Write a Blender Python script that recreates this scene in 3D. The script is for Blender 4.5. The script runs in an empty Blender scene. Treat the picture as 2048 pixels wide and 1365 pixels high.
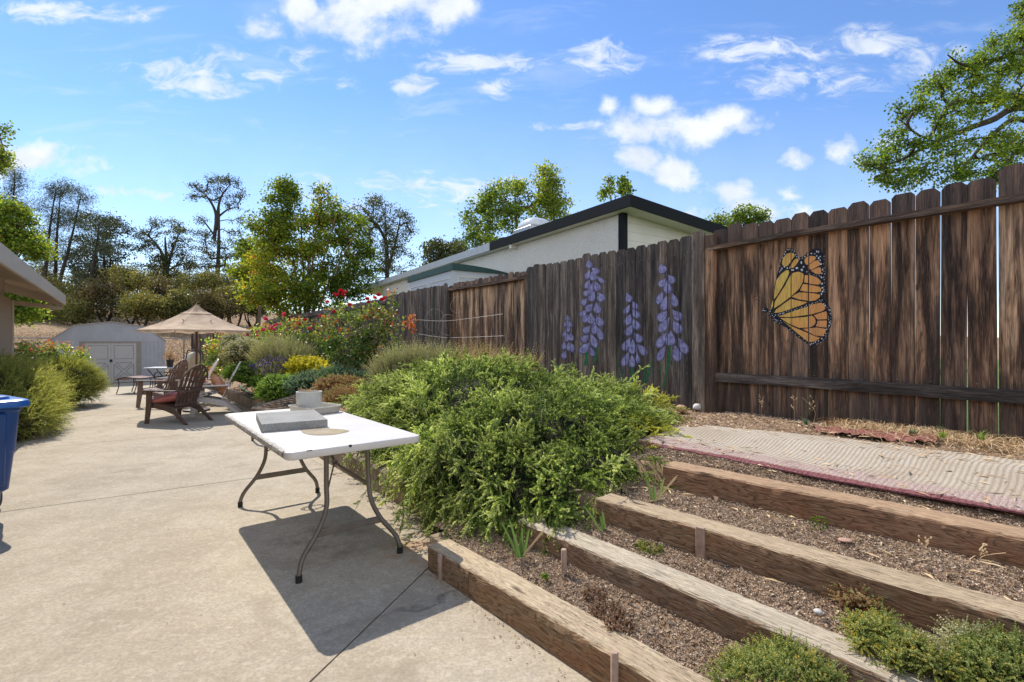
import bpy, bmesh, math, random
import numpy as np
from mathutils import Vector, Matrix
R = math.radians
rng = np.random.default_rng(11)
random.seed(11)
C = bpy.context.scene.collection
scene = bpy.context.scene

# ------------------------------------------------------------------ camera
FPX, HC, V0, U0 = 985.0, 1.32, 685.0, 1024.0
cam_d = bpy.data.cameras.new("camera")
cam = bpy.data.objects.new("camera", cam_d); C.objects.link(cam)
cam.location = (0, 0, HC); cam.rotation_euler = (R(90), 0, 0)
cam_d.sensor_width = 36.0; cam_d.lens = 36.0 * FPX / 2048.0
cam_d.shift_y = 2.5 / 2048.0
cam_d.clip_start = 0.05; cam_d.clip_end = 3000
scene.camera = cam

# ------------------------------------------------------------------ light
SUN_EL = 49.0
SUN_AZ = 37.7            # degrees left of +Y
sdir = Vector((-math.sin(R(SUN_AZ)) * math.cos(R(SUN_EL)), math.cos(R(SUN_AZ)) * math.cos(R(SUN_EL)), math.sin(R(SUN_EL))))
sl = bpy.data.lights.new("sun", 'SUN'); sl.energy = 2.7; sl.angle = R(0.5); sl.color = (1.0, 0.93, 0.82)
so = bpy.data.objects.new("sun", sl); C.objects.link(so)
so.rotation_euler = sdir.to_track_quat('Z', 'Y').to_euler()
scene.view_settings.view_transform = 'Standard'
scene.view_settings.look = 'None'
scene.view_settings.exposure = 1.12
scene.view_settings.gamma = 1.0
try:
    scene.cycles.max_bounces = 8
    scene.cycles.diffuse_bounces = 4
    scene.cycles.transmission_bounces = 4
except Exception:
    pass

# node helper ------------------------------------------------------
class NT:
    def __init__(s, tree):
        s.t = tree; s.n = tree.nodes; s.l = tree.links
    def node(s, typ, **kw):
        nd = s.n.new(typ)
        for k, v in kw.items():
            if hasattr(nd, k) and k not in nd.inputs: setattr(nd, k, v)
            else: s.set(nd.inputs[k], v)
        return nd
    def set(s, inp, v):
        if isinstance(v, bpy.types.NodeSocket): s.l.new(v, inp)
        elif isinstance(v, (tuple, list)) and inp.type == 'RGBA' and len(v) == 3: inp.default_value = (*v, 1)
        else: inp.default_value = v
    def math(s, op, a, b=0.0, c=None, clamp=False):
        nd = s.n.new('ShaderNodeMath'); nd.operation = op; nd.use_clamp = clamp
        s.set(nd.inputs[0], a); s.set(nd.inputs[1], b)
        if c is not None: s.set(nd.inputs[2], c)
        return nd.outputs[0]
    def mapr(s, v, a, b, c=0.0, d=1.0, smooth=False):
        nd = s.n.new('ShaderNodeMapRange'); nd.clamp = True
        if smooth: nd.interpolation_type = 'SMOOTHSTEP'
        s.set(nd.inputs[0], v)
        for i, x in enumerate((a, b, c, d)): s.set(nd.inputs[i + 1], x)
        return nd.outputs[0]
    def noise(s, vec, scale=5.0, detail=4.0, rough=0.55, dist=0.0, col=False):
        nd = s.n.new('ShaderNodeTexNoise')
        if vec is not None: s.l.new(vec, nd.inputs['Vector'])
        nd.inputs['Scale'].default_value = scale; nd.inputs['Detail'].default_value = detail
        nd.inputs['Roughness'].default_value = rough; nd.inputs['Distortion'].default_value = dist
        return nd.outputs['Color' if col else 0]
    def voro(s, vec, scale=5.0, feature='F1', out='Distance', rand=1.0):
        nd = s.n.new('ShaderNodeTexVoronoi'); nd.feature = feature
        if vec is not None: s.l.new(vec, nd.inputs['Vector'])
        nd.inputs['Scale'].default_value = scale; nd.inputs['Randomness'].default_value = rand
        return nd.outputs[out]
    def scale(s, vec, xyz, loc=(0, 0, 0)):
        nd = s.n.new('ShaderNodeMapping'); s.l.new(vec, nd.inputs['Vector'])
        nd.inputs['Scale'].default_value = xyz; s.set(nd.inputs['Location'], loc)
        return nd.outputs[0]
    def vadd(s, a, b):
        nd = s.n.new('ShaderNodeVectorMath'); nd.operation = 'ADD'
        s.set(nd.inputs[0], a); s.set(nd.inputs[1], b); return nd.outputs[0]
    def vmul(s, a, k):
        nd = s.n.new('ShaderNodeVectorMath'); nd.operation = 'SCALE'
        s.set(nd.inputs[0], a); s.set(nd.inputs['Scale'], k); return nd.outputs[0]
    def comb(s, x=0.0, y=0.0, z=0.0):
        nd = s.n.new('ShaderNodeCombineXYZ'); s.set(nd.inputs[0], x); s.set(nd.inputs[1], y); s.set(nd.inputs[2], z)
        return nd.outputs[0]
    def sep(s, v):
        nd = s.n.new('ShaderNodeSeparateXYZ'); s.l.new(v, nd.inputs[0]); return nd.outputs
    def ramp(s, fac, stops, interp='LINEAR'):
        nd = s.n.new('ShaderNodeValToRGB'); s.set(nd.inputs[0], fac)
        cr = nd.color_ramp; cr.interpolation = interp
        while len(cr.elements) < len(stops): cr.elements.new(0.5)
        for e, (p, c) in zip(cr.elements, stops): e.position = p; e.color = (*c, 1) if len(c) == 3 else c
        return nd.outputs[0]
    def mix(s, f, a, b, mode='MIX'):
        nd = s.n.new('ShaderNodeMix'); nd.data_type = 'RGBA'; nd.blend_type = mode
        s.set(nd.inputs[0], f); s.set(nd.inputs[6], a); s.set(nd.inputs[7], b); return nd.outputs[2]
    def bump(s, h, strength=0.5, dist=0.01, normal=None):
        nd = s.n.new('ShaderNodeBump'); s.set(nd.inputs['Height'], h)
        nd.inputs['Strength'].default_value = strength; nd.inputs['Distance'].default_value = dist
        if normal is not None: s.l.new(normal, nd.inputs['Normal'])
        return nd.outputs[0]
    def obj(s): return s.n.new('ShaderNodeTexCoord').outputs['Object']
    def pos(s): return s.n.new('ShaderNodeNewGeometry').outputs['Position']
    def attr(s, name='rnd', out='Fac'):
        nd = s.n.new('ShaderNodeAttribute'); nd.attribute_name = name; return nd.outputs[out]

def newmat(name):
    m = bpy.data.materials.new(name); m.use_nodes = True
    m.node_tree.nodes.clear()
    t = NT(m.node_tree)
    out = t.n.new('ShaderNodeOutputMaterial')
    return m, t, out
def bsdf(t, out, color, rough=0.7, normal=None, metal=0.0, spec=0.4, **kw):
    b = t.n.new('ShaderNodeBsdfPrincipled')
    t.set(b.inputs['Base Color'], color); t.set(b.inputs['Roughness'], rough)
    b.inputs['Metallic'].default_value = metal; b.inputs['Specular IOR Level'].default_value = spec
    if normal is not None: t.l.new(normal, b.inputs['Normal'])
    for k, v in kw.items(): t.set(b.inputs[k], v)
    t.l.new(b.outputs[0], out.inputs[0]); return b

# ------------------------------------------------------------------ sky
w = bpy.data.worlds.new("World"); scene.world = w; w.use_nodes = True
w.node_tree.nodes.clear(); t = NT(w.node_tree)
out = t.n.new('ShaderNodeOutputWorld')
sky = t.n.new('ShaderNodeTexSky'); sky.sky_type = 'NISHITA'; sky.sun_disc = False
sky.sun_elevation = R(SUN_EL); sky.sun_rotation = R(-SUN_AZ); sky.air_density = 1.0; sky.dust_density = 0.0; sky.ozone_density = 3.0
sky.altitude = 300
hs = t.node('ShaderNodeHueSaturation', Hue=.506, Saturation=1.12, Value=1.0, Color=sky.outputs[0])
bg = t.node('ShaderNodeBackground', Color=hs.outputs[0], Strength=0.098)
gen = t.n.new('ShaderNodeTexCoord').outputs['Generated']
sx, sy, sz = t.sep(gen)
ysafe = t.math('MAXIMUM', sy, 0.05)
cu = t.math('DIVIDE', sx, ysafe); cv = t.math('DIVIDE', sz, ysafe)
cvec = t.comb(cu, cv, 0.0)
wrp = t.vmul(t.vadd(t.noise(cvec, 5.0, 3, 0.5, col=True), (-.5, -.5, -.5)), 0.06)
cw = t.vadd(cvec, wrp)
cs = t.sep(cw)
def cloudmask(blobs):
    acc = None
    for (u, v, ru, rv, k) in blobs:
        x0 = (u - U0) / FPX; z0 = (V0 - v) / FPX
        dx = t.math('MULTIPLY', t.math('SUBTRACT', cs[0], x0), FPX / ru)
        dz = t.math('MULTIPLY', t.math('SUBTRACT', cs[1], z0), FPX / rv)
        d2 = t.math('ADD', t.math('MULTIPLY', dx, dx), t.math('MULTIPLY', dz, dz))
        f = t.math('MULTIPLY', t.math('SUBTRACT', 1.0, t.math('SQRT', d2)), k)
        acc = f if acc is None else t.math('MAXIMUM', acc, f)
    return acc
cum = cloudmask([(u_, v_, a_ * 1.15, b_ * 1.12, k_) for (u_, v_, a_, b_, k_) in [(35, 318, 130, 48, 1), (85, 300, 50, 32, 1), (1340, 252, 150, 42, 1), (1215, 212, 28, 26, .9), (1310, 208, 38, 26, 1),
                 (1440, 235, 48, 28, 1), (1275, 312, 46, 36, 1), (1350, 345, 62, 34, 1), (1470, 392, 66, 32, .9), (1570, 392, 44, 28, .85), (1520, 425, 130, 40, .9),
                 (740, 25, 125, 70, 1), (900, 8, 90, 34, 1), (508, 48, 50, 32, .8), (1688, 308, 44, 30, .7), (1765, 285, 40, 30, .7), (1588, 325, 38, 18, .6), (600, 10, 60, 30, .8)]])
n1 = t.noise(t.scale(cw, (1, 1.25, 1)), 10.0, 9, 0.62)
cumd = t.mapr(t.math('ADD', cum, t.math('MULTIPLY', t.math('SUBTRACT', n1, .50), 2.6)), -.05, .80, 0, 1, True)
cir = cloudmask([(395, 172, 130, 30, 1), (420, 140, 300, 55, .55), (835, 168, 70, 30, 1), (960, 118, 190, 40, 1), (985, 182, 70, 32, 1),
                 (1205, 110, 110, 50, 1), (1515, 98, 180, 38, 1.1), (1750, 85, 110, 48, 1), (1600, 165, 260, 60, .6), (1850, 120, 150, 60, .6), (850, 370, 420, 42, .7),
                 (90, 15, 200, 34, 1), (240, 28, 160, 26, .8), (1130, 250, 130, 18, .6), (250, 385, 260, 22, .6), (780, 400, 500, 60, .5), (700, 170, 50, 25, .6), (600, 110, 100, 50, .5)])
n2 = t.noise(t.scale(cw, (1, 2.3, 1)), 14.0, 9, 0.66, 0.6)
cird = t.math('MULTIPLY', t.mapr(t.math('ADD', t.math('MULTIPLY', cir, .8), t.math('MULTIPLY', t.math('SUBTRACT', n2, .51), 2.6)), .0, .85, 0, 1, True),
              t.mapr(cir, 0.0, .35, 0, .85, True))
dens = t.math('MAXIMUM', cumd, cird)
n4 = t.noise(t.scale(cw, (1, 4.5, 1)), 3.2, 7, .62, .4)
wisp = t.math('MULTIPLY', t.mapr(n4, .50, .70, 0, .38, True), t.mapr(cv, .0, .75, 1, .35))
dens = t.math('MAXIMUM', dens, wisp)
low = t.mapr(cv, 0.0, 0.50, 0.42, 0.0)
dens = t.math('MAXIMUM', dens, t.math('MULTIPLY', low, 1.0))
dens = t.math('MULTIPLY', dens, t.mapr(sy, 0.05, 0.2, 0, 1))
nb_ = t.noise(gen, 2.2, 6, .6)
back = t.math('MULTIPLY', t.mapr(t.math('ADD', nb_, t.mapr(sz, 0, 1, .12, -.02)), .46, .60, .15, .9, True), t.mapr(sy, -.05, .15, 1, 0))  # unseen cloud cover behind the camera, added as neutral fill light
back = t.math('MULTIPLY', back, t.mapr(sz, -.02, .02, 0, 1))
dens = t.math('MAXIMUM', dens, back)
shade = t.noise(cw, 9.0, 5, .6)
ccol = t.ramp(shade, [(.3, (.66, .74, .86)), (.6, (.88, .92, .98))])
bg2 = t.node('ShaderNodeBackground', Color=ccol, Strength=t.mapr(sy, -.05, .15, .85, .52))  # added rear clouds set brighter than the visible ones to lift the fill
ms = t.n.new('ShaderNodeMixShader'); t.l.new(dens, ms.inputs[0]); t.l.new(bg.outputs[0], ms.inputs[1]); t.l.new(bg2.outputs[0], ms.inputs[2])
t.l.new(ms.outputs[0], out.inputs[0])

# ------------------------------------------------------------------ frames / measured points
def G(u, v, z=0.0):
    Y = FPX * (HC - z) / (v - V0); return np.array([(u - U0) / FPX * Y, Y, z])
def D(u, v, Y):
    return np.array([(u - U0) / FPX * Y, Y, HC - (v - V0) * Y / FPX])
A_ = np.array([-.64, .768]); N_ = np.array([.768, .64])          # terrace frame (a along, n across)
P_ = np.array([-.62, .785]); Q_ = np.array([.785, .62])          # patio frame
def AN(a, n): return A_ * a + N_ * n
def PQ(p, q): return P_ * p + Q_ * q
def fenceX(y): return 5.71 - .735 * y

# ------------------------------------------------------------------ mesh helpers
def mkmesh(name, chunks, smooth=None):
    """chunks: list of (V(n,3), [F(k,m)...], rnd(n) or float)"""
    Vs, loops, starts, rn = [], [], [], []
    off = 0; lo = 0
    for V, Fs, r in chunks:
        V = np.asarray(V, dtype=np.float32).reshape(-1, 3)
        if isinstance(Fs, np.ndarray): Fs = [Fs]
        for F in Fs:
            F = np.asarray(F, dtype=np.int64)
            if F.size == 0: continue
            if F.ndim == 1: F = F[None, :]
            k = F.shape[1]
            loops.append((F + off).ravel())
            starts.append(lo + np.arange(F.shape[0]) * k); lo += F.size
        Vs.append(V); off += len(V)
        rn.append(np.broadcast_to(np.asarray(r, dtype=np.float32), (len(V),)))
    V = np.concatenate(Vs); L = np.concatenate(loops).astype(np.int32); S = np.concatenate(starts).astype(np.int32); rr = np.concatenate(rn)
    me = bpy.data.meshes.new(name)
    me.vertices.add(len(V)); me.vertices.foreach_set('co', V.ravel())
    me.loops.add(len(L)); me.loops.foreach_set('vertex_index', L)
    me.polygons.add(len(S)); me.polygons.foreach_set('loop_start', S)
    me.update(calc_edges=True)
    at = me.attributes.new('rnd', 'FLOAT', 'POINT'); at.data.foreach_set('value', rr.astype(np.float32))
    if smooth is None: me.shade_flat()
    elif smooth is True: me.shade_smooth()
    else:
        me.shade_smooth(); me.set_sharp_from_angle(angle=R(smooth))
    return me
def tag(o, label=None, cat=None, group=None, kind=None):
    if label: o['label'] = label
    if cat: o['category'] = cat
    if group: o['group'] = group
    if kind: o['kind'] = kind
    return o
def obj(name, chunks, mat, parent=None, smooth=None, loc=None, rotz=0.0, **kw):
    me = chunks if isinstance(chunks, bpy.types.Mesh) else mkmesh(name, chunks, smooth)
    o = bpy.data.objects.new(name, me); C.objects.link(o)
    if mat is not None and not me.materials: me.materials.append(mat)
    if parent is not None: o.parent = parent
    if loc is not None: o.location = tuple(float(x) for x in loc)
    o.rotation_euler = (0, 0, rotz)
    tag(o, **kw); return o
def thing(name, label, cat, loc=(0, 0, 0), rotz=0.0, group=None):
    o = bpy.data.objects.new(name, None); C.objects.link(o); o.empty_display_size = .1
    o.location = tuple(float(x) for x in loc); o.rotation_euler = (0, 0, rotz)
    tag(o, label, cat, group); return o
def copy_tree(o, parent=None):
    c = o.copy(); C.objects.link(c)
    if parent is not None: c.parent = parent
    for ch in list(o.children): copy_tree(ch, c)
    return c
BF = np.array([[0, 3, 2, 1], [4, 5, 6, 7], [0, 1, 5, 4], [1, 2, 6, 5], [2, 3, 7, 6], [3, 0, 4, 7]])
def box(x0, x1, y0, y1, z0, z1, r=0.5):
    V = np.array([[x0, y0, z0], [x1, y0, z0], [x1, y1, z0], [x0, y1, z0], [x0, y0, z1], [x1, y0, z1], [x1, y1, z1], [x0, y1, z1]])
    return (V, [BF], r)
def bbox(x0, x1, y0, y1, z0, z1, bev=.01, seg=2, r=.5):
    bm = bmesh.new(); bmesh.ops.create_cube(bm, size=1)
    for v in bm.verts:
        v.co = Vector((x0 + (v.co.x + .5) * (x1 - x0), y0 + (v.co.y + .5) * (y1 - y0), z0 + (v.co.z + .5) * (z1 - z0)))
    bmesh.ops.bevel(bm, geom=bm.edges[:], offset=bev, segments=seg, profile=.5, affect='EDGES')
    return frombm(bm, r)
def frombm(bm, r=.5):
    bm.verts.index_update(); V = np.array([v.co[:] for v in bm.verts])
    by = {}
    for f in bm.faces: by.setdefault(len(f.verts), []).append([v.index for v in f.verts])
    bm.free(); return (V, [np.array(x) for x in by.values()], r)
def xf(ch, M=None, loc=(0, 0, 0)):
    V, F, r = ch; V = np.asarray(V, float)
    if M is not None: V = V @ np.array(M).T
    return (V + np.array(loc), F, r)
def rz(a): c, s = math.cos(a), math.sin(a); return np.array([[c, -s, 0], [s, c, 0], [0, 0, 1]])
def ry(a): c, s = math.cos(a), math.sin(a); return np.array([[c, 0, s], [0, 1, 0], [-s, 0, c]])
def rx(a): c, s = math.cos(a), math.sin(a); return np.array([[1, 0, 0], [0, c, -s], [0, s, c]])
def tube(path, rad, sides=6, cap=True, r=.5):
    P = np.asarray(path, float); n = len(P); rad = np.broadcast_to(np.asarray(rad, float), (n,))
    T = np.gradient(P, axis=0); T /= np.linalg.norm(T, axis=1)[:, None] + 1e-9
    ref = np.array([0, 0, 1.0]) if abs(T[:, 2]).mean() < .8 else np.array([1.0, 0, 0])
    U = np.cross(T, ref); U /= np.linalg.norm(U, axis=1)[:, None] + 1e-9; W = np.cross(T, U)
    a = np.arange(sides) / sides * 2 * np.pi
    V = P[:, None] + rad[:, None, None] * (np.cos(a)[None, :, None] * U[:, None] + np.sin(a)[None, :, None] * W[:, None])
    i = np.arange(n - 1)[:, None] * sides; j = np.arange(sides)[None]; j2 = (j + 1) % sides
    F = np.stack([i + j, i + sides + j, i + sides + j2, i + j2], -1).reshape(-1, 4)
    Fs = [F]
    if cap: Fs.append(np.array([list(range(sides)), list(range(n * sides - 1, (n - 1) * sides - 1, -1))]))
    return (V.reshape(-1, 3), Fs, r)
def smoothpath(pts, n=24):
    pts = np.asarray(pts, float); k = len(pts); out = []
    t_ = np.linspace(0, k - 1, n)
    for x in t_:
        i = min(int(x), k - 2); f = x - i
        p0 = pts[max(i - 1, 0)]; p1 = pts[i]; p2 = pts[i + 1]; p3 = pts[min(i + 2, k - 1)]
        out.append(.5 * ((2 * p1) + (-p0 + p2) * f + (2 * p0 - 5 * p1 + 4 * p2 - p3) * f * f + (-p0 + 3 * p1 - 3 * p2 + p3) * f ** 3))
    return np.array(out)
def lathe(prof, seg=24, r=.5, cx=0, cy=0):
    prof = np.asarray(prof, float); n = len(prof); a = np.arange(seg) / seg * 2 * np.pi
    V = np.stack([cx + prof[:, 0, None] * np.cos(a), cy + prof[:, 0, None] * np.sin(a), np.broadcast_to(prof[:, 1, None], (n, seg))], -1).reshape(-1, 3)
    i = np.arange(n - 1)[:, None] * seg; j = np.arange(seg)[None]; j2 = (j + 1) % seg
    F = np.stack([i + j, i + j2, i + seg + j2, i + seg + j], -1).reshape(-1, 4)
    return (V, [F, np.array([list(range(seg))[::-1], list(range((n - 1) * seg, n * seg))])], r)
def prism(poly, d0, d1, axis='y', r=.5):
    """poly 2D points; extruded along axis between d0,d1. axis y: poly=(x,z); x: poly=(y,z); z: poly=(x,y)"""
    n = len(poly); V = []
    for d in (d0, d1):
        for a, b in poly:
            V.append({'y': (a, d, b), 'x': (d, a, b), 'z': (a, b, d)}[axis])
    F = np.array([[i, (i + 1) % n, n + (i + 1) % n, n + i] for i in range(n)])
    return (np.array(V), [F, np.array([list(range(n))[::-1]]), np.array([list(range(n, 2 * n))])], r)
def pillow(sx, sy, sz, e=.35, nu=20, nv=12, r=.5):
    u = np.linspace(-np.pi, np.pi, nu, endpoint=False); v = np.linspace(-np.pi / 2, np.pi / 2, nv)
    f = lambda x, p: np.sign(x) * np.abs(x) ** p
    V = []
    for vv in v:
        for uu in u: V.append((sx * f(np.cos(vv), .8) * f(np.cos(uu), e), sy * f(np.cos(vv), .8) * f(np.sin(uu), e), sz * f(np.sin(vv), .9)))
    V = np.array(V); i = np.arange(nv - 1)[:, None] * nu; j = np.arange(nu)[None]; j2 = (j + 1) % nu
    return (V, [np.stack([i + j, i + j2, i + nu + j2, i + nu + j], -1).reshape(-1, 4)], r)
def unit(v): return v / (np.linalg.norm(v, axis=-1, keepdims=True) + 1e-9)
def vnoise(x, y, seed=0):
    """cheap smooth 2D noise"""
    s = np.zeros_like(x, float); r_ = np.random.default_rng(seed)
    for k in range(7):
        a = r_.uniform(0, 6.28); f = r_.uniform(.5, 1) * (1.6 ** k); ph = r_.uniform(0, 6.28)
        s += np.sin((x * math.cos(a) + y * math.sin(a)) * f + ph + 1.3 * np.sin((x * math.sin(a) - y * math.cos(a)) * f * .7)) / (1.5 ** k)
    return s / 2.6

# ------------------------------------------------------------------ materials
def leafmat(name, stops, trans=.4, tcol=1.6, rough=.5, spec=.25):
    m, t, out = newmat(name)
    c = t.ramp(t.attr('rnd'), stops)
    nz = t.noise(t.pos(), 1.7, 2, .5)
    c = t.mix(1.0, c, t.ramp(nz, [(.3, (.72, .72, .72)), (.7, (1.2, 1.2, 1.2))]), 'MULTIPLY')
    b = t.n.new('ShaderNodeBsdfPrincipled'); t.set(b.inputs['Base Color'], c); b.inputs['Roughness'].default_value = rough
    b.inputs['Specular IOR Level'].default_value = spec
    tr = t.n.new('ShaderNodeBsdfTranslucent')
    t.l.new(t.mix(1.0, c, (tcol * 1.05, tcol, tcol * .45), 'MULTIPLY'), tr.inputs[0])
    ms = t.n.new('ShaderNodeMixShader'); ms.inputs[0].default_value = trans
    t.l.new(b.outputs[0], ms.inputs[1]); t.l.new(tr.outputs[0], ms.inputs[2]); t.l.new(ms.outputs[0], out.inputs[0])
    return m
def plain(name, col, rough=.5, var=.12, scale=6.0, bump=.1, bd=.003, metal=0.0, spec=.4, dirt=None, bscale=60.0):
    m, t, out = newmat(name)
    p = t.obj(); n = t.noise(p, scale, 5, .6)
    lo = tuple(x * (1 - var) for x in col); hi = tuple(min(x * (1 + var), 1) for x in col)
    c = t.ramp(n, [(.3, lo), (.7, hi)])
    if dirt: c = t.mix(t.mapr(t.noise(p, scale * .6, 6, .7, .5), .52, .72, 0, .8), c, dirt)
    nb = t.bump(t.noise(p, bscale, 4, .6), bump, bd)
    bsdf(t, out, c, t.mapr(n, .3, .7, rough * .85, min(rough * 1.15, 1)), nb, metal, spec)
    return m
M = {}
# concrete patio
m, t, out = newmat('concrete'); p = t.pos()
n1 = t.noise(p, .9, 6, .62); n2 = t.noise(p, 7, 6, .65); n3 = t.noise(p, 70, 3, .6); n5 = t.noise(p, 260, 2, .5)
c = t.ramp(n1, [(.35, (.32, .265, .19)), (.5, (.42, .355, .26)), (.66, (.50, .435, .33))])
c = t.mix(t.mapr(n2, .42, .62, 0, .5), c, (.34, .29, .225)); c = t.mix(t.mapr(t.noise(p, 2.6, 7, .72), .48, .62, 0, .45), c, (.52, .46, .365)); c = t.mix(t.mapr(n3, .40, .60, .42, 0), c, (.21, .175, .13)); c = t.mix(t.mapr(t.noise(p, 26, 5, .7), .50, .66, 0, .38), c, (.58, .52, .42))
pr = t.n.new('ShaderNodeVectorRotate'); pr.rotation_type = 'Z_AXIS'; t.l.new(p, pr.inputs['Vector']); pr.inputs['Angle'].default_value = R(-38)
brs = t.noise(t.scale(pr.outputs[0], (1.2, 16, 1)), 1.6, 5, .6)
c = t.mix(t.mapr(brs, .42, .66, 0, .20), c, (.27, .23, .18))
st = t.noise(p, 1.6, 5, .7, 1.2); c = t.mix(t.mapr(st, .54, .66, 0, .38), c, (.25, .20, .145))
rs = t.n.new('ShaderNodeVectorMath'); rs.operation = 'DISTANCE'; t.l.new(p, rs.inputs[0]); rs.inputs[1].default_value = (-.62, 3.12, 0)
rust = t.math('MULTIPLY', t.mapr(rs.outputs['Value'], 0, .32, 1, 0), t.mapr(n2, .4, .62, 0, 1))
c = t.mix(t.math('MULTIPLY', rust, .75), c, (.36, .17, .07))
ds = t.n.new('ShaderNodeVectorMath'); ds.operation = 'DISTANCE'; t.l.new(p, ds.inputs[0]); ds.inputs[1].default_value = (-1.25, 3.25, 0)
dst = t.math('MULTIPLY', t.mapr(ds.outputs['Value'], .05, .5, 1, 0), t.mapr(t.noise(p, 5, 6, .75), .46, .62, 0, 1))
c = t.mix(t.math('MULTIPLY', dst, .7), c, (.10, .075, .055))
spk = t.mapr(n5, .68, .76, 0, 1); c = t.mix(t.math('MULTIPLY', spk, .5), c, (.12, .10, .08))
pit = t.mapr(t.noise(p, 44, 3, .6), .66, .72, 0, .6); c = t.mix(pit, c, (.16, .13, .10))
crk = t.voro(t.vadd(p, t.vmul(t.noise(p, 3, 5, .6, col=True), .25)), .22, 'DISTANCE_TO_EDGE')
ck = t.math('MULTIPLY', t.mapr(crk, 0, .0035, 1, 0), t.mapr(t.noise(p, .8, 2), .42, .50, 0, 1)); c = t.mix(t.math('MULTIPLY', ck, .7), c, (.13, .11, .09))
h = t.math('ADD', t.math('MULTIPLY', n3, .6), t.math('ADD', t.math('MULTIPLY', n5, .5), t.math('MULTIPLY', brs, .5)))
bsdf(t, out, c, .88, t.bump(h, .45, .004), spec=.25); M['concrete'] = m
# old wall concrete
m, t, out = newmat('wall_concrete'); p = t.pos()
n1 = t.noise(p, 3, 6, .65); n2 = t.noise(p, 40, 4, .6)
c = t.ramp(n1, [(.3, (.17, .13, .09)), (.5, (.30, .235, .17)), (.72, (.38, .32, .25))])
c = t.mix(t.mapr(t.noise(t.scale(p, (3, 3, .6)), 4, 5, .7), .5, .68, 0, .6), c, (.13, .095, .06))
bsdf(t, out, c, .92, t.bump(t.math('ADD', n2, t.math('MULTIPLY', n1, .8)), .7, .008), spec=.2); M['wall_concrete'] = m
# timber (local x = grain)
def timbermat(name, top, side, dark, seed=0.0, warm=(.30, .13, .06)):
    m, t, out = newmat(name); p = t.vadd(t.obj(), (seed, seed * .7, 0))
    sp_ = t.sep(p)
    # knots: local swirl of the grain
    ring = t.noise(t.scale(p, (.9, 4.5, 4.5)), 2.6, 3, .5, .2)
    gr = t.math('FRACT', t.math('MULTIPLY', ring, 14.0))
    gr = t.mapr(t.math('ABSOLUTE', t.math('SUBTRACT', gr, .5)), 0, .5, 0, 1)
    fine = t.noise(t.scale(p, (2.5, 55, 55)), 3.5, 5, .65)
    fib = t.noise(t.scale(p, (5, 200, 200)), 2.0, 3, .6)
    blot = t.noise(t.scale(p, (1.0, 3, 3)), 2.2, 5, .65)
    crk = t.noise(t.scale(p, (.8, 20, 20)), 2.0, 4, .65, .1)
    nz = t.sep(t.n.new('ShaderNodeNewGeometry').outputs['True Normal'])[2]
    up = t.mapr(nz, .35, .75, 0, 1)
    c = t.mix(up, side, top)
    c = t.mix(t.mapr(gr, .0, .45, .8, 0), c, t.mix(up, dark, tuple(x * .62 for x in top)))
    c = t.mix(t.mapr(fine, .38, .66, .55, 0), c, dark)
    c = t.mix(t.mapr(fib, .5, .7, 0, .35), c, tuple(min(x * 1.5, .7) for x in top))
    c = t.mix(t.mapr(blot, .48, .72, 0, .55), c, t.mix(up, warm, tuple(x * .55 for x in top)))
    kv = t.voro(t.scale(p, (1.5, 5.5, 5.5)), 1.25, 'F1')
    kn = t.mapr(kv, .05, .13, 1, 0); c = t.mix(t.math('MULTIPLY', kn, .85), c, (.045, .025, .015))
    ck = t.mapr(t.math('ABSOLUTE', t.math('SUBTRACT', crk, .5)), 0, .006, 1, 0)
    ck = t.math('MULTIPLY', ck, t.mapr(t.noise(p, 1.5, 2), .45, .55, 0, 1))
    c = t.mix(t.math('MULTIPLY', ck, .9), c, (.02, .013, .01))
    h = t.math('ADD', t.math('MULTIPLY', fine, 1.0), t.math('ADD', t.math('MULTIPLY', gr, .45), t.math('MULTIPLY', fib, .4)))
    h = t.math('SUBTRACT', h, t.math('MULTIPLY', ck, 1.6)); h = t.math('SUBTRACT', h, t.math('MULTIPLY', kn, .3))
    bsdf(t, out, c, .85, t.bump(h, .8, .006), spec=.2); return m
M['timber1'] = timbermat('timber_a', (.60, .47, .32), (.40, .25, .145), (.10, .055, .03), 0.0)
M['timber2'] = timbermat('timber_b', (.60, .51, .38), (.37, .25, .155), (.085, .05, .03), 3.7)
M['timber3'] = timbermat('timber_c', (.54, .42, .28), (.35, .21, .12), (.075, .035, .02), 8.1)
M['timber4'] = timbermat('timber_d', (.50, .34, .215), (.36, .205, .115), (.08, .035, .02), 12.9)
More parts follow.
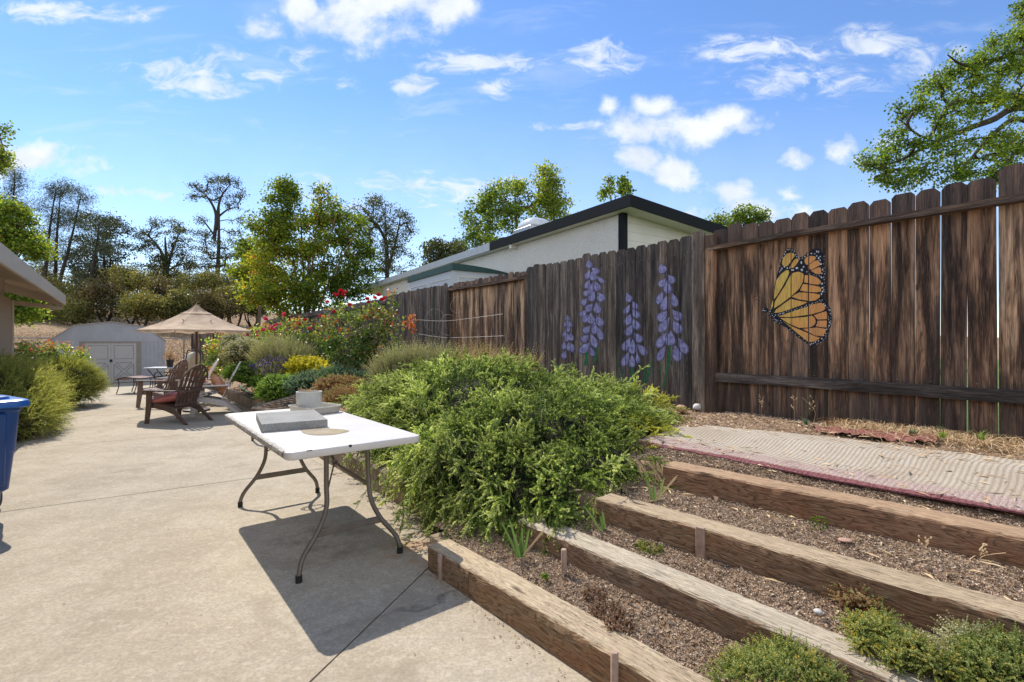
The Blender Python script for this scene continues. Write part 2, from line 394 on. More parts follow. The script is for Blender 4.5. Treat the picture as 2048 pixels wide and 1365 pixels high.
# fence boards (local z = grain)
def fencemat(name, cols, warmth=.5, seed=0.0, rnds=True, horiz=False):
    m, t, out = newmat(name); o = t.obj()
    r_ = t.attr('rnd')
    off = t.comb(t.math('MULTIPLY', r_, 37.0), t.math('MULTIPLY', r_, 11.0), t.math('MULTIPLY', r_, 23.0 + seed))
    p = t.vadd(o, off)
    st = (1.0, 12, 12) if horiz else (12, 12, 1.0)
    def S(k, z): return (z, k, k) if horiz else (k, k, z)
    fine = t.noise(t.scale(p, S(60, 2.2)), 3.0, 5, .62)
    fib = t.noise(t.scale(p, S(150, 3.5)), 3.0, 3, .6)
    ring = t.noise(t.scale(p, S(5.5, .75)), 1.9, 3, .5, .3)
    gr = t.math('FRACT', t.math('MULTIPLY', ring, 11.0)); gr = t.mapr(t.math('ABSOLUTE', t.math('SUBTRACT', gr, .5)), 0, .5, 0, 1)
    big = t.noise(t.scale(p, S(9, .8)), 1.4, 4, .62, .25)
    stn = t.noise(t.scale(p, S(14, 1.0)), 1.2, 5, .7)
    c = t.ramp(big, [(.41, cols[0]), (.475, cols[1]), (.53, cols[2]), (.59, cols[3])])
    gry = t.noise(t.scale(p, S(5, .5)), 1.3, 4, .6)
    c = t.mix(t.mapr(gry, .50, .62, 0, .65), c, (.12, .10, .09))
    c = t.mix(t.mapr(gr, .0, .45, .5, 0), c, cols[0])
    c = t.mix(t.mapr(fine, .40, .62, .45, 0), c, tuple(x * .4 for x in cols[0]))
    c = t.mix(t.mapr(fib, .52, .70, 0, .35), c, tuple(min(1, x * 1.3) for x in cols[3]))
    zz = t.sep(o)[2]
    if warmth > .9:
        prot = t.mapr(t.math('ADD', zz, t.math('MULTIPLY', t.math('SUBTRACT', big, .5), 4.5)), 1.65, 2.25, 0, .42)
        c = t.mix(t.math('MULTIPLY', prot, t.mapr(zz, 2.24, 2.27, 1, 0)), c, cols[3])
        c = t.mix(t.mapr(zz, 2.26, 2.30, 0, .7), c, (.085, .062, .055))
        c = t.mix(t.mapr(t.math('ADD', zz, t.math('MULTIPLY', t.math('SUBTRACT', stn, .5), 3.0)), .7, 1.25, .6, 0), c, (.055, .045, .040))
    c = t.mix(t.mapr(stn, .52, .62, 0, .72), c, (.026, .019, .015)); crisp = t.noise(t.scale(p, S(110, 1.2)), 2.2, 3, .5); c = t.mix(t.mapr(crisp, .56, .62, 0, .6), c, (.03, .02, .015))
    c = t.mix(1.0, c, t.mix(r_, (.55, .56, .60), (1.35, 1.28, 1.2)), 'MULTIPLY')
    kv = t.voro(t.scale(p, S(6, 2.6)), 1.1, 'F1'); kn = t.mapr(kv, .05, .10, 1, 0); c = t.mix(t.math('MULTIPLY', kn, .8), c, (.035, .018, .01))
    h = t.math('ADD', fine, t.math('ADD', t.math('MULTIPLY', gr, .5), t.math('MULTIPLY', fib, .4)))
    bsdf(t, out, c, .82, t.bump(h, .8, .004), spec=.25); return m
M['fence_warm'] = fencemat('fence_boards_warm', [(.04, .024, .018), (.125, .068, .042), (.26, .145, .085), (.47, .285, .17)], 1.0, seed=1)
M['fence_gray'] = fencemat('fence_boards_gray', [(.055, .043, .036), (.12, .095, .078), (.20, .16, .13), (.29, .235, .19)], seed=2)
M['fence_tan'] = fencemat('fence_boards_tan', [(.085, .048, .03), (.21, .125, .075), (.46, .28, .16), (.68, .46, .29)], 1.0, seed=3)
M['rail'] = fencemat('fence_rail', [(.06, .04, .03), (.15, .09, .055), (.24, .155, .10), (.34, .24, .16)], seed=4, horiz=True)
M['rail_gray'] = fencemat('fence_rail_gray', [(.07, .058, .048), (.15, .12, .095), (.24, .19, .15), (.33, .27, .21)], seed=5, horiz=True)
# soil
m, t, out = newmat('soil'); p = t.pos()
n1 = t.noise(p, 1.6, 6, .65); n2 = t.noise(p, 22, 5, .65); n3 = t.noise(p, 110, 3, .6)
c = t.ramp(n2, [(.3, (.14, .085, .05)), (.5, (.29, .19, .12)), (.7, (.44, .32, .215))])
c = t.mix(t.mapr(n1, .4, .65, 0, .6), c, (.30, .20, .125)); c = t.mix(t.mapr(n3, .58, .7, 0, .7), c, (.42, .33, .24))
bsdf(t, out, c, .95, t.bump(t.math('ADD', n2, n3), .9, .012), spec=.15); M['soil'] = m
# dry hill ground
m, t, out = newmat('dry_ground'); p = t.pos()
n1 = t.noise(p, .35, 6, .6); n2 = t.noise(p, 5, 6, .65); n3 = t.noise(p, 30, 4, .7)
c = t.ramp(n1, [(.3, (.24, .145, .085)), (.5, (.34, .22, .13)), (.7, (.43, .29, .18))])
c = t.mix(t.mapr(n2, .45, .55, 0, .8), c, (.14, .085, .05)); c = t.mix(t.mapr(n3, .48, .60, 0, .6), c, (.50, .38, .25)); c = t.mix(t.mapr(t.noise(p, 1.3, 6, .7), .5, .6, 0, .6), c, (.17, .13, .06))
bsdf(t, out, c, .95, t.bump(t.math('ADD', n2, n3), .9, .05), spec=.1); M['dry_ground'] = m
# chips
m, t, out = newmat('mulch_chips')
c = t.ramp(t.attr('rnd'), [(0, (.11, .075, .05)), (.3, (.28, .195, .135)), (.6, (.46, .35, .25)), (.85, (.62, .51, .39)), (1, (.80, .72, .60))])
bsdf(t, out, c, .85, spec=.2); M['chips'] = m
m, t, out = newmat('dry_straw')
c = t.ramp(t.attr('rnd'), [(0, (.22, .12, .06)), (.5, (.48, .32, .17)), (1, (.66, .50, .30))])
bsdf(t, out, c, .7, spec=.3); M['straw'] = m
M['table_top'] = plain('table_white_plastic', (.63, .595, .55), .45, .05, 3, .08, .001, dirt=(.62, .56, .48))
M['leg_metal'] = plain('table_leg_paint', (.17, .145, .12), .45, .15, 12, .05, .001, metal=.3, dirt=(.16, .11, .075))
M['black_cap'] = plain('black_rubber', (.02, .02, .02), .7)
M['cut_edge'] = plain('chipped_particle_board', (.42, .39, .35), .8, .35, 30, .8, .006, dirt=(.16, .14, .12))
m, t, out = newmat('paver_concrete'); p = t.obj()
n2 = t.noise(p, 110, 4, .7); n1 = t.noise(p, 6, 4, .6)
c = t.ramp(n2, [(.35, (.22, .22, .21)), (.65, (.40, .395, .375))]); c = t.mix(t.mapr(n1, .4, .65, 0, .4), c, (.18, .17, .155))
bsdf(t, out, c, .95, t.bump(n2, .8, .004), spec=.2); M['paver'] = m
M['puddle'] = None
m, t, out = newmat('puddle_water'); p = t.obj()
bsdf(t, out, t.ramp(t.noise(p, 9, 4, .6), [(.3, (.44, .35, .24)), (.7, (.60, .51, .38))]), .08, spec=.5); M['puddle'] = m
M['pot_white'] = plain('white_ceramic', (.50, .50, .46), .5, .08, 8, dirt=(.50, .47, .40))
M['tray'] = plain('tray_plastic', (.46, .43, .37), .4, .12, 8, dirt=(.45, .36, .25))
M['terracotta'] = plain('terracotta', (.40, .22, .13), .85, .2, 8, .3, .003, dirt=(.52, .42, .34))
M['blue'] = plain('blue_bin_plastic', (.008, .055, .20), .38, .15, 4, .1, .002, spec=.5)
M['blue_lid'] = plain('blue_lid_plastic', (.015, .12, .42), .33, .12, 4, .1, .002, spec=.5)
M['brown_resin'] = plain('brown_resin', (.115, .072, .055), .55, .2, 14, .15, .002, dirt=(.17, .115, .09))
M['taupe_resin'] = plain('taupe_resin', (.20, .135, .115), .55, .15, 14, .15, .002)
M['white_resin'] = plain('white_resin', (.60, .53, .49), .5, .08, 8, dirt=(.46, .38, .32))
M['red_cushion'] = plain('red_cushion_fabric', (.50, .17, .16), .85, .12, 8, .3, .003)
M['orange_cushion'] = plain('orange_cushion_fabric', (.50, .22, .11), .85, .25, 10, .3, .003, dirt=(.66, .50, .36))
M['cream'] = plain('cream_cushion_fabric', (.58, .52, .42), .85, .1, 8, .3, .003)
M['dark_metal'] = plain('dark_metal', (.035, .028, .026), .45, .2, 10, .1, .001, metal=.5)
M['rust_seat'] = plain('brown_mesh_sling', (.13, .065, .05), .7, .15, 10)
m, t, out = newmat('black_white_fabric'); p = t.obj()
v_ = t.noise(p, 28, 2, .5, 1.0); bsdf(t, out, t.ramp(v_, [(.47, (.03, .03, .03)), (.53, (.65, .62, .56))]), .85); M['bw'] = m
m, t, out = newmat('umbrella_canvas'); p = t.obj()
wv = t.noise(p, 7, 3, .5); c = t.ramp(wv, [(.3, (.50, .37, .26)), (.7, (.66, .51, .37))])
b = t.node('ShaderNodeBsdfPrincipled', Roughness=.9); t.set(b.inputs['Base Color'], c); t.l.new(t.bump(t.noise(p, 5, 3, .5), .4, .05), b.inputs['Normal'])
tr = t.n.new('ShaderNodeBsdfTranslucent'); t.l.new(c, tr.inputs[0]); ms = t.n.new('ShaderNodeMixShader'); ms.inputs[0].default_value = .35
t.l.new(b.outputs[0], ms.inputs[1]); t.l.new(tr.outputs[0], ms.inputs[2]); t.l.new(ms.outputs[0], out.inputs[0]); M['canvas'] = m
M['pole_wood'] = plain('umbrella_pole_wood', (.14, .06, .03), .5)
# shed metal
m, t, out = newmat('shed_wall_metal'); o = t.obj(); x_, y_, z_ = t.sep(o)
rib = t.mapr(t.math('ABSOLUTE', t.math('SUBTRACT', t.math('FRACT', t.math('MULTIPLY', x_, 9.0)), .5)), .36, .46, 0, 1)
rib = t.math('MULTIPLY', rib, t.mapr(z_, 1.36, 1.37, 1, 0))
n1 = t.noise(o, 2.3, 5, .65)
c = t.ramp(n1, [(.35, (.29, .30, .33)), (.7, (.36, .37, .40))]); c = t.mix(t.mapr(t.noise(t.scale(o, (3, 3, .5)), 3, 5, .7, 1), .60, .74, 0, .7), c, (.68, .68, .68))
c = t.mix(t.math('MULTIPLY', rib, .3), c, (.33, .34, .36))
bsdf(t, out, c, .5, t.bump(rib, .7, .01), spec=.4); M['shed'] = m
M['shed_door'] = plain('shed_door_paint', (.39, .375, .37), .5, .05, 4)
M['shed_trim'] = plain('shed_dark_trim', (.25, .215, .18), .6)
M['shed_line'] = plain('shed_groove', (.18, .15, .13), .7)
M['shed_roof'] = plain('shed_roof_metal', (.42, .36, .32), .5, .1)
# houses
m, t, out = newmat('stucco'); p = t.pos(); n3 = t.noise(p, 26, 5, .75); n1 = t.noise(p, .8, 4, .6)
c = t.mix(t.mapr(n1, .35, .7, 0, .5), (.72, .68, .61), (.62, .575, .50)); c = t.mix(t.mapr(n3, .45, .62, 0, .40), c, (.46, .42, .36))
bsdf(t, out, c, .92, t.bump(n3, 1.0, .02), spec=.15); M['stucco'] = m
m, t, out = newmat('lap_siding'); o = t.obj(); z_ = t.sep(o)[2]
gz = t.math('FRACT', t.math('MULTIPLY', z_, 6.2)); ln = t.mapr(gz, 0, .07, 1, 0)
c = t.mix(t.math('MULTIPLY', ln, .65), (.64, .60, .53), (.16, .14, .12)); c = t.mix(t.mapr(t.noise(o, 3, 4, .6), .4, .7, 0, .2), c, (.45, .40, .32))
bsdf(t, out, c, .6, t.bump(gz, .3, .01)); M['siding'] = m
m, t, out = newmat('grooved_plywood'); o = t.obj(); x_ = t.sep(o)[0]
gz = t.math('FRACT', t.math('MULTIPLY', x_, 10.0)); ln = t.mapr(gz, 0, .12, 1, 0)
c = t.mix(t.math('MULTIPLY', ln, .6), (.36, .27, .19), (.10, .07, .05)); c = t.mix(t.mapr(t.noise(o, 5, 4, .6), .4, .7, 0, .25), c, (.27, .20, .14))
bsdf(t, out, c, .75, t.bump(ln, -.5, .01)); M['plywood'] = m
M['fascia_dark'] = plain('dark_fascia_paint', (.009, .011, .0125), .7, .35, 9, .2, .003, spec=.15)
M['fascia_pale'] = plain('pale_fascia_paint', (.36, .38, .40), .5, .08, 6)
M['white_paint'] = plain('white_paint', (.66, .62, .55), .6, .06, 5)
M['tan_paint'] = plain('tan_fascia_paint', (.50, .42, .33), .6, .06, 5)
M['tan_soffit'] = plain('tan_soffit_paint', (.34, .25, .18), .7, .08, 5)
M['roof'] = plain('roof_gravel', (.30, .29, .28), .9, .2, 30, .5, .01)
M['green_trim'] = plain('green_trim_paint', (.022, .060, .050), .6, .3, 8)
M['cab_white'] = plain('cabinet_panel_paint', (.50, .51, .52), .6, .05, 5)
M['glass_dark'] = plain('dark_glass', (.02, .022, .025), .1, .05)
M['dome'] = plain('skylight_acrylic', (.55, .56, .57), .2, .15, 6, spec=.6)
M['galv'] = plain('galvanised_metal', (.33, .33, .33), .4, .1, 10, metal=.7)
M['bark'] = plain('bark_dark', (.045, .035, .028), .95, .4, 14, .8, .01)
M['bark_mid'] = plain('bark_grey', (.13, .10, .08), .95, .35, 14, .8, .01)
M['bark_warm'] = plain('bark_warm', (.17, .095, .06), .95, .35, 14, .8, .01)
M['twig'] = plain('twig_brown', (.14, .085, .05), .9, .3, 10)
M['stone'] = plain('pale_stone', (.52, .50, .48), .9, .15, 20, .5, .004)
M['stone_warm'] = plain('warm_stone', (.40, .25, .18), .9, .2, 20, .5, .004)
M['green_hose'] = plain('green_hose', (.03, .13, .07), .4)
M['black_plastic'] = plain('black_plastic', (.015, .015, .016), .5)
M['stake'] = plain('stake_wood', (.36, .25, .19), .85, .25, 30, .4, .003)
M['wire'] = plain('grey_wire', (.26, .24, .22), .5, .1, metal=.2)
M['greenpost'] = plain('green_post_metal', (.02, .04, .032), .5)
# rug
m, t, out = newmat('rug_weave'); o = t.obj(); x_, y_, z_ = t.sep(o)
wob = t.math('MULTIPLY', t.noise(o, 2, 2), .03)
xx = t.math('ADD', x_, wob)
rb = t.mapr(t.math('ABSOLUTE', t.math('SUBTRACT', t.math('FRACT', t.math('MULTIPLY', xx, 40.0)), .5)), .12, .46, 1, 0)
kn = t.voro(t.scale(o, (95, 75, 75)), 1.0, 'F1'); dirt = t.noise(o, 2.4, 6, .68)
c = t.mix(rb, (.32, .275, .22), (.46, .41, .34)); c = t.mix(t.mapr(kn, .3, .8, 0, .45), c, (.24, .20, .16))
c = t.mix(t.mapr(dirt, .40, .62, 0, .6), c, (.30, .235, .175))
yb = t.math('ADD', y_, t.math('MULTIPLY', t.math('SUBTRACT', t.noise(o, 1.5, 3), .5), .06))
bord = t.mapr(yb, .20, .225, 1, 0)
pk = t.ramp(t.noise(o, 160, 3, .6), [(.35, (.17, .12, .11)), (.65, (.50, .39, .34))])
c = t.mix(bord, c, pk); rim = t.mapr(yb, .034, .05, 1, 0)
c = t.mix(rim, c, t.ramp(t.noise(o, 90, 2), [(.3, (.10, .035, .04)), (.7, (.25, .11, .11))]))
hh = t.math('ADD', t.math('MULTIPLY', rb, .8), t.math('MULTIPLY', kn, -.6))
bsdf(t, out, c, .95, t.bump(hh, .7, .004), spec=.1); M['rug'] = m
M['red_net'] = plain('red_netting', (.20, .075, .06), .8, .3, 30)
# paint on fence
def paintmat(name, stops, sc=20.0):
    m, t, out = newmat(name); o = t.obj()
    n = t.noise(o, sc, 4, .6); f = t.noise(t.scale(o, (90, 90, 6)), 1.5, 3, .6)
    c = t.ramp(n, stops); c = t.mix(t.mapr(f, .48, .64, 0, .55), c, tuple(x * .35 for x in stops[0][1])); c = t.mix(t.mapr(t.noise(o, 45, 4, .7), .5, .7, 0, .3), c, (.12, .10, .10))
    bsdf(t, out, c, .7, t.bump(f, .4, .003), spec=.25); return m
M['p_black'] = paintmat('black_paint', [(.3, (.006, .006, .010)), (.7, (.016, .016, .022))])
M['p_lilac'] = paintmat('lilac_paint', [(.3, (.14, .125, .26)), (.5, (.26, .245, .44)), (.7, (.40, .385, .58))], 26)
M['p_lilac_dk'] = paintmat('dark_lilac_paint', [(.3, (.075, .06, .10)), (.7, (.15, .13, .20))], 26)
M['p_green'] = paintmat('green_paint', [(.3, (.012, .09, .035)), (.7, (.035, .20, .075))])
M['p_white'] = paintmat('white_dot_paint', [(.3, (.50, .52, .58)), (.7, (.72, .74, .80))])
m, t, out = newmat('orange_paint'); o = t.obj()
n = t.noise(o, 6, 5, .6); f = t.noise(t.scale(o, (90, 90, 6)), 1.5, 3, .6)
g = t.math('ADD', t.attr('rnd'), t.math('MULTIPLY', t.math('SUBTRACT', n, .5), .9))
c = t.ramp(g, [(.05, (.60, .52, .12)), (.4, (.66, .44, .10)), (.75, (.68, .30, .09)), (1, (.56, .26, .11))])
c = t.mix(t.mapr(f, .46, .64, 0, .5), c, (.26, .15, .05)); bsdf(t, out, c, .7, t.bump(f, .4, .003), spec=.25); M['p_orange'] = m

# foliage palette
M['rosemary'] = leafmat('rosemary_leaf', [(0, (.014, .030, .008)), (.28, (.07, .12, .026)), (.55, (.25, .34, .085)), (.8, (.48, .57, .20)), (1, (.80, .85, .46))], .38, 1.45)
M['rosemary_y'] = leafmat('rosemary_leaf_yellow', [(0, (.07, .09, .015)), (.3, (.24, .28, .045)), (1, (.70, .68, .16))], .42, 1.6)
M['blue_fl'] = leafmat('pale_blue_petal', [(0, (.40, .43, .55)), (1, (.72, .74, .82))], .3, 1.1)
M['feather'] = leafmat('feathery_leaf', [(0, (.09, .11, .022)), (.4, (.31, .34, .085)), (1, (.60, .60, .22))], .42, 1.4)
M['maple'] = leafmat('maple_leaf', [(0, (.04, .075, .012)), (.4, (.10, .16, .024)), (.75, (.22, .29, .04)), (1, (.40, .35, .06))], .5, 1.9)
M['myrtle'] = leafmat('yellow_green_leaf', [(0, (.05, .085, .012)), (.4, (.12, .18, .024)), (.72, (.26, .31, .035)), (.9, (.42, .35, .05)), (1, (.44, .20, .05))], .5, 1.85)
M['oak'] = leafmat('oak_leaf', [(0, (.03, .04, .018)), (.5, (.075, .095, .038)), (1, (.16, .17, .06))], .3, 1.5)
M['pine'] = leafmat('pine_needle', [(0, (.03, .042, .025)), (.5, (.065, .085, .05)), (1, (.12, .14, .085))], .25, 1.4)
M['shrub'] = leafmat('olive_shrub_leaf', [(0, (.045, .055, .018)), (.5, (.14, .145, .045)), (1, (.30, .25, .07))], .35, 1.6)
M['shrub_b'] = leafmat('brown_olive_leaf', [(0, (.04, .04, .018)), (.5, (.11, .095, .04)), (1, (.24, .17, .07))], .3, 1.5)
M['rose_leaf'] = leafmat('rose_leaf', [(0, (.025, .05, .018)), (.4, (.075, .13, .035)), (.72, (.20, .27, .06)), (.86, (.34, .36, .09)), (.93, (.38, .11, .05)), (1, (.46, .09, .05))], .35, 1.8, .42, .3)
M['rose_leaf_l'] = leafmat('light_rose_leaf', [(0, (.06, .10, .02)), (.5, (.20, .29, .05)), (.88, (.38, .44, .10)), (1, (.46, .20, .08))], .4, 1.8, .35, .4)
M['petal_red'] = leafmat('red_petal', [(0, (.30, .005, .02)), (1, (.62, .02, .05))], .3, 1.2)
M['petal_mag'] = leafmat('magenta_petal', [(0, (.40, .02, .10)), (1, (.68, .08, .22))], .3, 1.2)
M['petal_pink'] = leafmat('pink_petal', [(0, (.60, .18, .24)), (1, (.80, .45, .48))], .3, 1.1)
M['petal_orange'] = leafmat('orange_petal', [(0, (.55, .12, .03)), (1, (.75, .28, .10))], .3, 1.1)
M['lav'] = leafmat('lavender_leaf', [(0, (.11, .13, .065)), (.5, (.34, .35, .20)), (1, (.60, .54, .36))], .3, 1.4)
M['straw_leaf'] = leafmat('straw_toned_leaf', [(0, (.14, .13, .06)), (.5, (.36, .31, .16)), (1, (.58, .44, .28))], .35, 1.3)
M['lav_fl'] = leafmat('lavender_flower', [(0, (.09, .06, .20)), (1, (.24, .19, .42))], .3, 1.2)
M['lime'] = leafmat('lime_yellow_leaf', [(0, (.28, .28, .02)), (.5, (.50, .46, .03)), (1, (.68, .60, .06))], .4, 1.3)
M['fresh'] = leafmat('fresh_green_leaf', [(0, (.05, .11, .02)), (.5, (.15, .27, .04)), (1, (.32, .44, .09))], .4, 1.6)
M['bluegreen'] = leafmat('blue_green_leaf', [(0, (.05, .10, .06)), (.5, (.12, .21, .12)), (1, (.26, .36, .22))], .3, 1.3)
M['redbrown'] = leafmat('red_brown_leaf', [(0, (.13, .05, .03)), (.5, (.34, .17, .10)), (.8, (.52, .33, .20)), (1, (.24, .32, .10))], .3, 1.3)
M['iris'] = leafmat('iris_leaf', [(0, (.06, .12, .04)), (.6, (.14, .24, .08)), (1, (.34, .40, .18))], .35, 1.4, .4, .4)
M['thyme'] = leafmat('groundcover_leaf', [(0, (.07, .105, .025)), (.45, (.19, .245, .07)), (.95, (.40, .43, .16)), (1, (.55, .40, .08))], .35, 1.4)
M['darkplant'] = leafmat('dry_red_plant', [(0, (.10, .05, .035)), (.6, (.28, .16, .11)), (1, (.45, .32, .22))], .2, 1.2)

# ------------------------------------------------------------------ ground
def smooth(x, a, b):
    t_ = np.clip((x - a) / (b - a), 0, 1); return t_ * t_ * (3 - 2 * t_)
def terrain_h(x, y):
    p = P_[0] * x + P_[1] * y
    z = -.06 + 2.2 * smooth(p, 22.0, 37) + 2.4 * smooth(p, 34, 60) + 4 * smooth(p, 70, 240)
    beyond = smooth(x - fenceX(y), .02, .12) * smooth(-y, -26, -24)
    z = np.maximum(z, np.where(beyond > 0, -.06 + beyond * .70, z))
    z = z + smooth(p, 21, 26) * .12 * vnoise(x * .5, y * .5, 3)
    return z
def bed_h(a, n):
    t1 = 1.451 - .011 * (a - 2.5); t2 = 1.865 + 0 * a; t3 = 2.20 - .0525 * (a - 1.876); t4 = 2.674 - .06 * (a - 1.74)
    def stp(n, pos, lo, hi): return smooth(n, pos + .05, pos + .09) * (hi - lo)
    z = .135 + .03 * smooth(n, t1 + .2, t2) + stp(n, t2, .165, .262) + .022 * smooth(n, t2 + .2, t3) + stp(n, t3, .284, .395) + .028 * smooth(n, t3 + .2, t4) \
        + stp(n, t4, .423, .535) + .055 * smooth(n, t4 + .15, t4 + .35) + .05 * smooth(n, 3.1, 4.6)
    z2 = .17 + .44 * smooth(n, 1.9, 4.7)
    k = smooth(a, 2.25, 2.55)
    z = z * (1 - k) + z2 * k
    return z + .010 * vnoise(a * 9, n * 9, 5) + .006 * vnoise(a * 30, n * 30, 6)
def grid(xs, ys, zf, r=.5):
    X, Y = np.meshgrid(xs, ys); Z = zf(X, Y); nx, ny = len(xs), len(ys)
    i = np.arange(ny - 1)[:, None] * nx; j = np.arange(nx - 1)[None]
    F = np.stack([i + j, i + j + 1, i + nx + j + 1, i + nx + j], -1).reshape(-1, 4)
    return (np.stack([X, Y, Z], -1).reshape(-1, 3), [F], r)
def sinhs(lo, hi, n, c=0, k=5.0):
    t_ = np.linspace(-1, 1, n); s = np.sinh(t_ * k) / math.sinh(k)
    return c + np.where(s < 0, -s * (lo - c), s * (hi - c))
obj('ground', [grid(sinhs(-900, 900, 260, -6, 5), sinhs(-300, 1500, 260, 12, 5), terrain_h)], M['dry_ground'], smooth=True, kind='structure')
xs_ = np.linspace(-22, 14, 70); dd_ = np.linspace(.35, 26, 40)
Xl, Dl = np.meshgrid(np.linspace(-2, 26, 80), dd_); LX = fenceX(Xl) + Dl; LZ = terrain_h(LX, Xl) + .012
i = np.arange(39)[:, None] * 80; j = np.arange(79)[None]
M['lawn'] = plain('lawn_green', (.10, .16, .035), .9, .4, 3, .9, .03, bscale=90)
obj('lawn', [(np.stack([LX, Xl, LZ], -1).reshape(-1, 3), [np.stack([i + j, i + 80 + j, i + 81 + j, i + j + 1], -1).reshape(-1, 4)[:, ::-1]], .5)], M['lawn'], smooth=True, kind='structure')
# planting bed (terraces) in AN frame -> rotated object
an_rot = math.atan2(A_[1], A_[0])      # local x = a, local y = -n ... build directly in world instead
def an_grid(avals, nvals, zf):
    A, Nn = np.meshgrid(avals, nvals); Z = zf(A, Nn); XY = A[..., None] * A_ + Nn[..., None] * N_
    nx, ny = len(avals), len(nvals); i = np.arange(ny - 1)[:, None] * nx; j = np.arange(nx - 1)[None]
    F = np.stack([i + j, i + nx + j, i + nx + j + 1, i + j + 1], -1).reshape(-1, 4)
    return (np.concatenate([XY, Z[..., None]], -1).reshape(-1, 3), [F], .5)
def bed_far(a, n): return .17 + .36 * smooth(n, 2.2, 5.4) + .015 * vnoise(a * 5, n * 5, 5)
obj('planting_bed', [an_grid(np.arange(-2.0, 2.42, .03), np.arange(1.50, 4.80, .02), bed_h)], M['soil'], smooth=True, kind='structure')
def bed_mid(a, n): return bed_h(a, n)
obj('planting_bed', [an_grid(np.arange(2.39, 8.0, .05), np.arange(1.94, 4.80, .04), lambda a, n: bed_h(a, n) - .001)], M['soil'], smooth=True, kind='structure')
def farbed(a, n): return np.where(n > 5.2, .5, .17 + .40 * smooth(n, 2.3, 4.8)) + .015 * vnoise(a * 5, n * 5, 5)
obj('planting_bed', [an_grid(np.arange(7.95, 19.5, .15), np.linspace(2.3, 5.3, 30), lambda a, n: farbed(a, n) - .002)], M['soil'], smooth=True, kind='structure')

# patio slabs
def clip(poly, a, b, c):       # keep a*x+b*y+c >= 0
    out = []; n = len(poly)
    for i in range(n):
        p, q = poly[i], poly[(i + 1) % n]
        fp = a * p[0] + b * p[1] + c; fq = a * q[0] + b * q[1] + c
        if fp >= 0: out.append(p)
        if (fp >= 0) != (fq >= 0):
            s = fp / (fp - fq); out.append((p[0] + s * (q[0] - p[0]), p[1] + s * (q[1] - p[1])))
    return out
def line(p0, p1):
    dx, dy = p1[0] - p0[0], p1[1] - p0[1]; L = math.hypot(dx, dy); a, b = -dy / L, dx / L
    return a, b, -(a * p0[0] + b * p0[1])
def wallline_pts():
    return [AN(2.47, 1.452), AN(2.47, 1.83), AN(8.05, 2.03), AN(8.05, 2.26), AN(14.3, 2.30)]
right = [AN(-2.0, 1.50)] + [AN(2.50, 1.455), AN(2.50, 1.84), AN(5.6, 1.905), AN(8.2, 2.08), AN(8.3, 2.28), AN(14.6, 2.30)]
left_ = [PQ(20.3, 3.2), PQ(20.3, -2.6), PQ(-3.0, -2.6)]
outline = [tuple(x) for x in right] + [tuple(x) for x in left_]
pieces = [outline]
gap = .0065
for L_ in (line(G(0, 1025)[:2], G(480, 960)[:2]), line(G(48, 899)[:2], G(520, 856)[:2]), line(PQ(11.55, 0), PQ(11.45, 2)), line(PQ(14.6, 0), PQ(14.5, 2)), line(PQ(17.6, 0), PQ(17.5, 2)),
           ):
    a, b, c = L_; new = []
    for pc in pieces:
        for s in (1, -1):
            q_ = clip(pc, s * a, s * b, s * c - gap)
            if len(q_) > 2: new.append(q_)
    pieces = new
# diagonal joint only in the nearest slab
a, b, c = line(G(640, 1345)[:2], G(840, 1152)[:2])
j1 = line(G(0, 1025)[:2], G(480, 960)[:2])
new = []
for pc in pieces:
    cen = np.mean(pc, axis=0); near = (j1[0] * cen[0] + j1[1] * cen[1] + j1[2]) < 0
    if near:
        for s in (1, -1):
            q_ = clip(pc, s * a, s * b, s * c - gap * .75)
            if len(q_) > 2: new.append(q_)
    else: new.append(pc)
pieces = new
ch = []
for pc in pieces: ch.append(prism(pc, -.05, 0.0, 'z'))
bm = bmesh.new()
for V, Fs, r_ in ch:
    vs = [bm.verts.new(v) for v in V]
    for F in Fs:
        for f in F: bm.faces.new([vs[i] for i in f])
bmesh.ops.triangulate(bm, faces=bm.faces[:])
bmesh.ops.recalc_face_normals(bm, faces=bm.faces[:])
obj('patio', [frombm(bm)], M['concrete'], kind='structure')

# retaining wall (low concrete kerb along the bed)
def ribbon_wall(pts, thick, h, z0=-.04, step=.12, seed=1):
    pts = np.array(pts); seg = np.linalg.norm(np.diff(pts, axis=0), axis=1); s = np.concatenate([[0], np.cumsum(seg)])
    ss = np.arange(0, s[-1], step); P = np.stack([np.interp(ss, s, pts[:, 0]), np.interp(ss, s, pts[:, 1])], -1)
    T = np.gradient(P, axis=0); T /= np.linalg.norm(T, axis=1)[:, None]; Nn = np.stack([T[:, 1], -T[:, 0]], -1)
    prof = [(0, z0), (0, h - .02), (.02, h), (thick - .02, h), (thick, h - .02), (thick, z0)]
    k = len(prof); V = []
    r_ = np.random.default_rng(seed)
    for i, p in enumerate(P):
        for (d, z) in prof:
            q = p + Nn[i] * (d + (r_.normal() * .003 if z > 0 else 0)); V.append((q[0], q[1], z + (r_.normal() * .003 if z > 0 else 0)))
    n = len(P); ii = np.arange(n - 1)[:, None] * k; jj = np.arange(k - 1)[None]
    F = np.stack([ii + jj, ii + jj + 1, ii + k + jj + 1, ii + k + jj], -1).reshape(-1, 4)
    return (np.array(V), [F, np.array([list(range(k))[::-1], list(range((n - 1) * k, n * k))])], .5)
obj('retaining_wall', [ribbon_wall([AN(2.52, 1.84), AN(3.5, 1.85), AN(5.6, 1.91), AN(8.0, 2.06)], .15, .215)], M['wall_concrete'], smooth=30,
    label='low stained concrete retaining wall under the drooping rosemary', cat='retaining wall')
